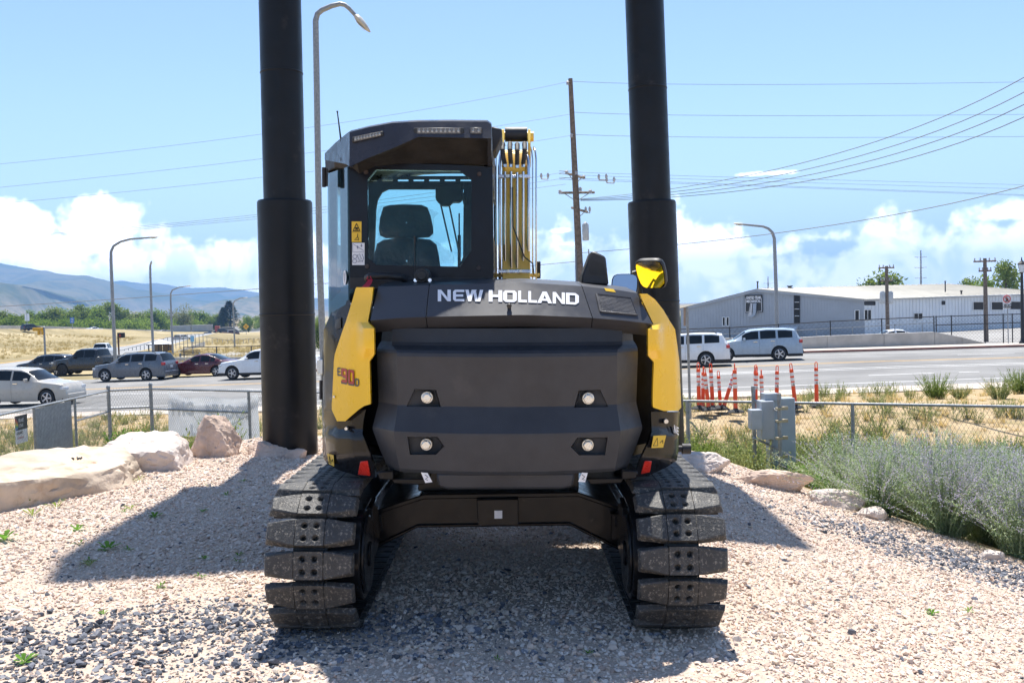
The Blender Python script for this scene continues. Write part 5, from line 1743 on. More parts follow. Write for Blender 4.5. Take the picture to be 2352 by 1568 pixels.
ba, bb = on_line(FB, FB2, 381), on_line(FB, FB2, 590)
nb2 = Vector((-(FB2 - FB).y, (FB2 - FB).x, 0)).normalized()
if nb2.y < 0: nb2 = -nb2
rows = []
for j in range(13):
    f = j / 12
    row = []
    for i in range(25):
        a = i / 24
        top = -0.26 - 0.20 * math.sin(a * math.pi) ** 0.8 * (0.75 + 0.25 * math.sin(a * 9))
        z = top * (1 - f) + (-1.35) * f
        fold = 0.05 + 0.03 * math.sin(a * 17 + f * 3) * (1 - f) + 0.05 * math.exp(-((f - 0.12 - 0.1 * math.sin(a * 3.1)) / 0.08) ** 2)
        row.append(ba.lerp(bb, a) + Vector((0, 0, z)) + nb2 * fold)
    rows.append(row)
bo_ = MB().grid(rows).build('banner', vinyl('white_vinyl', (0.80, 0.82, 0.84)), smooth=60, label='sagging white vinyl banner tied behind the chain link fence', cat='banner')
mghost = vinyl('show_through_print', (0.93, 0.94, 0.95))
for txt, x, z, h in [('PrIG', 0.06, -0.82, 0.34), ('NUOOS', 0.45, -0.86, 0.34), ('L', 0.27, -1.30, 0.26), ('R', 0.70, -1.30, 0.26)]:
    vs, fs = textmesh(txt, h * 1.3, 0.025, 0.95)
    W = (bb - ba).length
    mb = MB(); mb.add([ba.lerp(bb, min(1, x + vx / W)) + Vector((0, 0, z + vy)) + nb2 * 0.012 for vx, vy in vs], fs)
    q = mb.build('show_through_letters', mghost); q.parent = bo_

# ================================================================ orange delineator posts
M_OR = mat('orange_plastic', (0.80, 0.085, 0.02), 0.45, var=0.08, scale=5, dirt=((0.5, 0.2, 0.1), 9, 0.66, 0.3))
M_REF = mat('white_reflective_band', (0.75, 0.76, 0.78), 0.35, var=0.08, scale=30)
M_BASE = mat('recycled_rubber_base', (0.03, 0.03, 0.03), 0.85)


def delineator():
    o = empty('delineator_post')
    mb = MB(); mb.lathe([(0.20, 0), (0.205, 0.02), (0.17, 0.05), (0.07, 0.075), (0.055, 0.10)], 8); mb.build('base', M_BASE, o, smooth=30)
    mb = MB(); mb.lathe([(0.052, 0.06), (0.050, 0.50), (0.046, 0.93), (0.049, 0.935), (0.049, 0.99), (0.038, 1.0)], 14); tb = mb.build('tube', M_OR, o, smooth=40)
    for z in (0.70, 0.83):
        mb = MB(); mb.lathe([(0.0495 - (z - .7) * 0.01, z), (0.049 - (z - .7) * 0.01, z + 0.085)], 14); mb.build('reflective_band', M_REF, o, smooth=40)
        mb = MB(); mb.lathe([(0.052, z + 0.088), (0.052, z + 0.105)], 14); mb.build('collar', M_OR, o, smooth=40)
    mb = MB(); mb.lathe([(0.0495, 0.575), (0.049, 0.665)], 14)
    lb = mb.build('label_band', M_REF, o, smooth=40)
    q = MB()
    for k in range(3): q.box((0.0, -0.0505, 0.592 + k * 0.024), (0.055 - 0.012 * k, 0.002, 0.012))
    q.build('label_print', M_INK, lb)
    mb = MB(); mb.tube([(-0.028, 0, 0.99), (-0.03, 0, 1.10), (-0.02, 0, 1.135), (0, 0, 1.145), (0.02, 0, 1.135), (0.03, 0, 1.10), (0.028, 0, 0.99)], 0.0115, 7); mb.build('loop_handle', M_OR, o, smooth=60)
    return o


ORD = ['first', 'second', 'third', 'fourth', 'fifth', 'sixth', 'seventh', 'eighth', 'ninth', 'tenth', 'eleventh', 'twelfth', 'last']
src = None
z8 = lambda zx, zy: ((2650 + zx / 1.6266) / 1.7415, (1050 + zy / 1.6266) / 1.7415)
for i, (tx, ty, bx_, by_, dd, yaw, note) in enumerate([(232, 650, 238, 952, 24.6, 0, 'upright orange delineator, leftmost beside the excavator'), (266, 676, 262, 955, 24.9, 60, 'orange delineator standing behind the crossed second one'), (270, 682, 302, 960, 24.3, 20, 'orange delineator leaning left, near the left end'), (312, 656, 328, 952, 24.8, 5, 'orange delineator with black label, fourth from the left'),
        (362, 703, 378, 958, 25.2, 0, 'shorter-looking orange delineator just left of the strongly leaning one'), (478, 684, 394, 950, 25.0, 40, 'orange delineator leaning far over to the right'), (468, 656, 476, 975, 23.9, 85, 'upright orange delineator crossed by the leaning one'), (606, 664, 606, 968, 24.6, 10, 'orange delineator behind the left cabinet post'),
        (612, 674, 600, 972, 24.2, 30, 'orange delineator doubled up with the one behind the cabinet post'), (642, 696, 650, 975, 24.0, 90, 'orange delineator behind the cabinet, seen handle edge on'), (746, 668, 742, 955, 24.6, 8, 'orange delineator behind the right cabinet post'), (833, 654, 867, 948, 24.7, 5, 'orange delineator leaning left, second from the right end'), (999, 645, 1003, 935, 25.2, 0, 'solitary orange delineator at the right end of the row')]):
    b0, t0 = at(*z8(bx_, by_), dd), at(*z8(tx, ty), dd)
    o = delineator() if src is None else copy_tree(src)
    src = src or o
    zg = ground_z(b0.x, b0.y)
    ax = (t0 - b0).normalized()
    o.rotation_mode = 'QUATERNION'
    o.rotation_quaternion = Vector((0, 0, 1)).rotation_difference(ax) @ Matrix.Rotation(R(yaw), 3, 'Z').to_quaternion()
    o.location = b0
    k = (t0 - b0).length / 1.15
    o.scale = (k ** 0.5, k ** 0.5, k)
    tag(o, note, 'delineator', 'orange delineator posts behind the fence')

# ================================================================ electrical cabinet on two posts
ec = empty('electrical_cabinet', at(1760, 1080, 14.4), label='grey electrical cabinet mounted on two galvanised posts by the fence', cat='cabinet')
M_CABG = mat('grey_enclosure_paint', (0.36, 0.40, 0.45), 0.45, var=0.06, scale=6)


def slab(par, name, m, uv, d, depth, bevel=0.006):
    u0, v0, u1, v1 = uv
    a, b = at(u0, v1, d), at(u1, v0, d)
    mb = MB(); mb.box(((a.x + b.x) / 2, d + depth / 2, (a.z + b.z) / 2), (abs(b.x - a.x), depth, abs(b.z - a.z)))
    return child(mb, name, m, par, bevel=bevel)


for u, vt in ((1730, 887), (1789, 904)):
    a = at(u, vt, 14.2 if u > 1750 else 14.75)
    mb = MB(); mb.cyl((a.x, a.y, -2.2), (a.x, a.y, a.z), 0.031, n=12); mb.cyl((a.x, a.y, a.z - 0.10), (a.x, a.y, a.z + 0.003), 0.034, n=12)
    child(mb, 'post', M_GALV, ec)
bd = slab(ec, 'main_enclosure', M_CABG, (1772, 914, 1826, 1081), 14.55, 0.3)
slab(ec, 'meter_box', M_CABG, (1750, 921, 1778, 1010), 14.38, 0.3)
slab(ec, 'junction_box', M_CABG, (1757, 903, 1788, 921), 14.5, 0.28)
slab(ec, 'small_box', M_CABG, (1726, 941, 1751, 987), 14.30, 0.2)
for v in (924, 1011):
    a, b = at(1731, v - 6, 14.7), at(1793, v + 22, 14.3)
    mb = MB(); mb.tube([a, b], 0.02, 4); child(mb, 'strut_channel', M_GALV, ec)
for v in (938, 967, 1006, 1049):
    p = at(1789, v, 14.17)
    mb = MB(); mb.box(p, (0.10, 0.05, 0.035)); mb.box(p + Vector((0.09, 0.03, 0)), (0.10, 0.03, 0.05)); child(mb, 'post_clamp', mat('brass_clamp', (0.40, 0.34, 0.24), 0.4, 0.5), ec, bevel=0.004)
mb = MB(); a, b = at(1772, 1010, 14.45), at(1772, 1075, 14.45); mb.cyl((a.x, a.y, a.z), (a.x, a.y, b.z - 0.5), 0.027, n=10); child(mb, 'conduit', M_GALV, ec)
# ================================================================ loose gravel on the mound (uncountable)
rg = np.random.default_rng(5)


def stone_src(seed):
    r = random.Random(seed)
    bm = bmesh.new()
    for _ in range(11):
        v = Vector((r.gauss(0, 1), r.gauss(0, 1), r.gauss(0, 1))).normalized()
        bm.verts.new((v.x * 0.5 * r.uniform(0.85, 1.1), v.y * 0.40 * r.uniform(0.85, 1.1), v.z * 0.27 * r.uniform(0.85, 1.1)))
    bmesh.ops.convex_hull(bm, input=bm.verts[:])
    bmesh.ops.delete(bm, geom=[v for v in bm.verts if not v.link_faces], context='VERTS')
    me = bpy.data.meshes.new('stone'); bm.to_mesh(me); bm.free()
    return me


mst = bpy.data.materials.new('gravel_stone')
mst.use_nodes = True
t = NT(mst.node_tree)
p = t.nt.nodes['Principled BSDF']
tone = t.n('ShaderNodeAttribute', attribute_name='tone', attribute_type='INSTANCER').outputs['Color']
tc = t.n('ShaderNodeTexCoord').outputs['Object']
t.l(t.mix(t.ramp(t.noise(tc, 3, 3), 0.3, 0.7, 0, 0.35), tone, t.mix(1.0, tone, (0.75, 0.72, 0.7), 'MULTIPLY')), p.inputs['Base Color'])
p.inputs['Roughness'].default_value = 0.85
p.inputs['Specular IOR Level'].default_value = 0.25
scol = bpy.data.collections.new('gravel_stones')
for k in range(7):
    m_ = stone_src(100 + k); m_.materials.append(mst)
    so_ = bpy.data.objects.new('stone', m_); scol.objects.link(so_)
NS = 230000
ys_ = np.sqrt(rg.uniform(3.2 ** 2, 12.6 ** 2, NS))
xs_ = rg.uniform(-1, 1, NS) * np.minimum(ys_ * 0.54 + 0.35, 7)
# regular lookup of the ground height and the mound edge
GXs, GYs = np.arange(-7.2, 7.21, 0.15), np.arange(3.0, 12.91, 0.15)
GH = np.array([[ground_z(x, y) for x in GXs] for y in GYs]); GO = np.array([[outside(x, y) for x in GXs] for y in GYs])


def look(T, x, y):
    fx = np.clip((x - GXs[0]) / 0.15, 0, len(GXs) - 1.001); fy = np.clip((y - GYs[0]) / 0.15, 0, len(GYs) - 1.001)
    i, j = fx.astype(int), fy.astype(int); a, b = fx - i, fy - j
    return (T[j, i] * (1 - a) + T[j, i + 1] * a) * (1 - b) + (T[j + 1, i] * (1 - a) + T[j + 1, i + 1] * a) * b


keep = look(GO, xs_, ys_) < rg.uniform(0.0, 0.5, NS)
xs_, ys_ = xs_[keep], ys_[keep]
NS = len(xs_)
zs_ = look(GH, xs_, ys_)
nz_ = np.array([noise.noise(Vector((x * 0.9, y * 0.9, 7))) for x, y in zip(xs_, ys_)])
nf_ = np.array([noise.noise(Vector((x * 3.5, y * 3.5, 2))) for x, y in zip(xs_, ys_)])
# where darker crushed stone has mixed in
dk = np.clip(1.25 - np.hypot((xs_ + 2.6) / 1.6, (ys_ - 4.75) / 0.62), 0, 1) + np.clip(1.2 - np.hypot((xs_ + 1.4) / 0.9, (ys_ - 5.15) / 0.5), 0, 1) * 0.9 + np.clip(1.2 - np.hypot((xs_ - 3.5 + (ys_ - 8.0) * 0.6) / 0.85, (ys_ - 8.0) / 1.3), 0, 1) * 0.8 + np.clip(1.0 - np.hypot((xs_ + 0.4) / 1.2, (ys_ - 5.1) / 0.6), 0, 1) * 0.35
pd = np.clip(dk * 0.95 + nz_ * 0.25 * (dk > 0) + 0.012, 0.012, 0.72)
u_ = rg.random(NS)
isd = u_ < pd
base = np.array([[0.72, 0.61, 0.53], [0.74, 0.66, 0.60], [0.67, 0.54, 0.45], [0.74, 0.67, 0.61], [0.64, 0.49, 0.41], [0.70, 0.61, 0.50], [0.46, 0.35, 0.29]])
dark = np.array([[0.13, 0.135, 0.15], [0.19, 0.19, 0.205], [0.09, 0.095, 0.105], [0.25, 0.24, 0.24]])
tonec = np.where(isd[:, None], dark[rg.integers(0, 4, NS)], base[rg.choice(7, NS, p=[.25, .2, .18, .17, .08, .09, .03])])
tonec = tonec * (0.86 + 0.24 * rg.random((NS, 1))) * np.where(isd[:, None], [[0.95, 1.0, 1.08]], [[1.0, 0.955, 0.905]])
sz = np.clip(rg.lognormal(math.log(0.0225), 0.40, NS), 0.009, 0.058) * (1 + 0.25 * isd)
sz *= 1 - 0.35 * np.clip(nf_ * 2, 0, 1)
me = bpy.data.meshes.new('gravel')
me.vertices.add(NS)
me.vertices.foreach_set('co', np.stack([xs_, ys_, zs_ + sz * rg.uniform(-0.12, 0.2, NS)], 1).astype('f').ravel())
for nm, tp, arr in (('tone', 'FLOAT_COLOR', np.concatenate([tonec, np.ones((NS, 1))], 1)), ('size', 'FLOAT_VECTOR', np.stack([sz, sz * rg.uniform(.75, 1.2, NS), sz * rg.uniform(.75, 1.25, NS)], 1)), ('turn', 'FLOAT_VECTOR', np.stack([rg.normal(0, .35, NS), rg.normal(0, .35, NS), rg.uniform(0, 6.28, NS)], 1))):
    at_ = me.attributes.new(nm, tp, 'POINT')
    at_.data.foreach_set('color' if 'COLOR' in tp else 'vector', arr.astype('f').ravel())
gvo = bpy.data.objects.new('gravel', me)
COL.objects.link(gvo)
tag(gvo, 'loose pinkish and grey crushed stone covering the mound', 'gravel', kind='stuff')
ng = bpy.data.node_groups.new('scatter_gravel', 'GeometryNodeTree')
ng.interface.new_socket('Geometry', in_out='INPUT', socket_type='NodeSocketGeometry')
ng.interface.new_socket('Geometry', in_out='OUTPUT', socket_type='NodeSocketGeometry')
t = NT(ng)
gi, go = t.n('NodeGroupInput'), t.n('NodeGroupOutput')
ci = t.n('GeometryNodeCollectionInfo'); ci.inputs[0].default_value = scol
ci.inputs['Separate Children'].default_value = True; ci.inputs['Reset Children'].default_value = True
mp_ = t.n('GeometryNodeMeshToPoints'); t.l(gi.outputs[0], mp_.inputs[0])
ip = t.n('GeometryNodeInstanceOnPoints'); t.l(mp_.outputs[0], ip.inputs['Points'])
t.l(ci.outputs[0], ip.inputs['Instance']); ip.inputs['Pick Instance'].default_value = True
for nm, sk in (('turn', 'Rotation'), ('size', 'Scale')):
    na = t.n('GeometryNodeInputNamedAttribute', data_type='FLOAT_VECTOR'); na.inputs[0].default_value = nm
    if sk == 'Rotation':
        er = t.n('FunctionNodeEulerToRotation'); t.l(na.outputs[0], er.inputs[0]); t.l(er.outputs[0], ip.inputs[sk])
    else: t.l(na.outputs[0], ip.inputs[sk])
t.l(ip.outputs[0], go.inputs[0])
gm = gvo.modifiers.new('scatter', 'NODES'); gm.node_group = ng

# ================================================================ plants
L_SAGE = leafmat('sage_leaf', (0.23, 0.34, 0.17), (0.55, 0.63, 0.46), 0.4)
L_FLOW = leafmat('sage_flower', (0.40, 0.34, 0.60), (0.64, 0.57, 0.78), 0.4)
L_WEED = leafmat('weed_leaf', (0.10, 0.17, 0.035), (0.26, 0.33, 0.09), 0.4)
L_OLIVE = leafmat('dusty_weed_leaf', (0.16, 0.20, 0.07), (0.33, 0.36, 0.16), 0.35)
L_GREEN = leafmat('fresh_leaf', (0.07, 0.19, 0.03), (0.20, 0.38, 0.08), 0.45)
L_DRY = leafmat('dry_grass', (0.42, 0.30, 0.13), (0.66, 0.52, 0.28), 0.35)


def leaf(mb, p, d, L, W, up=None):
    d = d.normalized()
    s = d.cross(up or Vector((0, 0, 1)))
    if s.length < 0.05: s = d.orthogonal()
    s = s.normalized() * W / 2
    m_ = p + d * L * 0.45
    mb.add([p, m_ - s, p + d * L, m_ + s], [(0, 1, 2, 3)])


def blade(mb, p, d, L, W, droop, r):
    s = Vector((-d.y, d.x, 0))
    if s.length < 0.01: s = Vector((1, 0, 0))
    s = s.normalized() * W / 2
    a = p + d * L * 0.5
    e = p + d * L + Vector((d.x, d.y, -1)) * droop * L * 0.4
    mb.add([p - s, p + s, a + s * 0.8, a - s * 0.8, e], [(0, 1, 2, 3), (3, 2, 4)])


def rv(r, a=1.0): return Vector((r.gauss(0, a), r.gauss(0, a), r.gauss(0, a)))


def sage_mesh(seed, H, spread, stems, flow):
    """arching grey-green stems with small leaves and violet florets along the upper part"""
    r = random.Random(seed)
    st, fl = MB(), MB()
    for _ in range(stems):
        g = r.uniform(0, 6.283); lean = abs(r.gauss(0, 1)) * spread
        h = H * r.uniform(0.6, 1.05) * (1 - 0.18 * min(1, lean))
        b = Vector((math.cos(g), math.sin(g), 0)) * r.uniform(0, 0.16)
        o = Vector((math.cos(g), math.sin(g), 0))
        P = [b, b + o * lean * 0.12 + Vector((0, 0, h * 0.35)), b + o * lean * 0.36 + Vector((0, 0, h * 0.72)), b + o * lean * 0.62 + Vector((0, 0, h))]
        P = [q + rv(r, 0.008) for q in P]
        st.tube(P, [0.0032, 0.0028, 0.0022, 0.0012], 3, False)
        hasf = r.random() < flow
        for k in range(34):
            f = 0.10 + 0.88 * k / 34 + r.uniform(0, 0.02)
            i = min(2, int(f * 3)); q = P[i].lerp(P[i + 1], f * 3 - i)
            dr = (rv(r).normalized() + (P[i + 1] - P[i]).normalized() * 0.8)
            if f > 0.52 and hasf:
                for _ in range(2): leaf(fl, q + rv(r, 0.004), rv(r) + Vector((0, 0, 0.5)), r.uniform(0.010, 0.018), 0.011)
            else: leaf(st, q, dr, r.uniform(0.026, 0.06) * (1.15 - 0.5 * f), r.uniform(0.008, 0.016))
            if f > 0.35 and r.random() < 0.32:
                e = q + dr.normalized() * r.uniform(0.05, 0.11) + Vector((0, 0, 0.03))
                st.tube([q, e], [0.0014, 0.0008], 3, False)
                for _ in range(4): leaf(fl if (hasf and f > 0.45) else st, q.lerp(e, r.random()), rv(r) + Vector((0, 0, 0.4)), r.uniform(0.010, 0.02), 0.008)
    return st, fl


def plant_obj(name, loc, parts, rz=0.0, sc=1.0, label=None, cat='plant', group=None, first=None):
    o = empty(name, loc, rz, label, cat, group)
    o.scale = (sc,) * 3 if not isinstance(sc, tuple) else sc
    for nm, me_ in parts:
        c = bpy.data.objects.new(nm, me_); COL.objects.link(c); c.parent = o
    return o


def meshonly(mb, name, m):
    o = mb.build(name, m); me_ = o.data; bpy.data.objects.remove(o); return me_


SAGE = []
for k, (H, sp, n, fw) in enumerate([(1.15, 0.75, 200, 0.6), (1.0, 0.8, 200, 0.4), (1.2, 0.7, 190, 0.75)]):
    st, fl = sage_mesh(60 + k, H, sp, n, fw)
    SAGE.append([('stems', meshonly(st, 'stems', L_SAGE)), ('flowers', meshonly(fl, 'flowers', L_FLOW))])
rs = random.Random(9)
spots = [(3.62, 9.85, 0.72, 1), (4.05, 9.3, 0.80, 0), (4.5, 8.75, 0.82, 2), (5.0, 8.2, 0.80, 0), (4.15, 10.6, 0.95, 1), (4.8, 10.0, 0.98, 0), (5.4, 9.4, 1.0, 2), (4.75, 11.2, 1.05, 0), (5.6, 10.7, 1.08, 2), (6.2, 10.0, 1.05, 0), (5.6, 12.0, 1.1, 1), (6.6, 11.4, 1.1, 2), (3.9, 11.6, 0.85, 1), (4.5, 7.75, 0.55, 2), (4.3, 9.75, 0.85, 0), (4.75, 9.3, 0.9, 2), (5.3, 8.75, 0.9, 1), (5.1, 10.6, 1.0, 0), (6.4, 12.8, 1.1, 0), (7.4, 12.2, 1.1, 1)]
for i, (x, y, s, k) in enumerate(spots):
    plant_obj('sage_bush', (x, y, ground_z(x, y) - 0.03), SAGE[k], rs.uniform(0, 6.28), (s * 1.15, s * 1.15, s), 'grey-green sage bush with thin violet flower spikes, right of the gravel', 'bush', 'sage bushes beside the gravel mound')


def weed_mesh(seed, H, W, n, leafL, leafW, L_=None):
    r = random.Random(seed); mb = MB()
    for _ in range(n):
        g = r.uniform(0, 6.283); o = Vector((math.cos(g), math.sin(g), 0)); rad = W * math.sqrt(r.random())
        h = H * r.uniform(0.45, 1.0)
        P = [o * rad * 0.25, o * rad * 0.6 + Vector((0, 0, h * 0.5)), o * rad + Vector((r.gauss(0, .03), r.gauss(0, .03), h))]
        mb.tube(P, [0.004, 0.003, 0.0015], 3, False)
        for k in range(13):
            f = 0.12 + 0.86 * k / 13; i = min(1, int(f * 2)); q = P[i].lerp(P[i + 1], f * 2 - i)
            leaf(mb, q, rv(r) + Vector((0, 0, 0.35)), leafL * r.uniform(0.6, 1.2), leafW * r.uniform(0.7, 1.2))
    return mb


WEED = [meshonly(weed_mesh(200 + k, h, w_, n, a, b), 'stems', m) for k, (h, w_, n, a, b, m) in enumerate([(0.5, 0.4, 110, 0.045, 0.016, L_OLIVE), (0.55, 0.42, 150, 0.045, 0.017, L_WEED), (0.4, 0.5, 70, 0.045, 0.016, L_OLIVE), (0.5, 0.55, 110, 0.05, 0.03, L_GREEN)])]
# tufts that can be told apart behind the fence
tuft = [((2150, 905), 27.5, 1.45, 1, 'round green weed tuft on the verge before the road'), ((2295, 918), 26.0, 1.3, 0, 'weed tuft on the verge at the right picture edge'), ((2205, 910), 26.5, 0.95, 0, 'small weed on the verge right of the round tuft'), ((2010, 912), 26, 0.8, 2, 'thin weed beside the solitary orange post'), ((2345, 905), 28, 1.5, 1, 'taller verge weed cut by the right picture edge'), ((2220, 960), 18.5, 1.0, 0, 'loose weed behind the mesh above the sage')]
for (u, v), d, s, k, lb in tuft:
    p = at(u, v, d)
    plant_obj('weed_tuft', (p.x, p.y, ground_z(p.x, p.y) - 0.02), [('stems', WEED[k])], rs.uniform(0, 6), s, lb, 'weed')
for i, (x, y, s) in enumerate([(4.35, 13.2, 1.25), (4.9, 13.6, 1.2), (4.1, 14.0, 1.0)]):
    plant_obj('leafy_shrub', (x, y, ground_z(x, y)), [('stems', WEED[3])], i * 2.0, s, 'bright green leafy shrub between the electrical cabinet and the sage', 'shrub', 'green shrubs beside the electrical cabinet')
for i, (u, d, s) in enumerate([(320, 22.0, 1.2), (285, 22.5, 1.2), (395, 20, 1.1), (420, 19.2, 1.0), (360, 21, 1.1)]):
    p = at(u, 980, d)
    plant_obj('leafy_shrub', (p.x, p.y, ground_z(p.x, p.y)), [('stems', WEED[3])], i * 1.7, (s * 0.8, s * 0.8, s * 1.5), 'bright green leafy shrub inside the chain link fence behind the white boulder', 'shrub', 'green shrubs behind the white boulder')


def joined(name, items, m, label, cat):
    """one uncountable mass of plants"""
    V, Fc = [], []
    for me_, loc, rz, s in items:
        n0 = len(V); c, sn = math.cos(rz), math.sin(rz)
        for v in me_.vertices:
            x, y, z = v.co
            V.append((loc[0] + (c * x - sn * y) * s, loc[1] + (sn * x + c * y) * s, loc[2] + z * s))
        Fc += [tuple(i + n0 for i in f.vertices) for f in me_.polygons]
    mb = MB(); mb.v, mb.f, mb.mi = V, Fc, [0] * len(Fc)
    return tag(mb.build(name, m), label, cat, kind='stuff')


def small(seed, H, W, n):
    r = random.Random(seed); mb = MB()
    for _ in range(n):
        g = r.uniform(0, 6.28); d = Vector((math.cos(g) * r.uniform(0, W), math.sin(g) * r.uniform(0, W), H)).normalized()
        blade(mb, Vector((r.gauss(0, 0.05), r.gauss(0, 0.05), 0)), d, H * r.uniform(0.5, 1.1), 0.012, r.uniform(0, 0.7), r)
    return mb


GR = [meshonly(small(300 + k, h, 0.5, 26), 'g', L_DRY) for k, h in enumerate((0.22, 0.34, 0.15))]
WS = [meshonly(weed_mesh(320 + k, 0.42, 0.28, 14, 0.05, 0.02), 'g', L_OLIVE) for k in range(3)]
items, items2 = [], []
for _ in range(2600):
    y = rs.uniform(13, 40); x = rs.uniform(-0.60, 0.62) * y
    if outside(x, y) < 0.8 or y > road_y(x) + NEARQ - 2.1: continue
    items.append((rs.choice(GR), (x, y, ground_z(x, y) - 0.02), rs.uniform(0, 6), rs.uniform(0.6, 1.3)))
for _ in range(3600):
    y = rs.uniform(13, 36); x = rs.uniform(-0.60, 0.62) * y
    if outside(x, y) < 1.0 or y > road_y(x) + NEARQ - 2.4: continue
    dens = noise.noise(Vector((x * 0.33, y * 0.33, 4))) + (0.35 if (x < -4 and y < 30) else 0) + (0.55 if (2 < x < 6 and y < 22) else 0)
    if dens < rs.uniform(-0.05, 0.45): continue
    items2.append((rs.choice(WS), (x, y, ground_z(x, y) - 0.02), rs.uniform(0, 6), rs.uniform(0.6, 1.35)))
items3 = []
for _ in range(3000):
    y = rs.uniform(12.6, 24); x = rs.uniform(1.0, 0.60 * y) if rs.random() < 0.6 else rs.uniform(-0.55 * y, -3.5)
    if outside(x, y) < 0.7 or y > road_y(x) + NEARQ - 3: continue
    if noise.noise(Vector((x * 0.5, y * 0.5, 9))) + (0.5 if (2.2 < x < 7 and y < 21) else 0) + (0.2 if x < 0 else 0) < rs.uniform(0.1, 0.5): continue
    items3.append((rs.choice(WS), (x, y, ground_z(x, y) - 0.02), rs.uniform(0, 6), rs.uniform(0.5, 1.2)))
joined('weeds', items3, L_WEED, 'green weeds growing thickly about the foot of the fence', 'weeds')
fld = []
for _ in range(9000):
    y = rs.uniform(78, 250); x = -y * rs.uniform(0.24, 0.60)
    if y < road_y(x) + FARQ + 14 or noise.noise(Vector((x * 0.05, y * 0.03, 1))) < rs.uniform(-0.3, 0.35): continue
    if min(abs(x - float(np.interp(y, [q[1] for q in R_], [q[0] for q in R_]))) for R_ in (RAMP, HWY)) < 9: continue
    fld.append((rs.choice(GR), (x, y, ground_z(x, y) - 0.05), rs.uniform(0, 6), rs.uniform(1.6, 3.4)))
joined('grass', fld, leafmat('field_grass', (0.24, 0.19, 0.08), (0.50, 0.40, 0.22), 0.3), 'tussocks of dry grass on the field below the freeway', 'grass')
joined('grass', items, L_DRY, 'bleached dry grass on the verge behind the chain link fence', 'grass')
joined('weeds', items2, L_OLIVE, 'dusty low weeds spread through the dry grass', 'weeds')
# rosettes and sprigs growing in the gravel
def rosette(seed, n, L, W):
    r = random.Random(seed); mb = MB()
    for k in range(n):
        g = 6.283 * k / n + r.uniform(-.3, .3); d = Vector((math.cos(g), math.sin(g), r.uniform(0.35, 1.2)))
        P = Vector((0, 0, 0)); l = L * r.uniform(0.6, 1.1)
        dn = d.normalized(); s = Vector((-dn.y, dn.x, 0)).normalized() * W / 2
        a, b = P + dn * l * 0.4, P + dn * l * 0.75 + Vector((0, 0, -0.05 * l)); e = P + dn * l + Vector((0, 0, -0.18 * l))
        mb.add([P, a - s * 0.7, a + s * 0.7, b - s, b + s, e], [(0, 1, 2), (1, 3, 4, 2), (3, 5, 4)])
    return mb


ROS = [meshonly(rosette(400, 9, 0.085, 0.026), 'leaves', L_GREEN), meshonly(rosette(401, 7, 0.065, 0.014), 'leaves', L_GREEN), meshonly(rosette(402, 12, 0.13, 0.010), 'leaves', L_WEED)]
SPR = [(248, 1262, 1.3, 0, 'leafy'), (178, 1218, 1.0, 0, 'leafy'), (182, 1250, .9, 1, 'leafy'), (10, 1240, 1.5, 0, 'broad leafy'), (295, 1264, .8, 1, ''), (205, 1290, .8, 1, ''), (237, 1410, .7, 1, ''), (205, 1300, .8, 2, ''), (465, 1175, .9, 1, ''), (520, 1138, .9, 1, ''), (355, 1188, 1.0, 0, ''), (470, 1283, .8, 1, ''), (548, 1275, .8, 1, ''), (545, 1290, .7, 1, ''), (460, 1326, .8, 1, ''), (370, 1350, .9, 1, ''), (300, 1170, .8, 2, ''), (285, 1175, .7, 1, ''), (55, 1520, .9, 0, ''), (2140, 1410, .7, 0, ''), (2225, 1405, .8, 1, ''), (1872, 1130, .8, 0, ''), (75, 1185, 1.2, 2, 'grassy'), (130, 1165, 1.0, 2, 'grassy'), (480, 1115, .7, 1, ''), (320, 1105, .8, 2, ''), (1350, 1500, .6, 1, ''), (560, 1105, .7, 1, ''), (1143, 1515, .5, 1, ''), (725, 1077, .7, 0, ''), (65, 1160, 1.2, 2, 'grassy')]
ONES = ['first', 'second', 'third', 'fourth', 'fifth', 'sixth', 'seventh', 'eighth', 'ninth', 'tenth', 'eleventh', 'twelfth', 'thirteenth', 'fourteenth', 'fifteenth', 'sixteenth', 'seventeenth', 'eighteenth', 'nineteenth', 'twentieth']
ORDW = ONES + ['twenty-' + q for q in ONES[:9]] + ['thirtieth'] + ['thirty-' + q for q in ONES[:9]]
SPR.sort()
for i, (u, v, s, k, _) in enumerate(SPR):
    q = RM @ Vector(((u - CX) / F, (CY - v) / F, -1)); d = 5.0
    for _ in range(25):
        p = Vector((0, 0, EYE)) + q * (d / q.y); d *= (EYE - ground_z(p.x, p.y)) / max(0.2, EYE - p.z)
    p = Vector((0, 0, EYE)) + q * (d / q.y)
    plant_obj('sprig', (p.x, p.y, ground_z(p.x, p.y)), [('leaves', ROS[k])], i * 1.3, s, 'small %s weed in the gravel, %s of all from the left' % (('broad-leaved', 'narrow-leaved', 'grassy')[k], ORDW[i]), 'weed', 'weed sprigs in the gravel')
# ================================================================ vehicles
M_CGLASS = mat('dark_car_glass', (0.010, 0.013, 0.016), 0.08, var=0.2, scale=1.5, spec=0.3)
M_CLAD = mat('black_cladding', (0.022, 0.022, 0.024), 0.6)
M_TAIL = mat('red_tail_lens', (0.42, 0.012, 0.018), 0.2, var=0.2, coat=0.5)
M_HEAD = mat('clear_lamp_lens', (0.6, 0.62, 0.64), 0.15, var=0.2, coat=0.5)
M_RIM = mat('alloy_rim', (0.5, 0.5, 0.52), 0.3, 0.8, var=0.1)
M_PLATE = mat('licence_plate', (0.55, 0.57, 0.62), 0.5)


def paint(name, c, rough=0.3, metal=0.0): return mat('car_paint_' + name, c, rough, metal, var=0.04, scale=2, coat=0.6)


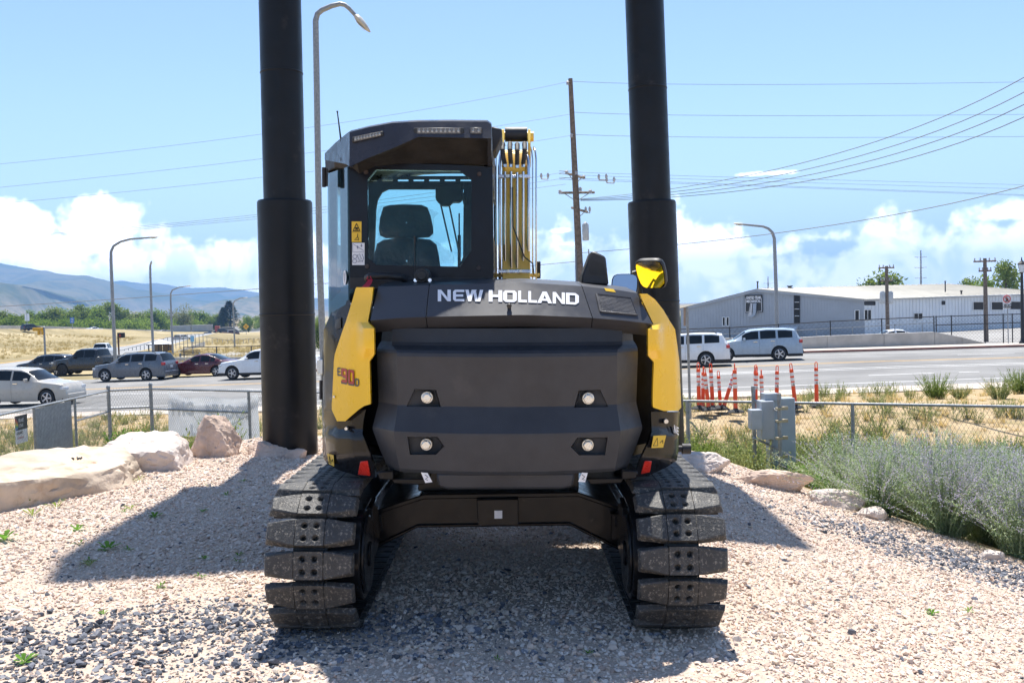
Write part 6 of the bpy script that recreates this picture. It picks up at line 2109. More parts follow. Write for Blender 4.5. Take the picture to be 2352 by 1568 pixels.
TOP = {
    'suv': ([(0, .60), (.05, .84), (.22, 1.03), (1.15, 1.14), (1.32, 1.18), (2.0, 1.64), (2.3, 1.73), (3.1, 1.78), (4.1, 1.76), (4.6, 1.70), (4.70, 1.60), (4.90, 1.16), (4.97, .85), (5.0, .55)], [(0, .98), (1.28, 1.13), (4.9, 1.25)], 0.94, 3.76, 0.385, 0.24),
    'wagon': ([(0, .58), (.06, .80), (.3, .93), (1.05, 1.04), (1.2, 1.07), (1.85, 1.48), (2.2, 1.57), (3.0, 1.60), (3.8, 1.55), (4.2, 1.47), (4.38, 1.30), (4.55, 1.02), (4.62, .80), (4.64, .50)], [(0, .88), (1.2, 1.0), (4.6, 1.08)], 0.92, 3.62, 0.35, 0.22),
    'sedan': ([(0, .50), (.06, .68), (.35, .80), (1.0, .91), (1.45, .96), (2.25, 1.38), (2.75, 1.46), (3.25, 1.42), (3.6, 1.30), (4.2, 1.05), (4.85, 1.01), (5.0, .92), (5.08, .7), (5.1, .48)], [(0, .80), (1.4, .93), (5.0, .97)], 0.98, 3.80, 0.325, 0.19),
    'pickup': ([(0, .72), (.05, 1.0), (.25, 1.14), (1.3, 1.26), (1.5, 1.29), (2.05, 1.83), (2.4, 1.93), (3.4, 1.93), (3.72, 1.88), (3.90, 1.36), (3.95, 1.34), (5.75, 1.34), (5.82, 1.30), (5.85, .62)], [(0, 1.05), (1.5, 1.24), (5.8, 1.30)], 1.0, 4.65, 0.42, 0.34),
}
WIN = {'suv': [(1.80, 2.66), (2.76, 3.58), (3.70, 4.46)], 'wagon': [(1.65, 2.48), (2.58, 3.30), (3.42, 4.05)], 'sedan': [(1.98, 2.66), (2.76, 3.36), (3.42, 3.72)], 'pickup': [(1.95, 2.72), (2.82, 3.60)]}
WSC = {'suv': (1.37, 1.98), 'wagon': (1.25, 1.83), 'sedan': (1.5, 2.22), 'pickup': (1.55, 2.03)}
RSC = {'suv': (4.62, 4.87), 'wagon': (4.24, 4.52), 'sedan': (3.3, 4.15), 'pickup': (3.74, 3.89)}


def car(kind, body, W=1.92, lower=None, rim=M_RIM, rails=False, detail=True, roofm=None, plate=True, scale=1.0):
    top, belt, xf, xr, RW, cl = TOP[kind]
    L = top[-1][0]
    tx, tz = zip(*top); bx_, bz = zip(*belt)
    RA = RW + 0.065
    st = set(tx)
    if detail:
        for a, b in WIN[kind] + [WSC[kind], RSC[kind]]: st |= {a, b, (a + b) / 2}
    for xw in (xf, xr):
        for k in np.linspace(0, math.pi, 11 if detail else 7): st.add(round(xw + RA * math.cos(k), 4))
        st |= {xw - RA - 0.004, xw + RA + 0.004}
    st |= set(np.arange(0.15, L, 0.45))
    st = sorted(s for s in st if 0 <= s <= L)
    ST = [st[0]]
    for s in st[1:]:
        if s - ST[-1] > 0.0035: ST.append(s)

    def ring(x):
        zt = float(np.interp(x, tx, tz)); bl = float(np.interp(x, bx_, bz))
        wd = W / 2 * (1 - 0.16 * (1 - sst(0, .55, x)) - 0.10 * sst(L - .45, L, x))
        zb = cl
        for xw in (xf, xr):
            d = abs(x - xw)
            if d < RA: zb = max(zb, RW + math.sqrt(RA * RA - d * d))
        g = max(0, min(1, (zt - bl) / .32))
        zq = min(bl, zt - .05)
        rk = .93 + (.745 - .93) * g
        z1 = min(max(zb + .02, cl + .16), zq - .05); zb = min(zb, z1 - .015)
        z2 = max(z1 + .015, min(.74, zq - .03))
        return [(wd * .93, zb), (wd * .985, z1), (wd, z2), (wd * .968, zq), (wd * rk, zt - .055 * (0.3 + .7 * g)), (wd * rk * .84, zt - .004), (0, zt + .018)]

    root = empty('car')
    mb = MB()
    rings = []
    for x in ST:
        r = ring(x)
        rings.append([(L / 2 - x, y, z) for y, z in r] + [(L / 2 - x, -y, z) for y, z in r[-2::-1]])
    n = len(rings[0])
    mb.grid(rings)
    mb.mi = [(1 if (i % (n - 1)) in (0, n - 2) else 0) for i in range(len(mb.f))]
    mb.f += [tuple(range(n - 1, -1, -1)), tuple(range((len(ST) - 1) * n, len(ST) * n))]; mb.mi += [1, 1]
    bo = mb.build('body', [body, lower or body], root, smooth=33)
    # dark underside and wheel housings
    mb = MB(); mb.box((0, 0, cl + .12), (L * .93, W * .86, .2)); mb.box((0, 0, .55), (L * .86, W * .72, .5))
    mb.build('underbody', M_CLAD, root)

    def glasspane(name, pts):
        mb = MB(); mb.grid(pts); return mb.build(name, M_CGLASS, root, smooth=60)

    for s in (1, -1):
        for a, b in WIN[kind]:
            xs2 = [a] + [x for x in ST if a < x < b] + [b]
            lo, hi = [], []
            for x in xs2:
                r = ring(x); P, Q = Vector((L / 2 - x, r[3][0] * s, r[3][1])), Vector((L / 2 - x, r[4][0] * s, r[4][1]))
                k = Vector((0, s * .008, .002))
                lo.append(P.lerp(Q, .08) + k); hi.append(P.lerp(Q, .90 if Q.z - P.z > .2 else .6) + k)
            glasspane('side_window', [lo, hi] if s > 0 else [hi, lo])
    for nm, (a, b) in (('windscreen', WSC[kind]), ('rear_window', RSC[kind])):
        rows = []
        for x in [a] + [x for x in ST if a < x < b] + [b]:
            r = ring(x)
            pts = [(r[4][0] * .97, r[4][1]), (r[5][0], r[5][1]), (0, r[6][1])]
            pts = pts + [(-y, z) for y, z in pts[-2::-1]]
            rows.append([(L / 2 - x + (.006 if nm[0] == 'w' else -.006), y, z + .008) for y, z in pts])
        glasspane(nm, rows)
    for xw in (xf, xr):
        for s in (1, -1):
            M_ = Matrix.Translation((L / 2 - xw, s * (W / 2 - .12), RW)) @ Matrix.Rotation(R(-90 * s), 4, 'X')
            mb = MB(); mb.lathe([(RW * .62, -.10), (RW * .93, -.105), (RW, -.08), (RW, .08), (RW * .95, .105), (RW * .68, .112), (RW * .64, .09), (RW * .63, .02)], 22 if detail else 12, M_)
            ty = mb.build('wheel', M_RUBBER, root, smooth=40)
            if detail:
                q = MB(); q.lathe([(RW * .60, .06), (RW * .66, .06), (RW * .66, .10), (RW * .60, .105)], 20, M_, False)
                for k in range(5):
                    g = 2 * math.pi * k / 5
                    q.T = M_ @ Matrix.Rotation(g, 4, 'Z')
                    q.box((RW * .34, 0, .09), (RW * .62, RW * .17, .03)); q.T = None
                q.cyl(M_ @ Vector((0, 0, .05)), M_ @ Vector((0, 0, .115)), RW * .15, n=10)
                q.build('rim', rim, ty, smooth=40)
                q = MB(); q.lathe([(RW * .63, .03), (RW * .63, .06)], 18, M_); q.build('brake_disc', M_CLAD, ty)
    rr = ring(L - .12); fr = ring(.14)
    for s in (1, -1):
        mb = MB(); zt_ = rr[3][1] - .10 if kind != 'pickup' else 1.08
        mb.box((-L / 2 + .10, s * rr[2][0] * .90, zt_), (.19, .24, .17 if kind != 'pickup' else .36)); mb.build('tail_light', M_TAIL, root, bevel=.02)
        mb = MB(); mb.box((L / 2 - .17, s * fr[2][0] * .84, fr[3][1] - .07), (.26, .34, .13)); mb.build('headlight', M_HEAD, root, bevel=.02)
        if detail:
            x = WIN[kind][0][0] + .08; r = ring(x)
            mb = MB(); mb.box((L / 2 - x - .02, s * (r[3][0] + .10), r[3][1] + .08), (.12, .22, .15)); mb.build('wing_mirror', body, root, bevel=.03)
            for a, b in WIN[kind][:2]:
                r = ring(b - .12); mb = MB(); mb.box((L / 2 - b + .16, s * (r[3][0] + .022), r[3][1] - .10), (.22, .03, .035)); mb.build('door_handle', M_CHROME if kind != 'pickup' else M_CLAD, root)
            for k, (a, b) in enumerate(WIN[kind][:2]):
                x = b + .05; r = ring(x)
                mb = MB(); mb.tube([(L / 2 - x, s * (r[1][0] + .0015), r[1][1]), (L / 2 - x, s * (r[2][0] + .002), r[2][1]), (L / 2 - x, s * (r[3][0] + .002), r[3][1])], .004, 3, False); mb.build('door_seam', M_CLAD, root)
            if rails:
                mb = MB(); P = [(L / 2 - x, s * ring(x)[4][0] * .93, ring(x)[5][1] + z) for x, z in ((WIN[kind][0][1] - .6, .01), (WIN[kind][0][1] - .4, .065), (WIN[kind][1][1], .065), (WIN[kind][-1][1] - .25, .06), (WIN[kind][-1][1] - .1, .0))]
                mb.tube(P, .018, 5); mb.build('roof_rail', M_CLAD, root)
    mb = MB(); mb.box((-L / 2 + .02, 0, .50), (.14, W * .84, .20)); mb.build('rear_bumper', lower or body, root, bevel=.03)
    mb = MB(); mb.box((L / 2 - .03, 0, .46), (.14, W * .76, .20)); mb.build('front_bumper', lower or body, root, bevel=.03)
    if plate:
        mb = MB(); mb.box((-L / 2 - .012, 0, .86 if kind != 'pickup' else .62), (.02, .31, .155)); mb.build('licence_plate', M_PLATE, root)
    if kind == 'pickup':                                   # an open load bed
        mb = MB(); mb.box((-L / 2 + 1.0, 0, 1.355), (1.72, W * .82, .02)); mb.build('load_bed', M_CLAD, root)
    if scale != 1: root.scale = (scale,) * 3
    return root


def on_road(u, v, zf=road_z):
    q = RM @ Vector(((u - CX) / F, (CY - v) / F, -1)); d = 50.0
    for _ in range(40):
        p = Vector((0, 0, EYE)) + q * (d / q.y)
        zz = zf(p.x) if zf is road_z else zf(p.x, p.y)
        d *= 0.5 + 0.5 * (EYE - zz) / max(0.3, EYE - p.z)
    return Vector((0, 0, EYE)) + q * (d / q.y)


def park(o, u, v, way, label, name='car', cat='car', group=None, turn=0.0):
    p = on_road(u, v)
    sl = (road_y(p.x - 1) - road_y(p.x + 1)) / 2
    ang = math.atan2(sl, -1.0) if way < 0 else math.atan2(-sl, 1.0)
    o.location = (p.x, p.y, road_z(p.x) + .004)
    o.rotation_euler = (0, 0, ang + R(turn))
    o.name = name
    return tag(o, label, cat, group)


GRP = 'traffic on the road behind the fence'
C_BLACK, C_NAVY, C_GREY = paint('black', (.012, .013, .016)), paint('dark_navy', (.016, .02, .03)), paint('grey', (.11, .125, .15), .3)
C_MAR, C_WHITE, C_SILV, C_BLUE = paint('maroon', (.085, .006, .012)), paint('white', (.78, .79, .80)), paint('champagne', (.44, .41, .36), .32), paint('ice_blue', (.36, .44, .52), .28)
park(car('suv', C_GREY, 1.96, rails=True), 312, 873, -1, 'dark grey crossover with alloy wheels, left of the maroon sedan', 'crossover_car', 'car', GRP)
park(car('wagon', C_NAVY, 1.80, M_CLAD, rails=True), 112, 862, -1, 'black hatchback wagon with roof rails ahead of the grey crossover', 'hatchback_car', 'car', GRP)
park(car('pickup', C_BLACK, 2.06, M_CLAD, rim=M_CLAD), 216, 859, -1, 'black crew cab pickup truck partly behind the grey crossover', 'pickup_truck', 'truck', GRP)
park(car('sedan', C_MAR, 1.88), 470, 863, -1, 'dark maroon sedan between the grey crossover and a white one', 'sedan_car', 'car', GRP)
park(car('suv', C_WHITE, 1.98, M_CLAD), 606, 868, -1, 'white crossover half hidden by the left black post', 'crossover_car', 'car', GRP)
park(car('sedan', C_WHITE, 1.86), 650, 853, -1, 'white sedan roof showing just behind the white crossover', 'sedan_car', 'car', GRP)
park(car('suv', C_SILV, 1.84), 66, 930, 1, 'champagne silver crossover driving right behind the slatted fence panel', 'crossover_car', 'car', GRP)
park(car('suv', C_WHITE, 1.98, M_CLAD, rails=True), 1566, 842, -1, 'white crossover with black cladding right beside the excavator', 'crossover_car', 'car', GRP, turn=-3)
park(car('suv', C_BLUE, 1.98, M_CLAD), 1733, 828, -1, 'ice blue crossover ahead of the white one, before the retaining wall', 'crossover_car', 'car', GRP, turn=-3)


def far_car(kind, body, u, v, d, ang, label, cat='car', name='distant_car', **k):
    o = car(kind, body, detail=False, plate=False, **k)
    p = at(u, v, d)
    o.location = (p.x, p.y, p.z); o.rotation_euler = (0, 0, R(ang)); o.name = name
    return tag(o, label, cat, 'distant traffic')


far_car('suv', C_BLACK, 72, 759.5, 258, 58, 'black car on the freeway below the white road sign')
far_car('sedan', C_WHITE, 217, 761, 307, 52, 'white sedan on the freeway right of the blue sign')
far_car('sedan', C_SILV, 378, 764.5, 400, 40, 'silver sedan far off on the freeway beside a lamp pole')
far_car('pickup', C_WHITE, 236, 822, 128, 95, 'white pickup truck on the slip road beyond the black pickup')
far_car('suv', C_NAVY, 480, 775, 330, 80, 'dark blue car far up the slip road')
far_car('pickup', paint('rust_red', (.10, .02, .015)), 530, 771, 345, 30, 'rust red pickup truck far off behind the yellow diamond sign', 'truck', 'distant_truck')
far_car('suv', C_SILV, 419, 785, 230, 78, 'pale van on the slip road above the bus shelter', 'van', 'distant_van')
far_car('suv', C_NAVY, 513, 764, 405, 20, 'dark car just ahead of the grey double trailer')
far_car('sedan', C_WHITE, 2046, 802, 72, 175, 'white car roof showing over the concrete retaining wall')
# lorry with two grey trailers
lr = empty('semi_truck', at(462, 767, 405), R(8), 'red semi truck pulling two grey curtain trailers far off', 'truck', 'distant traffic')
M_TRL = mat('grey_trailer', (.33, .33, .31), .6, var=.1, scale=.6)
for x in (-7.9, 0.6):
    mb = MB(); mb.box((x, 0, 2.45), (8.0, 2.5, 2.7)); tr_ = mb.build('trailer', M_TRL, lr, bevel=.05)
    mb = MB(); mb.box((x, 0, 1.0), (7.6, 1.6, .25)); mb.build('trailer_chassis', M_CLAD, lr)
    for k in (-2.9, -1.7, 2.6):
        mb = MB(); mb.cyl((x + k, -1.22, .52), (x + k, 1.22, .52), .52, n=14); mb.build('axle_wheels', M_RUBBER, lr, smooth=40)
mb = MB(); mb.box((6.6, 0, 1.9), (1.9, 2.4, 2.5)); mb.box((8.2, 0, 1.25), (1.5, 2.0, 1.2)); mb.build('cab', paint('lorry_red', (.32, .02, .02)), lr, bevel=.1)
for k in (5.4, 8.2):
    mb = MB(); mb.cyl((k, -1.2, .52), (k, 1.2, .52), .52, n=14); mb.build('axle_wheels', M_RUBBER, lr, smooth=40)
# ================================================================ trees
L_T1 = leafmat('broadleaf_a', (0.07, 0.145, 0.025), (0.25, 0.34, 0.08), 0.45)
L_T2 = leafmat('broadleaf_b', (0.085, 0.15, 0.035), (0.27, 0.33, 0.11), 0.4)
L_T3 = leafmat('olive_leaf', (0.12, 0.14, 0.07), (0.26, 0.28, 0.15), 0.35)
L_T4 = leafmat('spruce_needles', (0.015, 0.04, 0.022), (0.05, 0.085, 0.045), 0.15)
M_BARK = mat('bark', (0.10, 0.075, 0.055), 0.95, var=0.3, scale=3, bump=0.4, bscale=10)


def tree_mesh(seed, H, Rr, n, size, trunk=0.28, conif=False, open_=0.0):
    r = random.Random(seed); cr, tk = MB(), MB()
    tk.tube([(0, 0, 0), (r.gauss(0, .1), r.gauss(0, .1), H * .35), (r.gauss(0, .25), r.gauss(0, .25), H * .75)], [H * .028, H * .02, H * .008], 7)
    if conif:
        for k in range(n):
            f = r.random() ** 0.75; z = H * (0.04 + 0.96 * f)
            rad = Rr * (1 - f) ** 0.85 * r.uniform(0.35, 1.05) + .05
            g = r.uniform(0, 6.283); p = Vector((math.cos(g) * rad, math.sin(g) * rad, z - rad * .25))
            d = Vector((math.cos(g), math.sin(g), r.uniform(-.5, .3)))
            leaf(cr, p, d + rv(r, .3), size * r.uniform(.7, 1.4), size * .5)
        return cr, tk
    cl = []
    m_ = 16
    for k in range(m_):
        g = r.uniform(0, 6.283); f = r.uniform(0, 1)
        z = H * (trunk + (1 - trunk) * (0.12 + 0.76 * f))
        prof = math.sin(math.pi * min(1, 0.18 + 0.78 * f)) ** 0.7
        c = Vector((math.cos(g) * Rr * .62 * prof * r.uniform(.3, 1), math.sin(g) * Rr * .62 * prof * r.uniform(.3, 1), z))
        cl.append((c, Rr * r.uniform(.28, .48)))
        b = Vector((0, 0, max(H * .2, z - c.xy.length * .9)))
        tk.tube([b, b.lerp(c, .55) + Vector((0, 0, .2)), c], [H * .011, H * .008, H * .003], 5)
    for k in range(n):
        c, q = r.choice(cl)
        d = rv(r).normalized()
        p = c + d * q * (r.random() ** 0.45) * Vector((1, 1, .8)).length / 1.6
        leaf(cr, p, rv(r) + d * .4, size * r.uniform(.6, 1.4), size * r.uniform(.5, .9), rv(r))
    return cr, tk


TV = {}
for key, (seed, H, Rr, n, size, m, trunk, con) in {'a': (1, 9, 4.2, 2600, .48, L_T1, .14, False), 'b': (2, 8, 4.6, 2600, .5, L_T2, .08, False), 'c': (3, 10.5, 4.2, 2400, .5, L_T2, .2, False), 'o': (4, 9, 4.4, 1900, .45, L_T3, .16, False), 's': (5, 15, 5.2, 4200, .75, L_T4, .04, True), 'w': (6, 5, 5.0, 2300, .45, L_T1, .02, False)}.items():
    c_, k_ = tree_mesh(seed, H, Rr, n, size, trunk, con)
    TV[key] = (H, [('crown', meshonly(c_, 'crown', m)), ('trunk', meshonly(k_, 'trunk', M_BARK))])


def tree(key, u, vtop, d, label, group=None, wide=1.0, name='tree', zb=None):
    H, parts = TV[key]
    top = at(u, vtop, d)
    z0 = ground_z(top.x, top.y) - 0.3 if zb is None else zb
    s = max(1.5, top.z - z0) / (H * .97)
    return plant_obj(name, (top.x, top.y, z0), parts, (u * 1.7) % 6.28, (s * wide, s * wide, s), label, 'tree', group)


GT = 'broadleaf trees beyond the freeway barrier'
dt = lambda u: float(np.interp(u, [-200, 0, 64, 185, 300, 416, 526, 600], [300, 320, 345, 395, 435, 485, 525, 565]))
rt = random.Random(3)
nt_ = 0
for u, v, k in [(-60, 716, 'a'), (-25, 720, 'b'), (8, 718, 'b'), (30, 724, 'a'), (52, 727, 'b'), (72, 716, 'a'), (95, 718, 'a'), (121, 711, 'b'), (142, 713, 'a'), (162, 716, 'b'), (185, 703, 'c'), (203, 709, 'a'), (222, 706, 'a'), (243, 698, 'c'), (267, 702, 'c'), (285, 718, 'a'), (305, 721, 'o'), (322, 722, 'b'), (340, 715, 'a'), (357, 713, 'a'), (375, 716, 'a'), (400, 712, 'o'), (440, 716, 'a'), (458, 717, 'a'), (475, 722, 'a'), (497, 725, 'b'), (505, 722, 'o'), (592, 728, 'b'), (610, 724, 'a'), (700, 728, 'a'), (735, 722, 'a')]:
    nt_ += 1
    tree(k, u, v, dt(u) + rt.uniform(-12, 25), ('rounded green' if k == 'a' else 'pale green' if k == 'b' else 'tall green' if k == 'c' else 'pale olive') + ' tree behind the freeway barrier, %s in its row from the left' % ORDW[nt_ - 1], GT, rt.uniform(1.1, 1.45))
tree('o', 420, 702, 470, 'tall airy pale olive tree above the grey double trailer', None, 1.0)
tree('s', 526, 694, 505, 'tall dark spruce rising behind the far lamp pole', None, 1.7, 'spruce_tree')
tree('s', 512, 708, 515, 'smaller dark spruce leaning against the tall one', None, 1.6, 'spruce_tree')
tree('a', 570, 727, 470, 'rounded dark green tree behind the yellow diamond sign', None, 1.7)
for i_, (u, v) in enumerate([(20, 741), (60, 742), (100, 743), (150, 742), (175, 744), (215, 741), (250, 744), (300, 742), (330, 741), (365, 742), (395, 744), (440, 741)]):
    tree('w', u, v - 6, dt(u) - 8, 'low bushy thicket along the freeway barrier, %s from the left' % ONES[i_], 'thickets along the freeway barrier', 1.3, 'thicket')
tree('b', 735, 742, 140, 'green tree glimpsed between the black post and the cab', None, 0.9)
tree('b', 2030, 634, 175, 'round tree crown showing over the pale roof beside the power pole', None, 1.15)
tree('c', 2310, 606, 160, 'tall tree over the white building beside the black lamp post', None, 0.9)
tree('a', 2265, 640, 165, 'dark tree over the white building left of the tall one', None, 1.1)
tree('b', 2225, 648, 170, 'low tree crown just showing over the white building roof', None, 1.0)
tree('a', 1566, 722, 150, 'tree showing between the right black post and the grey building', None, 0.8)

# ================================================================ grey metal building
bd_ = empty('metal_building', at(1985, 776, 110), label='long grey and white metal-clad workshop with a low pitched roof', cat='building')
zg = -3.2
P_C, P_L, P_P = at(1985, 688, 110), at(1563, 709, 121), at(1737, 665, 115.5)
P_R = at(2420, 681.5, 124)
ux = Vector((P_R.x - P_C.x, P_R.y - P_C.y, 0))
RID = P_P + Vector((ux.x, ux.y, 0)) * 1.0
RID.z = P_P.z
P_R.z = P_C.z
M_GREY = mat('grey_metal_cladding', (0.33, 0.36, 0.40), 0.55, var=0.06, scale=.4)
M_WCLAD = mat('white_metal_cladding', (0.66, 0.69, 0.72), 0.55, var=0.06, scale=.4)
M_ROOFM = mat('pale_metal_roof', (0.50, 0.47, 0.40), 0.6, var=0.1, scale=.3)
gz = lambda p, z: Vector((p.x, p.y, z))


def wallpanel(A, B, zt_a, zt_b, m, name, n, out, z0=zg):
    """a clad wall as ribbed sheets from A to B"""
    dr = (B - A); w_ = dr.length / n; d = dr.normalized()
    for k in range(n):
        a, b = A + d * w_ * k, A + d * w_ * (k + 1)
        za, zb_ = zt_a + (zt_b - zt_a) * k / n, zt_a + (zt_b - zt_a) * (k + 1) / n
        mb = MB(); mb.prism([gz(a, z0), gz(b - d * w_ * .02, z0), gz(b - d * w_ * .02, zb_), gz(a, za)], -out * .05)
        mb.prism([gz(a, z0) + out * .03, gz(a + d * .05, z0) + out * .03, gz(a + d * .05, za) + out * .03, gz(a, za) + out * .03], -out * .06)
        child(mb, name, m, bd_, smooth=None)


def outn(A, B):
    d = (B - A); n = Vector((d.y, -d.x, 0)).normalized()
    return n if n.y < 0 else -n


A2, B2, C2, D2 = gz(P_L, 0), gz(P_P, 0), gz(P_C, 0), gz(P_R, 0)
B2 = A2 + (C2 - A2) * ((B2 - A2).dot((C2 - A2).normalized()) / (C2 - A2).length)
o1 = outn(A2, C2); o2 = outn(C2, D2)
wallpanel(A2, B2, P_L.z, P_P.z, M_GREY, 'grey_wall_sheet', 26, o1)
wallpanel(B2, C2, P_P.z, P_C.z, M_GREY, 'grey_wall_sheet', 38, o1)
wallpanel(C2, D2, P_C.z, P_R.z, M_WCLAD, 'white_wall_sheet', 60, o2)
mb = MB(); mb.prism([gz(A2, zg) - o1 * .1, gz(C2, zg) - o1 * .1, gz(C2, P_C.z - .05) - o1 * .1, gz(B2, P_P.z - .05) - o1 * .1, gz(A2, P_L.z - .05) - o1 * .1], Vector((ux.x, ux.y, 0))); child(mb, 'inner_shell', M_GREY, bd_, smooth=None)
Pp = gz(B2, P_P.z)
ov = o2 * .35; ev = o1 * .3
mb = MB()
rows = []
for k in range(31):
    f = k / 30
    a = gz(C2, P_C.z + .06).lerp(gz(D2, P_R.z + .06), f) + ov + ev * (1 - f); b = Pp.lerp(Pp + Vector((ux.x, ux.y, 0)), f) + ev * (1 - f) + Vector((0, 0, .12))
    rows.append([a, b])
mb.patch(rows, (0, 0, -.1)); child(mb, 'roof', M_ROOFM, bd_, smooth=None)
rfo = bd_.children[-1]
for k in range(30):
    f = (k + .5) / 30
    a = gz(C2, P_C.z + .09).lerp(gz(D2, P_R.z + .09), f) + ov; b = Pp.lerp(Pp + Vector((ux.x, ux.y, 0)), f) + Vector((0, 0, .15))
    mb = MB(); mb.tube([a, b], .035, 4); child(mb, 'roof_rib', M_ROOFM, rfo, smooth=None)
mb = MB(); mb.patch([[Pp + Vector((0, 0, .12)) + ev, gz(A2, P_L.z + .06) + ev], [Pp + Vector((ux.x, ux.y, .12)), gz(A2, P_L.z + .06) + Vector((ux.x, ux.y, 0))]], (0, 0, -.1)); child(mb, 'roof', M_ROOFM, bd_, smooth=None)
for (a, za, b, zb_) in ((A2, P_L.z, B2, P_P.z), (B2, P_P.z, C2, P_C.z)):
    mb = MB(); mb.prism([gz(a, za - .25) + ev, gz(b, zb_ - .2) + ev, gz(b, zb_ + .1) + ev, gz(a, za + .05) + ev], -o1 * .08); child(mb, 'bargeboard', M_GREY, bd_, smooth=None)
mb = MB(); mb.tube([gz(C2, P_C.z - .02) + ov * 1.1, gz(D2, P_R.z - .02) + ov * 1.1], .09, 6); child(mb, 'gutter', M_GREY, bd_)


def hit(u, A, B, v):
    d = RM @ Vector(((u - CX) / F, (CY - v) / F, -1)); k = d.x / d.y
    q = (A.x - k * A.y) / ((A.x - k * A.y) - (B.x - k * B.y))
    p = A.lerp(B, q); return gz(p, at(u, v, p.y).z)


M_WIN = mat('dark_window_glass', (0.016, 0.018, 0.02), 0.1, spec=.2)
for (A, B, o_, u0, v0, u1, v1, m, bars) in [(A2, C2, o1, 1660, 728, 1666, 748, M_WIN, 0), (A2, C2, o1, 1669, 728, 1675, 748, M_WIN, 0), (A2, C2, o1, 1825, 678, 1837, 741, M_WIN, 3), (A2, C2, o1, 1964, 712, 1974, 736, M_WIN, 0),
                                        (C2, D2, o2, 1984, 711, 2000, 734, M_WIN, 1), (C2, D2, o2, 1985, 693, 2009, 700, M_DARK, 0), (C2, D2, o2, 2098, 719, 2118, 733, M_WIN, 1), (C2, D2, o2, 2163, 692, 2169, 699, M_DARK, 0), (C2, D2, o2, 2234, 693, 2258, 712, M_WIN, 0), (C2, D2, o2, 2276, 693, 2303, 712, M_WIN, 0), (C2, D2, o2, 2318, 692, 2345, 711, M_WIN, 0)]:
    q = [hit(u0, A, B, v1), hit(u1, A, B, v1), hit(u1, A, B, v0), hit(u0, A, B, v0)]
    mb = MB(); mb.prism([p + o_ * .06 for p in q], -o_ * .04); wn = child(mb, 'window', m, bd_, smooth=None)
    mb = MB()
    for k in range(4): mb.tube([q[k] + o_ * .07, q[(k + 1) % 4] + o_ * .07], .05, 4)
    child(mb, 'frame', M_WHITE if m is M_WIN and u0 != 1825 else M_CLAD, wn, smooth=None)
    for k in range(bars):
        f = (k + 1) / (bars + 1); mb = MB()
        mb.tube([q[0].lerp(q[3], f) + o_ * .07, q[1].lerp(q[2], f) + o_ * .07] if bars > 1 else [q[0].lerp(q[1], .5) + o_ * .07, q[3].lerp(q[2], .5) + o_ * .07], .04, 4); child(mb, 'glazing_bar', M_WHITE, wn, smooth=None)
# the firm's sign on the gable
sA, sB = hit(1713, A2, C2, 720), hit(1752.5, A2, C2, 720)
zt1, zb1 = hit(1713, A2, C2, 678).z, hit(1713, A2, C2, 718).z
mb = MB(); mb.prism([gz(sA, zb1) + o1 * .25, gz(sB, zb1) + o1 * .25, gz(sB, zt1) + o1 * .25, gz(sA, zt1) + o1 * .25], -o1 * .2)
sg_ = mb.build('wall_sign', mat('sign_black', (.02, .019, .018), .4), label='black wall sign with white lettering and a big striped U', cat='sign')
W_, H_ = (gz(sB, 0) - gz(sA, 0)).length, zt1 - zb1
SP = lambda x, y, e=.27: gz(sA, zb1 + y * H_) + (gz(sB, 0) - gz(sA, 0)) * x + o1 * e
mnav = mat('sign_steel_blue', (.30, .35, .42), .4)
for txt, x, y, h, sx in (('UNITED TEAM', .09, .77, .155, .80), ('MECHANICAL', .09, .575, .145, .82)):
    vs, fs = textmesh(txt, 1.0, .035, 1.0)
    mw = max(v[0] for v in vs); kk = (.83 * W_) / mw; kh = h * H_ / .70
    mb = MB(); mb.add([SP(x + vx * kk / W_, y + vy * kh / H_) for vx, vy in vs], fs); c_ = mb.build('lettering', M_LTR); c_.parent = sg_
for x in (.03, .94):
    mb = MB(); mb.add([SP(x, .83), SP(x + .035, .83), SP(x + .035, .85), SP(x, .85)], [(0, 1, 2, 3)]); c_ = mb.build('dash', M_LTR); c_.parent = sg_
mb = MB(); U = [(.50, .52), (.70, .54), (.66, .02), (.60, -.16), (.50, -.24), (.20, -.26), (.28, -.20), (.44, -.12), (.48, -.02)]
mb.prism([SP(x, y, .55) for x, y in U], -o1 * .3); c_ = mb.build('big_letter', mnav); c_.parent = sg_
for k in range(13):
    f = k / 13; y = .50 - .72 * f; x1 = .455 - .06 * f; x0 = .33 - .15 * f
    mb = MB(); mb.prism([SP(x0, y, .5), SP(x1, y + .02, .5), SP(x1, y - .022, .5), SP(x0 + .01, y - .014, .5)], -o1 * .2); c_ = mb.build('stripe', M_LTR); c_.parent = sg_
mb = MB()
for (a, b) in (((.03, .05), (.24, .05)), ((.68, .05), (.97, .06)), ((.97, .06), (.96, .8)), ((.03, .05), (.04, .8))): mb.tube([SP(*a), SP(*b)], .025, 4)
c_ = mb.build('border_line', M_LTR); c_.parent = sg_
# roof vents, awning and posts on the building
for u, v0, v1, w_ in ((1740, 646, 664, .18), (1814, 656, 668, .45), (2208, 667, 682, .2), (2171, 645, 655, .15)):
    a, b = at(u, v1, 118), at(u, v0, 118); mb = MB(); mb.cyl(a - Vector((0, 0, .8)), b, w_ / 2, n=8); mb.cyl(b - Vector((0, 0, .12)), b, w_ * .8, n=8); child(mb, 'roof_vent', M_CLAD, bd_)
a, b = hit(1789, A2, C2, 752), hit(1834, A2, C2, 752)
mb = MB(); mb.prism([a, b, b + o1 * 1.3 + Vector((0, 0, -.3)), a + o1 * 1.3 + Vector((0, 0, -.3))], (0, 0, .12)); child(mb, 'door_awning', M_WHITE, bd_, smooth=None)

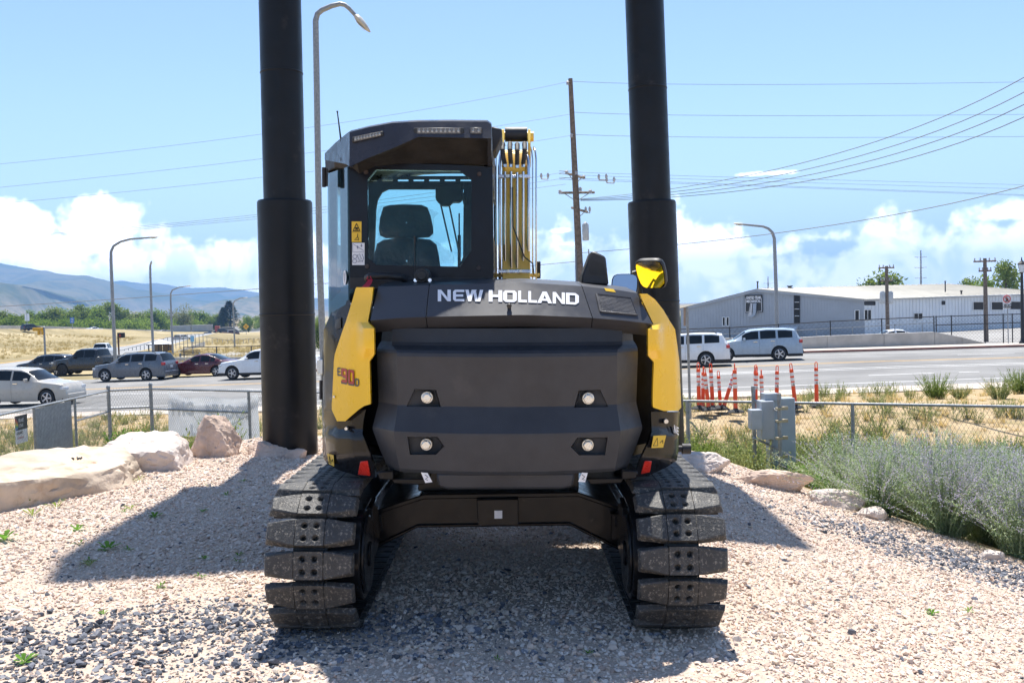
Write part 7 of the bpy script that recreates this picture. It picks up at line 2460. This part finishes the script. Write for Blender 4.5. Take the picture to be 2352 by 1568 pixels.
# ================================================================ retaining wall, railing and far fence
ws = [(1560, 778, 814), (1650, 776, 813), (1830, 775, 811), (1900, 771, 809), (2031, 766, 806), (2147, 762, 802), (2210, 774, 799), (2277, 791, 797)]
DW = 62.0
rwall = empty('retaining_wall', at(1900, 810, DW), label='smooth concrete retaining wall stepping down to the far sidewalk', cat='wall')
for i in range(len(ws) - 1):
    (u0, t0, b0), (u1, t1_, b1) = ws[i], ws[i + 1]
    a, b, c_, d_ = at(u0, b0, DW), at(u1 - .5, b1, DW), at(u1 - .5, t1_, DW), at(u0, t0, DW)
    a.z -= .5; b.z -= .5
    mb = MB(); mb.prism([a, b, c_, d_], (0, .35, 0)); child(mb, 'wall_panel', M_CONC, rwall, smooth=None, bevel=.02)


def railfence(name, pts, d, label, rails, postlist, m, mesh=True, r=.035, cell=.3):
    o = empty(name, at(pts[0][0], pts[0][1], d), label=label, cat='fence')
    tu, tv = [q[0] for q in pts], [q[1] for q in pts]
    for dz in rails:
        mb = MB(); mb.tube([at(u, v, d) - Vector((0, 0, dz)) for u, v in pts], r, 5); child(mb, 'rail', m, o)
    for u, h in postlist:
        p = at(u, float(np.interp(u, tu, tv)), d); mb = MB(); mb.cyl(p + Vector((0, 0, .05)), p - Vector((0, 0, h)), r * 1.25, n=6); child(mb, 'post', m, o)
    if mesh:
        mb = MB(); n = int((at(tu[-1], tv[-1], d) - at(tu[0], tv[0], d)).length / cell)
        for k in range(n):
            for s in (-1, 1):
                u = tu[0] + (tu[-1] - tu[0]) * (k + .5) / n
                p = at(u, float(np.interp(u, tu, tv)), d); h = max(q for _, q in postlist) * .95
                mb.tube([p + Vector((s * h * .5, 0, -.03)), p + Vector((-s * h * .5, 0, -h))], .0045, 3, False)
        child(mb, 'wire_mesh', m, o, smooth=None, kind='stuff')
    return o


M_RAILB = mat('black_railing', (.018, .018, .02), .5)
railfence('railing_fence', [(1560, 756), (1675, 752.5), (1906, 738), (2025, 732.5), (2145, 727)], DW + .15, 'black railing fence on top of the retaining wall', (0, ), [(1676, 1.0), (1560, 1.0), (1788, 1.0), (1907, 1.1), (2025, 1.1), (2145, 1.15)], M_RAILB, True, .03)
railfence('railing_fence', [(1590, 771), (1800, 760), (2145, 741)], DW + 4, 'thinner grey railing behind the black one on the wall', (0, ), [(1620, .8), (1705, .8), (1790, .9), (1875, .9), (1958, 1), (2055, 1), (2118, 1)], M_GALV, False, .022)
railfence('railing_fence', [(2148, 727), (2290, 722.5), (2420, 719)], 63.5, 'black chain link fence along the far sidewalk at the right', (0, .55), [(2150, 1.6), (2185, 1.7), (2262, 1.9), (2304, 1.9), (2325, 1.9), (2400, 1.9)], M_RAILB, True, .03, .22)

# ================================================================ street lights, poles, signs
def polyline_thing(name, label, cat, runs, m, group=None, base=None):
    """runs: (part name, points, radii, material)"""
    o = empty(name, base if base is not None else runs[0][1][0], label=label, cat=cat, group=group)
    for nm, pts, r, mm in runs:
        mb = MB(); mb.tube(pts, r, 10); child(mb, nm, mm or m, o, smooth=50)
    return o


def lamp(pts, d, rb, rt, label, headlen=0.75, zbase=None, hw=.16):
    P = [at(u, v, d) for u, v in pts]
    b = P[0].copy(); b.x = P[1].x; b.z = (ground_z(b.x, d) if zbase is None else zbase) - .1
    rad = [rb] + [rb + (rt - rb) * (k + 1) / len(P) for k in range(len(P) - 1)]
    o = polyline_thing('street_lamp', label, 'street lamp', [('pole', [b] + P[1:], rad, M_GALV)], M_GALV, base=b)
    dr = (P[-1] - P[-2]).normalized(); e = P[-1]
    s = Vector((0, 1, 0)); upv = dr.cross(s).normalized()
    if upv.z < 0: upv = -upv
    mb = MB()
    sec = []
    for f, wd, h in ((-.1, .3, .4), (.0, .8, .8), (.25, 1.0, 1.0), (.75, .85, .7), (1.0, .35, .25)):
        c = e + dr * headlen * f
        sec.append([c + s * hw * wd * math.cos(g) + upv * hw * .55 * h * math.sin(g) for g in np.linspace(0, 6.283, 10, endpoint=False)])
    mb.grid(sec, close=True); mb.f += [tuple(range(10))[::-1], tuple(range(40, 50))]; mb.mi += [0, 0]
    h_ = child(mb, 'lamp_head', mat('lamp_head_grey', (.45, .44, .41), .5), o)
    mb = MB(); mb.add([e + dr * headlen * f + s * hw * .6 * sg - upv * (hw * .56) for f, sg in ((.15, -1), (.75, -1), (.75, 1), (.15, 1))], [(0, 1, 2, 3)]); child(mb, 'lens', mat('lamp_glass', (.6, .58, .5), .3), h_, smooth=None)
    return o


l0 = lamp([(741, 860), (734, 600), (727, 160), (725, 48), (729, 33), (739, 24), (762, 14), (781, 9.5), (792, 12), (803, 21), (819, 39)], 31, .105, .055, 'tall pale street lamp bending over beside the cab', .62, hw=.2)
p = at(737.5, 842, 30.85); mb = MB(); mb.box(p, (.24, .16, .46)); child(mb, 'control_box', M_WHITE, l0, bevel=.02)
lamp([(263, 835), (259, 700), (255, 600), (255, 578), (261, 565), (277, 555), (300, 549), (345, 545.5)], 72, .13, .06, 'street lamp behind the grey crossover, arm reaching right', .6)
lamp([(351, 820), (349, 740), (345.5, 640), (345, 612), (345.3, 609), (345.6, 608)], 95, .13, .07, 'straight slim lamp pole above the bus shelter', .4)
lamp([(396, 800), (394, 740), (392, 690), (392, 674), (396, 666), (410, 660), (428, 657.5)], 135, .14, .06, 'street lamp between the bus shelter and the double trailer', .7)
lamp([(538, 790), (537, 740), (535.5, 705), (535.5, 697), (539, 691), (551, 685), (560, 684)], 175, .15, .07, 'farthest street lamp, standing in front of the tall spruce', .7)
lamp([(1787, 808), (1783.5, 690), (1780, 590), (1778.6, 548), (1774, 534), (1765, 525), (1752, 520), (1706, 515.5)], 63.5, .13, .06, 'street lamp in front of the grey workshop, arm reaching left', .6)

# main wooden utility pole
up = empty('utility_pole', at(1345, 860, 45), label='tall leaning wooden utility pole right of the excavator boom', cat='utility pole')
PT, PBt = at(1310, 181, 45), at(1343, 860, 45)
pp_ = lambda v: PT.lerp(PBt, (v - 181) / (860 - 181))
mb = MB(); mb.tube([PBt, pp_(640), pp_(400), PT], [.20, .17, .135, .10], 12); child(mb, 'shaft', M_WOOD, up)


def arm(v, u0, v0, u1, v1, d0=45, d1=45, r=.055):
    mb = MB(); mb.tube([at(u0, v0, d0), at(u1, v1, d1)], r, 4); o = child(mb, 'crossarm', M_WOOD, up, smooth=None)
    for s, (u, w_) in ((-1, (u0, v0)), (1, (u1, v1))):
        q = MB(); e = at(u * .75 + .25 * (u0 + u1) / 2, w_ * .75 + .25 * (v0 + v1) / 2, 45); q.tube([e, pp_(v + 18)], .018, 4); child(q, 'arm_brace', M_GALV, up, smooth=None)


arm(443, 1284, 443, 1366, 442); arm(403, 1301, 398, 1342, 409, 45.5, 44.4); arm(482, 1313, 477, 1349, 487, 45.4, 44.5)
M_INS = mat('grey_insulator', (.42, .42, .44), .4)
for u, v in ((1304, 189), (1313, 310), (1301, 394), (1323, 396), (1341, 405), (1333, 433), (1356, 438), (1286, 439)):
    q = at(u, v, 44.9); mb = MB(); mb.lathe([(.03, -.12), (.09, -.1), (.05, -.04), (.09, 0), (.04, .06)], 8, Matrix.Translation(q)); child(mb, 'insulator', M_INS, up)
for u, v, w_, h in ((1251, 407, .2, .16), (1384, 409, .22, .16), (1402, 416, .22, .16), (1350, 484, .12, .3)):
    q = at(u, v, 44.8); mb = MB(); mb.tube([q + Vector((-w_, 0, .08)), q + Vector((-w_ * .7, 0, -.08)), q + Vector((w_ * .7, 0, -.1)), q + Vector((w_, 0, .1))], .03, 5)
    for k in (-1, 1): mb.lathe([(.03, -.1), (.055, -.05), (.055, .05), (.03, .12)], 6, Matrix.Translation(q + Vector((k * w_ * .75, 0, .06))))
    child(mb, 'line_switch', M_INS, up)
q = at(1345, 531, 44.7); mb = MB(); mb.lathe([(.12, -.42), (.15, -.38), (.15, .28), (.10, .36), (.03, .42)], 12, Matrix.Translation(q)); child(mb, 'transformer', mat('transformer_grey', (.45, .47, .48), .5), up)
mb = MB(); mb.tube([at(1323, 573, 44.9), at(1328, 860, 44.9)], .05, 8); child(mb, 'conduit', M_WIRE, up)
mb = MB(); mb.tube([at(1352, 572, 44.9), at(1354, 645, 44.9)], .03, 6); child(mb, 'conduit', M_GALV, up)


def wire(label, a, b, da, db, sag=0.0, r=.009, mid=None):
    A, B = at(*a, da), at(*b, db)
    pts = []
    for k in range(25):
        f = k / 24; p = A.lerp(B, f); p.z -= sag * 4 * f * (1 - f); pts.append(p)
    o = MB().tube(pts, r, 4, False).build('power_cable', M_WIRE, smooth=60)
    return tag(o, label, 'cable', 'overhead cables')


def wire3(label, pts, r=.009):
    """a cable through picture points with distances"""
    P = [at(u, v, d) for u, v, d in pts]
    ts = np.linspace(0, 1, len(P)); out_ = []
    cs = [np.polyfit(ts, [p[k] for p in P], min(2, len(P) - 1)) for k in range(3)]
    for f in np.linspace(0, 1, 30): out_.append(Vector([float(np.polyval(c, f)) for c in cs]))
    o = MB().tube(out_, r, 4, False).build('power_cable', M_WIRE, smooth=60)
    return tag(o, label, 'cable', 'overhead cables')


wire3('topmost cable running left from the utility pole top', [(1305, 188, 45), (640, 303, 48), (-120, 388, 52)], .008)
wire3('second cable running left from the utility pole', [(1312, 262, 45), (640, 360, 48), (-120, 442, 52)], .008)
wire3('third cable running left from the utility pole', [(1313, 311, 45), (640, 403, 48), (-120, 478, 52)], .008)
for k, (v0, v1) in enumerate(((493, 546), (498, 549), (503, 552))): wire3(['upper', 'middle', 'lower'][k] + ' cable of the close triple run crossing the left clouds', [(1300, 395 + 14 * k, 45), (590, v0, 48), (-100, v1 + 5, 52)], .008)
wire3('lowest left cable sagging across the mountains', [(1330, 600, 45), (595, 663, 44), (-120, 711, 42)], .014)
wire3('topmost cable running right from the utility pole top', [(1312, 187, 45), (1760, 194.5, 50), (2450, 187, 56)], .010)
wire3('second cable running right from the utility pole', [(1315, 258, 45), (1760, 266, 50), (2450, 262, 56)], .010)
wire3('third cable running right from the utility pole', [(1318, 309, 45), (1760, 316, 50), (2450, 313, 56)], .010)
for k, (a, b, c_) in enumerate(((392, 403, 426), (398, 410, 436), (409, 418, 450), (413, 421, 452))): wire3(['first', 'second', 'third', 'fourth'][k] + ' cable of the flat run passing right behind the second black post', [(1325, a, 45), (1540, b, 48), (2450, c_ + 1, 60)], .008)
for k, (a, b, c_) in enumerate(((481, 400, 152), (485, 415, 189), (488, 427, 220), (489, 438, 252))): wire3(['highest', 'second', 'third', 'lowest'][k] + ' of four cables sweeping up to the right picture edge', [(1345, 436 + 3 * k, 45), (1556, a, 38), (1900, (a + c_) / 2 + 28, 29), (2352, c_, 22), (2480, c_ - 60, 20)], .011)
wire3('long low cable climbing right across the cloud bank', [(1345, 574, 45), (1557, 573, 40), (1960, 512, 34), (2352, 420, 28), (2480, 384, 27)], .013)


def power_pole(u, vt, vb, d, label, arms, pots=()):
    o = empty('power_pole', at(u, vb, d), label=label, cat='utility pole')
    a, b = at(u + 3, vb, d), at(u, vt, d); a.z -= 1.5
    mb = MB(); mb.tube([a, b], [.17, .12], 9); child(mb, 'shaft', M_WOOD, o)
    for v, hw_ in arms:
        c = at(u + (v - vt) * .02, v, d); mb = MB(); mb.tube([c + Vector((-hw_, 0, 0)), c + Vector((hw_, 0, 0))], .06, 4); child(mb, 'crossarm', M_WOOD, o, smooth=None)
        for s in (-.9, -.4, .4, .9):
            mb = MB(); mb.lathe([(.03, 0), (.06, .08), (.03, .2)], 6, Matrix.Translation(c + Vector((s * hw_, 0, .05)))); child(mb, 'insulator', M_INS, o)
    for du, v, r in pots:
        c = at(u + du, v, d); mb = MB(); mb.lathe([(r * .8, -.5), (r, -.45), (r, .35), (r * .6, .5)], 10, Matrix.Translation(c)); child(mb, 'transformer', MATS['transformer_grey'], o)


power_pole(2036, 611, 760, 78, 'power pole with two transformers in front of the white building', [(615, .62), (645, .5)], [(-9, 683, .22), (9, 683, .22)])
power_pole(2262, 593, 765, 70, 'power pole with one crossarm near the right picture edge', [(600, .8), (622, .45)])
for u, vt, vb, d, lb in ((2115, 575, 662, 260, 'slim far transmission pole over the pale roof'), (1764, 635, 668, 330, 'tiny far transmission pole above the gable')):
    o = empty('transmission_pole', at(u, vb, d), label=lb, cat='utility pole')
    mb = MB(); mb.tube([at(u, vb, d) - Vector((0, 0, 4)), at(u, vt, d)], [.3, .15], 6); child(mb, 'shaft', M_GALV, o)
    for k in range(3):
        c = at(u, vt + 16 + k * 24 * (260 / d if d < 300 else .45), d); mb = MB(); mb.tube([c + Vector((-1.6, 0, .1)), c, c + Vector((1.6, 0, .1))], .07, 4); child(mb, 'crossarm', M_GALV, o)
# sign posts
def signpost(name, label, u, vt, vb, d, plates, r=.03, m=M_GALV):
    o = empty(name, at(u, vb, d), label=label, cat='sign')
    a, b = at(u + (vb - vt) * .03, vb, d), at(u, vt, d)
    mb = MB(); mb.tube([gz(a, a.z - .3), b], r, 6); child(mb, 'post', m, o)
    for (u0, v0, u1, v1, mm, nm) in plates:
        A, B = at(u0, v1, d - .06), at(u1, v0, d - .06)
        mb = MB(); mb.prism([Vector((A.x, d - .06, A.z)), Vector((B.x, d - .06, A.z)), Vector((B.x, d - .06, B.z)), Vector((A.x, d - .06, B.z))], (0, .02, 0)); child(mb, nm, mm, o, smooth=None)
    return o


np_ = signpost('road_sign', 'no pedestrian crossing sign with crosswalk plate at the far sidewalk', 2313, 676, 795, 61, [(2303.5, 677, 2322.5, 696.5, M_WHITE, 'sign_plate'), (2304, 698, 2322, 709, M_WHITE, 'sign_plate')])
mrs = mat('sign_red', (.55, .02, .02), .5)
c = at(2313, 686.7, 60.9); r_ = .215
mb = MB(); mb.tube([c + Vector((r_ * math.cos(g), 0, r_ * math.sin(g))) for g in np.linspace(0, 6.283, 25)], .022, 4); mb.tube([c + Vector((-r_ * .7, -.01, r_ * .7)), c + Vector((r_ * .7, -.01, -r_ * .7))], .018, 4); child(mb, 'prohibition_ring', mrs, np_)
mb = MB(); mb.tube([c + Vector((0, .01, .08)), c + Vector((.01, .01, -.02)), c + Vector((-.07, .01, -.16))], .03, 4); mb.tube([c + Vector((.01, .01, -.02)), c + Vector((.07, .01, -.15))], .025, 4); mb.tube([c + Vector((-.08, .01, .0)), c + Vector((0, .01, .06)), c + Vector((.08, .01, 0))], .018, 4); mb.lathe([(.001, .0), (.035, .03), (.001, .07)], 6, Matrix.Translation(c + Vector((0, .01, .10)))); child(mb, 'walking_figure', M_INK, np_)
for txt, v, u in (('USE', 702.5, 2306), ('CROSSWALK', 707.5, 2305)):
    vs, fs = textmesh(txt, .17, .006, .62); q = at(u, v, 60.9); mb = MB(); mb.add([q + Vector((a, 0, b)) for a, b in vs], fs); child(mb, 'lettering', M_INK, np_, smooth=None)
q = at(2317, 700.5, 60.9); mb = MB(); mb.add([q + Vector(p) for p in ((.1, 0, .02), (-.0, 0, .02), (-.0, 0, .05), (-.09, 0, 0), (0, 0, -.05), (0, 0, -.02), (.1, 0, -.02))], [tuple(range(7))]); child(mb, 'arrow', M_INK, np_, smooth=None)
sp1 = signpost('road_sign', 'steel sign post beside the excavator with its sign turned edge on', 1578, 704, 934, 24, [], .034)
mb = MB(); a, b = at(1572.5, 748, 24), at(1572.5, 706, 24); mb.cyl(a, b, .028, n=8); child(mb, 'edge_on_sign', mat('sign_back_brown', (.33, .24, .18), .5), sp1)
signpost('road_sign', 'white rectangular road sign beyond the freeway at the far left', 61.5, 718, 745, 285, [(57, 720, 67, 737, M_WHITE, 'sign_plate')], .09)
s_ = signpost('road_sign', 'blue rectangular service sign beside the freeway', 165.5, 728, 762, 290, [(161, 729, 170, 742, mat('sign_blue', (.04, .17, .50), .5), 'sign_plate')], .09)
for k in range(3):
    a = at(162.5, 732.5 + k * 3.2, 289.8); mb = MB(); mb.box(a + Vector((.38, 0, 0)), (.75, .02, .12)); child(mb, 'lettering_line', M_WHITE, s_)
yd = signpost('road_sign', 'yellow diamond merge sign on the verge of the slip road', 565, 745, 772, 330, [], .08)
c = at(565, 750, 329.8); mb = MB(); mb.prism([c + Vector(p) for p in ((-1.05, 0, 0), (0, 0, -1.05), (1.05, 0, 0), (0, 0, 1.05))], (0, .05, 0)); child(mb, 'sign_plate', mat('sign_yellow', (.75, .42, .02), .5), yd, smooth=None)
mb = MB()
for s in (-.28, .28): mb.tube([c + Vector((s, -.05, -.45)), c + Vector((s * .8, -.05, .4))], .08, 4)
child(mb, 'arrows', M_INK, yd)
# black lantern lamp post at the right edge
lp_ = empty('lantern_post', at(2350, 792, 60.5), label='ornate black lantern post cut by the right picture edge', cat='street lamp')
b = at(2352, 795, 60.5); tp = at(2347, 628, 60.5); b.x = tp.x
mb = MB(); mb.lathe([(.22, 0), (.22, .25), (.14, .35), (.11, .5), (.10, (tp.z - b.z) * .6), (.075, tp.z - b.z)], 12, Matrix.Translation(b)); child(mb, 'post', M_RAILB, lp_)
mb = MB(); mb.lathe([(.07, 0), (.13, .05), (.24, .55), (.27, .6), (.05, .8), (.03, .95), (.005, 1.02)], 6, Matrix.Translation(tp)); child(mb, 'lantern', M_RAILB, lp_, smooth=None)
mb = MB(); mb.lathe([(.125, .08), (.225, .53)], 6, Matrix.Translation(tp - Vector((0, .03, 0)))); child(mb, 'lantern_glass', mat('lantern_pane', (.6, .65, .68), .2), lp_, smooth=None)

# ================================================================ left street corner: signals, shelter, railings
sgp = empty('traffic_signal', at(103, 835, 80), label='pole carrying a yellow-backed traffic signal on the left', cat='traffic signal')
a, b = at(105, 838, 80), at(101, 752, 80); mb = MB(); mb.tube([gz(a, a.z - .5), b], [.10, .08], 8); mb.lathe([(.08, 0), (.1, .04), (.02, .12)], 8, Matrix.Translation(b)); child(mb, 'pole', M_GALV, sgp)
c = at(88, 756, 80); mb = MB(); mb.box(c, (.85, .25, .28)); mb.box(c + Vector((.05, 0, -.25)), (.2, .22, .4)); mb.box(c + Vector((.35, 0, -.25)), (.2, .22, .4)); child(mb, 'signal_head', mat('signal_yellow', (.60, .33, .02), .5), sgp, bevel=.03)
mb = MB(); mb.tube([c + Vector((.4, 0, 0)), at(102, 757, 80)], .04, 6); child(mb, 'bracket', M_CLAD, sgp)
pg = empty('pedestrian_signal', at(274, 835, 78), label='pedestrian signal box on a thin dark pole', cat='traffic signal')
a, b = at(274.5, 840, 78), at(271, 764, 78); mb = MB(); mb.tube([gz(a, a.z - .3), b], .07, 8); child(mb, 'pole', mat('rusty_dark_pole', (.10, .05, .035), .6), pg)
c = at(279.5, 769.5, 77.9); mb = MB(); mb.box(c, (.46, .3, .42)); child(mb, 'signal_box', M_CLAD, pg, bevel=.04)
mb = MB(); mb.box(c + Vector((-.08, -.155, -.02)), (.09, .01, .2)); mb.box(c + Vector((-.02, -.155, -.05)), (.05, .01, .12)); child(mb, 'raised_hand', mat('signal_red', (.45, .06, .04), .5), pg)

sh = empty('bus_shelter', at(366, 822, 137), label='small bus shelter with pale hipped roof and bronze glazing', cat='bus shelter')
DS = 137
x0, x1 = at(342, 800, DS).x, at(387, 800, DS).x
zb_, ze, zr_ = at(366, 822, DS).z, at(366, 790, DS).z, at(366, 780.5, DS).z
for x in (x0, (x0 + x1) / 2, x1):
    for y in (DS, DS + 1.8):
        mb = MB(); mb.box((x, y, (zb_ + ze) / 2), (.1, .1, ze - zb_)); child(mb, 'post', M_CLAD, sh)
cx_ = (x0 + x1) / 2
mb = MB(); E = [(x0 - .25, DS - .3, ze), (x1 + .25, DS - .3, ze), (x1 + .25, DS + 2.1, ze), (x0 - .25, DS + 2.1, ze), (cx_ - .2, DS + .9, zr_), (cx_ + .2, DS + .9, zr_)]
mb.add(E, [(0, 1, 5, 4), (1, 2, 5), (2, 3, 4, 5), (3, 0, 4), (0, 3, 2, 1)]); child(mb, 'roof', mat('shelter_roof', (.60, .62, .66), .4, .3), sh, smooth=None)
mb = MB(); mb.box((cx_, DS - .3, ze - .06), (x1 - x0 + .5, .05, .12)); child(mb, 'fascia', M_CLAD, sh)
for x, nm in ((x0 * .75 + x1 * .25, 'glass_panel'), (x0 * .25 + x1 * .75, 'glass_panel')):
    mb = MB(); mb.box((x, DS + 1.7, (zb_ + ze) / 2), ((x1 - x0) * .44, .03, ze - zb_ - .3)); child(mb, nm, mat('bronze_glass', (.22, .14, .07), .3), sh)
mb = MB(); a = at(391, 818, 136); mb.box(a, (.5, .4, 1.5)); mb.build('ticket_machine', mat('machine_amber', (.60, .35, .03), .5), label='yellow ticket machine beside the bus shelter', cat='machine')
bn = empty('street_bench', at(437, 822, 118), label='dark slatted bench below the bus stop sign', cat='bench')
a = at(437, 816, 118)
for k in range(4): mb = MB(); mb.box(a + Vector((0, .1, .1 + k * .16)), (2.4, .05, .09)); child(mb, 'slat', M_CLAD, bn)
for k in range(3): mb = MB(); mb.box(a + Vector((0, -.35 + .15 * k, .05)), (2.4, .1, .04)); child(mb, 'seat_slat', M_CLAD, bn)
for s in (-1.15, 1.15): mb = MB(); mb.box(a + Vector((s, -.1, -.1)), (.06, .55, .8)); child(mb, 'leg', M_GALV, bn)
signpost('road_sign', 'pale blue bus stop sign on a thin post near the bench', 442, 770, 822, 118, [(437.5, 771, 445.5, 785, mat('stop_sign_blue', (.22, .45, .62), .5), 'sign_plate')], .05)
railfence('railing_fence', [(422, 797), (497, 796), (577, 795), (640, 794)], 112, 'black railing fence in front of the grey car park', (0, ), [(422, 1.6), (497, 1.6), (577, 1.4), (640, 1.4)], M_RAILB, False, .05)
railfence('railing_fence', [(246, 808), (280, 804), (337, 789), (380, 776), (430, 768), (470, 767)], 150, 'grey mesh fence climbing beside the slip road behind the shelter', (0, 1.3), [(u, 1.9) for u in range(250, 470, 9)], M_GALV, False, .04)
railfence('railing_fence', [(470, 772), (520, 781), (600, 776), (680, 772)], 210, 'far wire fence across the dry grass strip', (0, ), [(u, 1.6) for u in range(475, 680, 12)], M_GALV, False, .04)
mb = MB()
A, B = at(398, 818, 145), at(470, 795, 190); mb.prism([gz(A, A.z - 1.5), gz(B, B.z - 1.5), gz(B, B.z + .9), gz(A, A.z + .6)], (0, .4, 0))
mb.build('low_wall', M_CONC, label='low concrete wall rising beside the slip road fence', cat='wall')
mb = MB(); A, B, C_ = at(338, 846, 84), at(402, 826, 90), at(640, 824, 96)
mb.prism([gz(A, A.z - 1), gz(B, B.z - 1.4), gz(B, B.z + .2), gz(A, A.z)], (0, .4, 0)); mb.prism([gz(B, B.z - 1.4), gz(C_, C_.z - 1.4), gz(C_, C_.z + .2), gz(B, B.z + .2)], (0, .4, 0))
mb.build('low_wall', M_CONC, label='low concrete wall behind the maroon sedan', cat='wall')
mb = MB(); p = at(526, 760, 480); mb.prism([p + Vector((-4.6, 0, 0)), p + Vector((4.6, 0, 0)), p + Vector((1.6, 0, 2.0)), p + Vector((-4.2, 0, 2.0))], (0, 8, 0))
mb.prism([p + Vector((-4, 1, -3)), p + Vector((4, 1, -3)), p + Vector((4, 1, .1)), p + Vector((-4, 1, .1))], (0, 6, 0))
mb.build('far_house', mat('grey_shingle_roof', (.20, .195, .19), .9), label='grey house roof far behind the double trailer', cat='house')
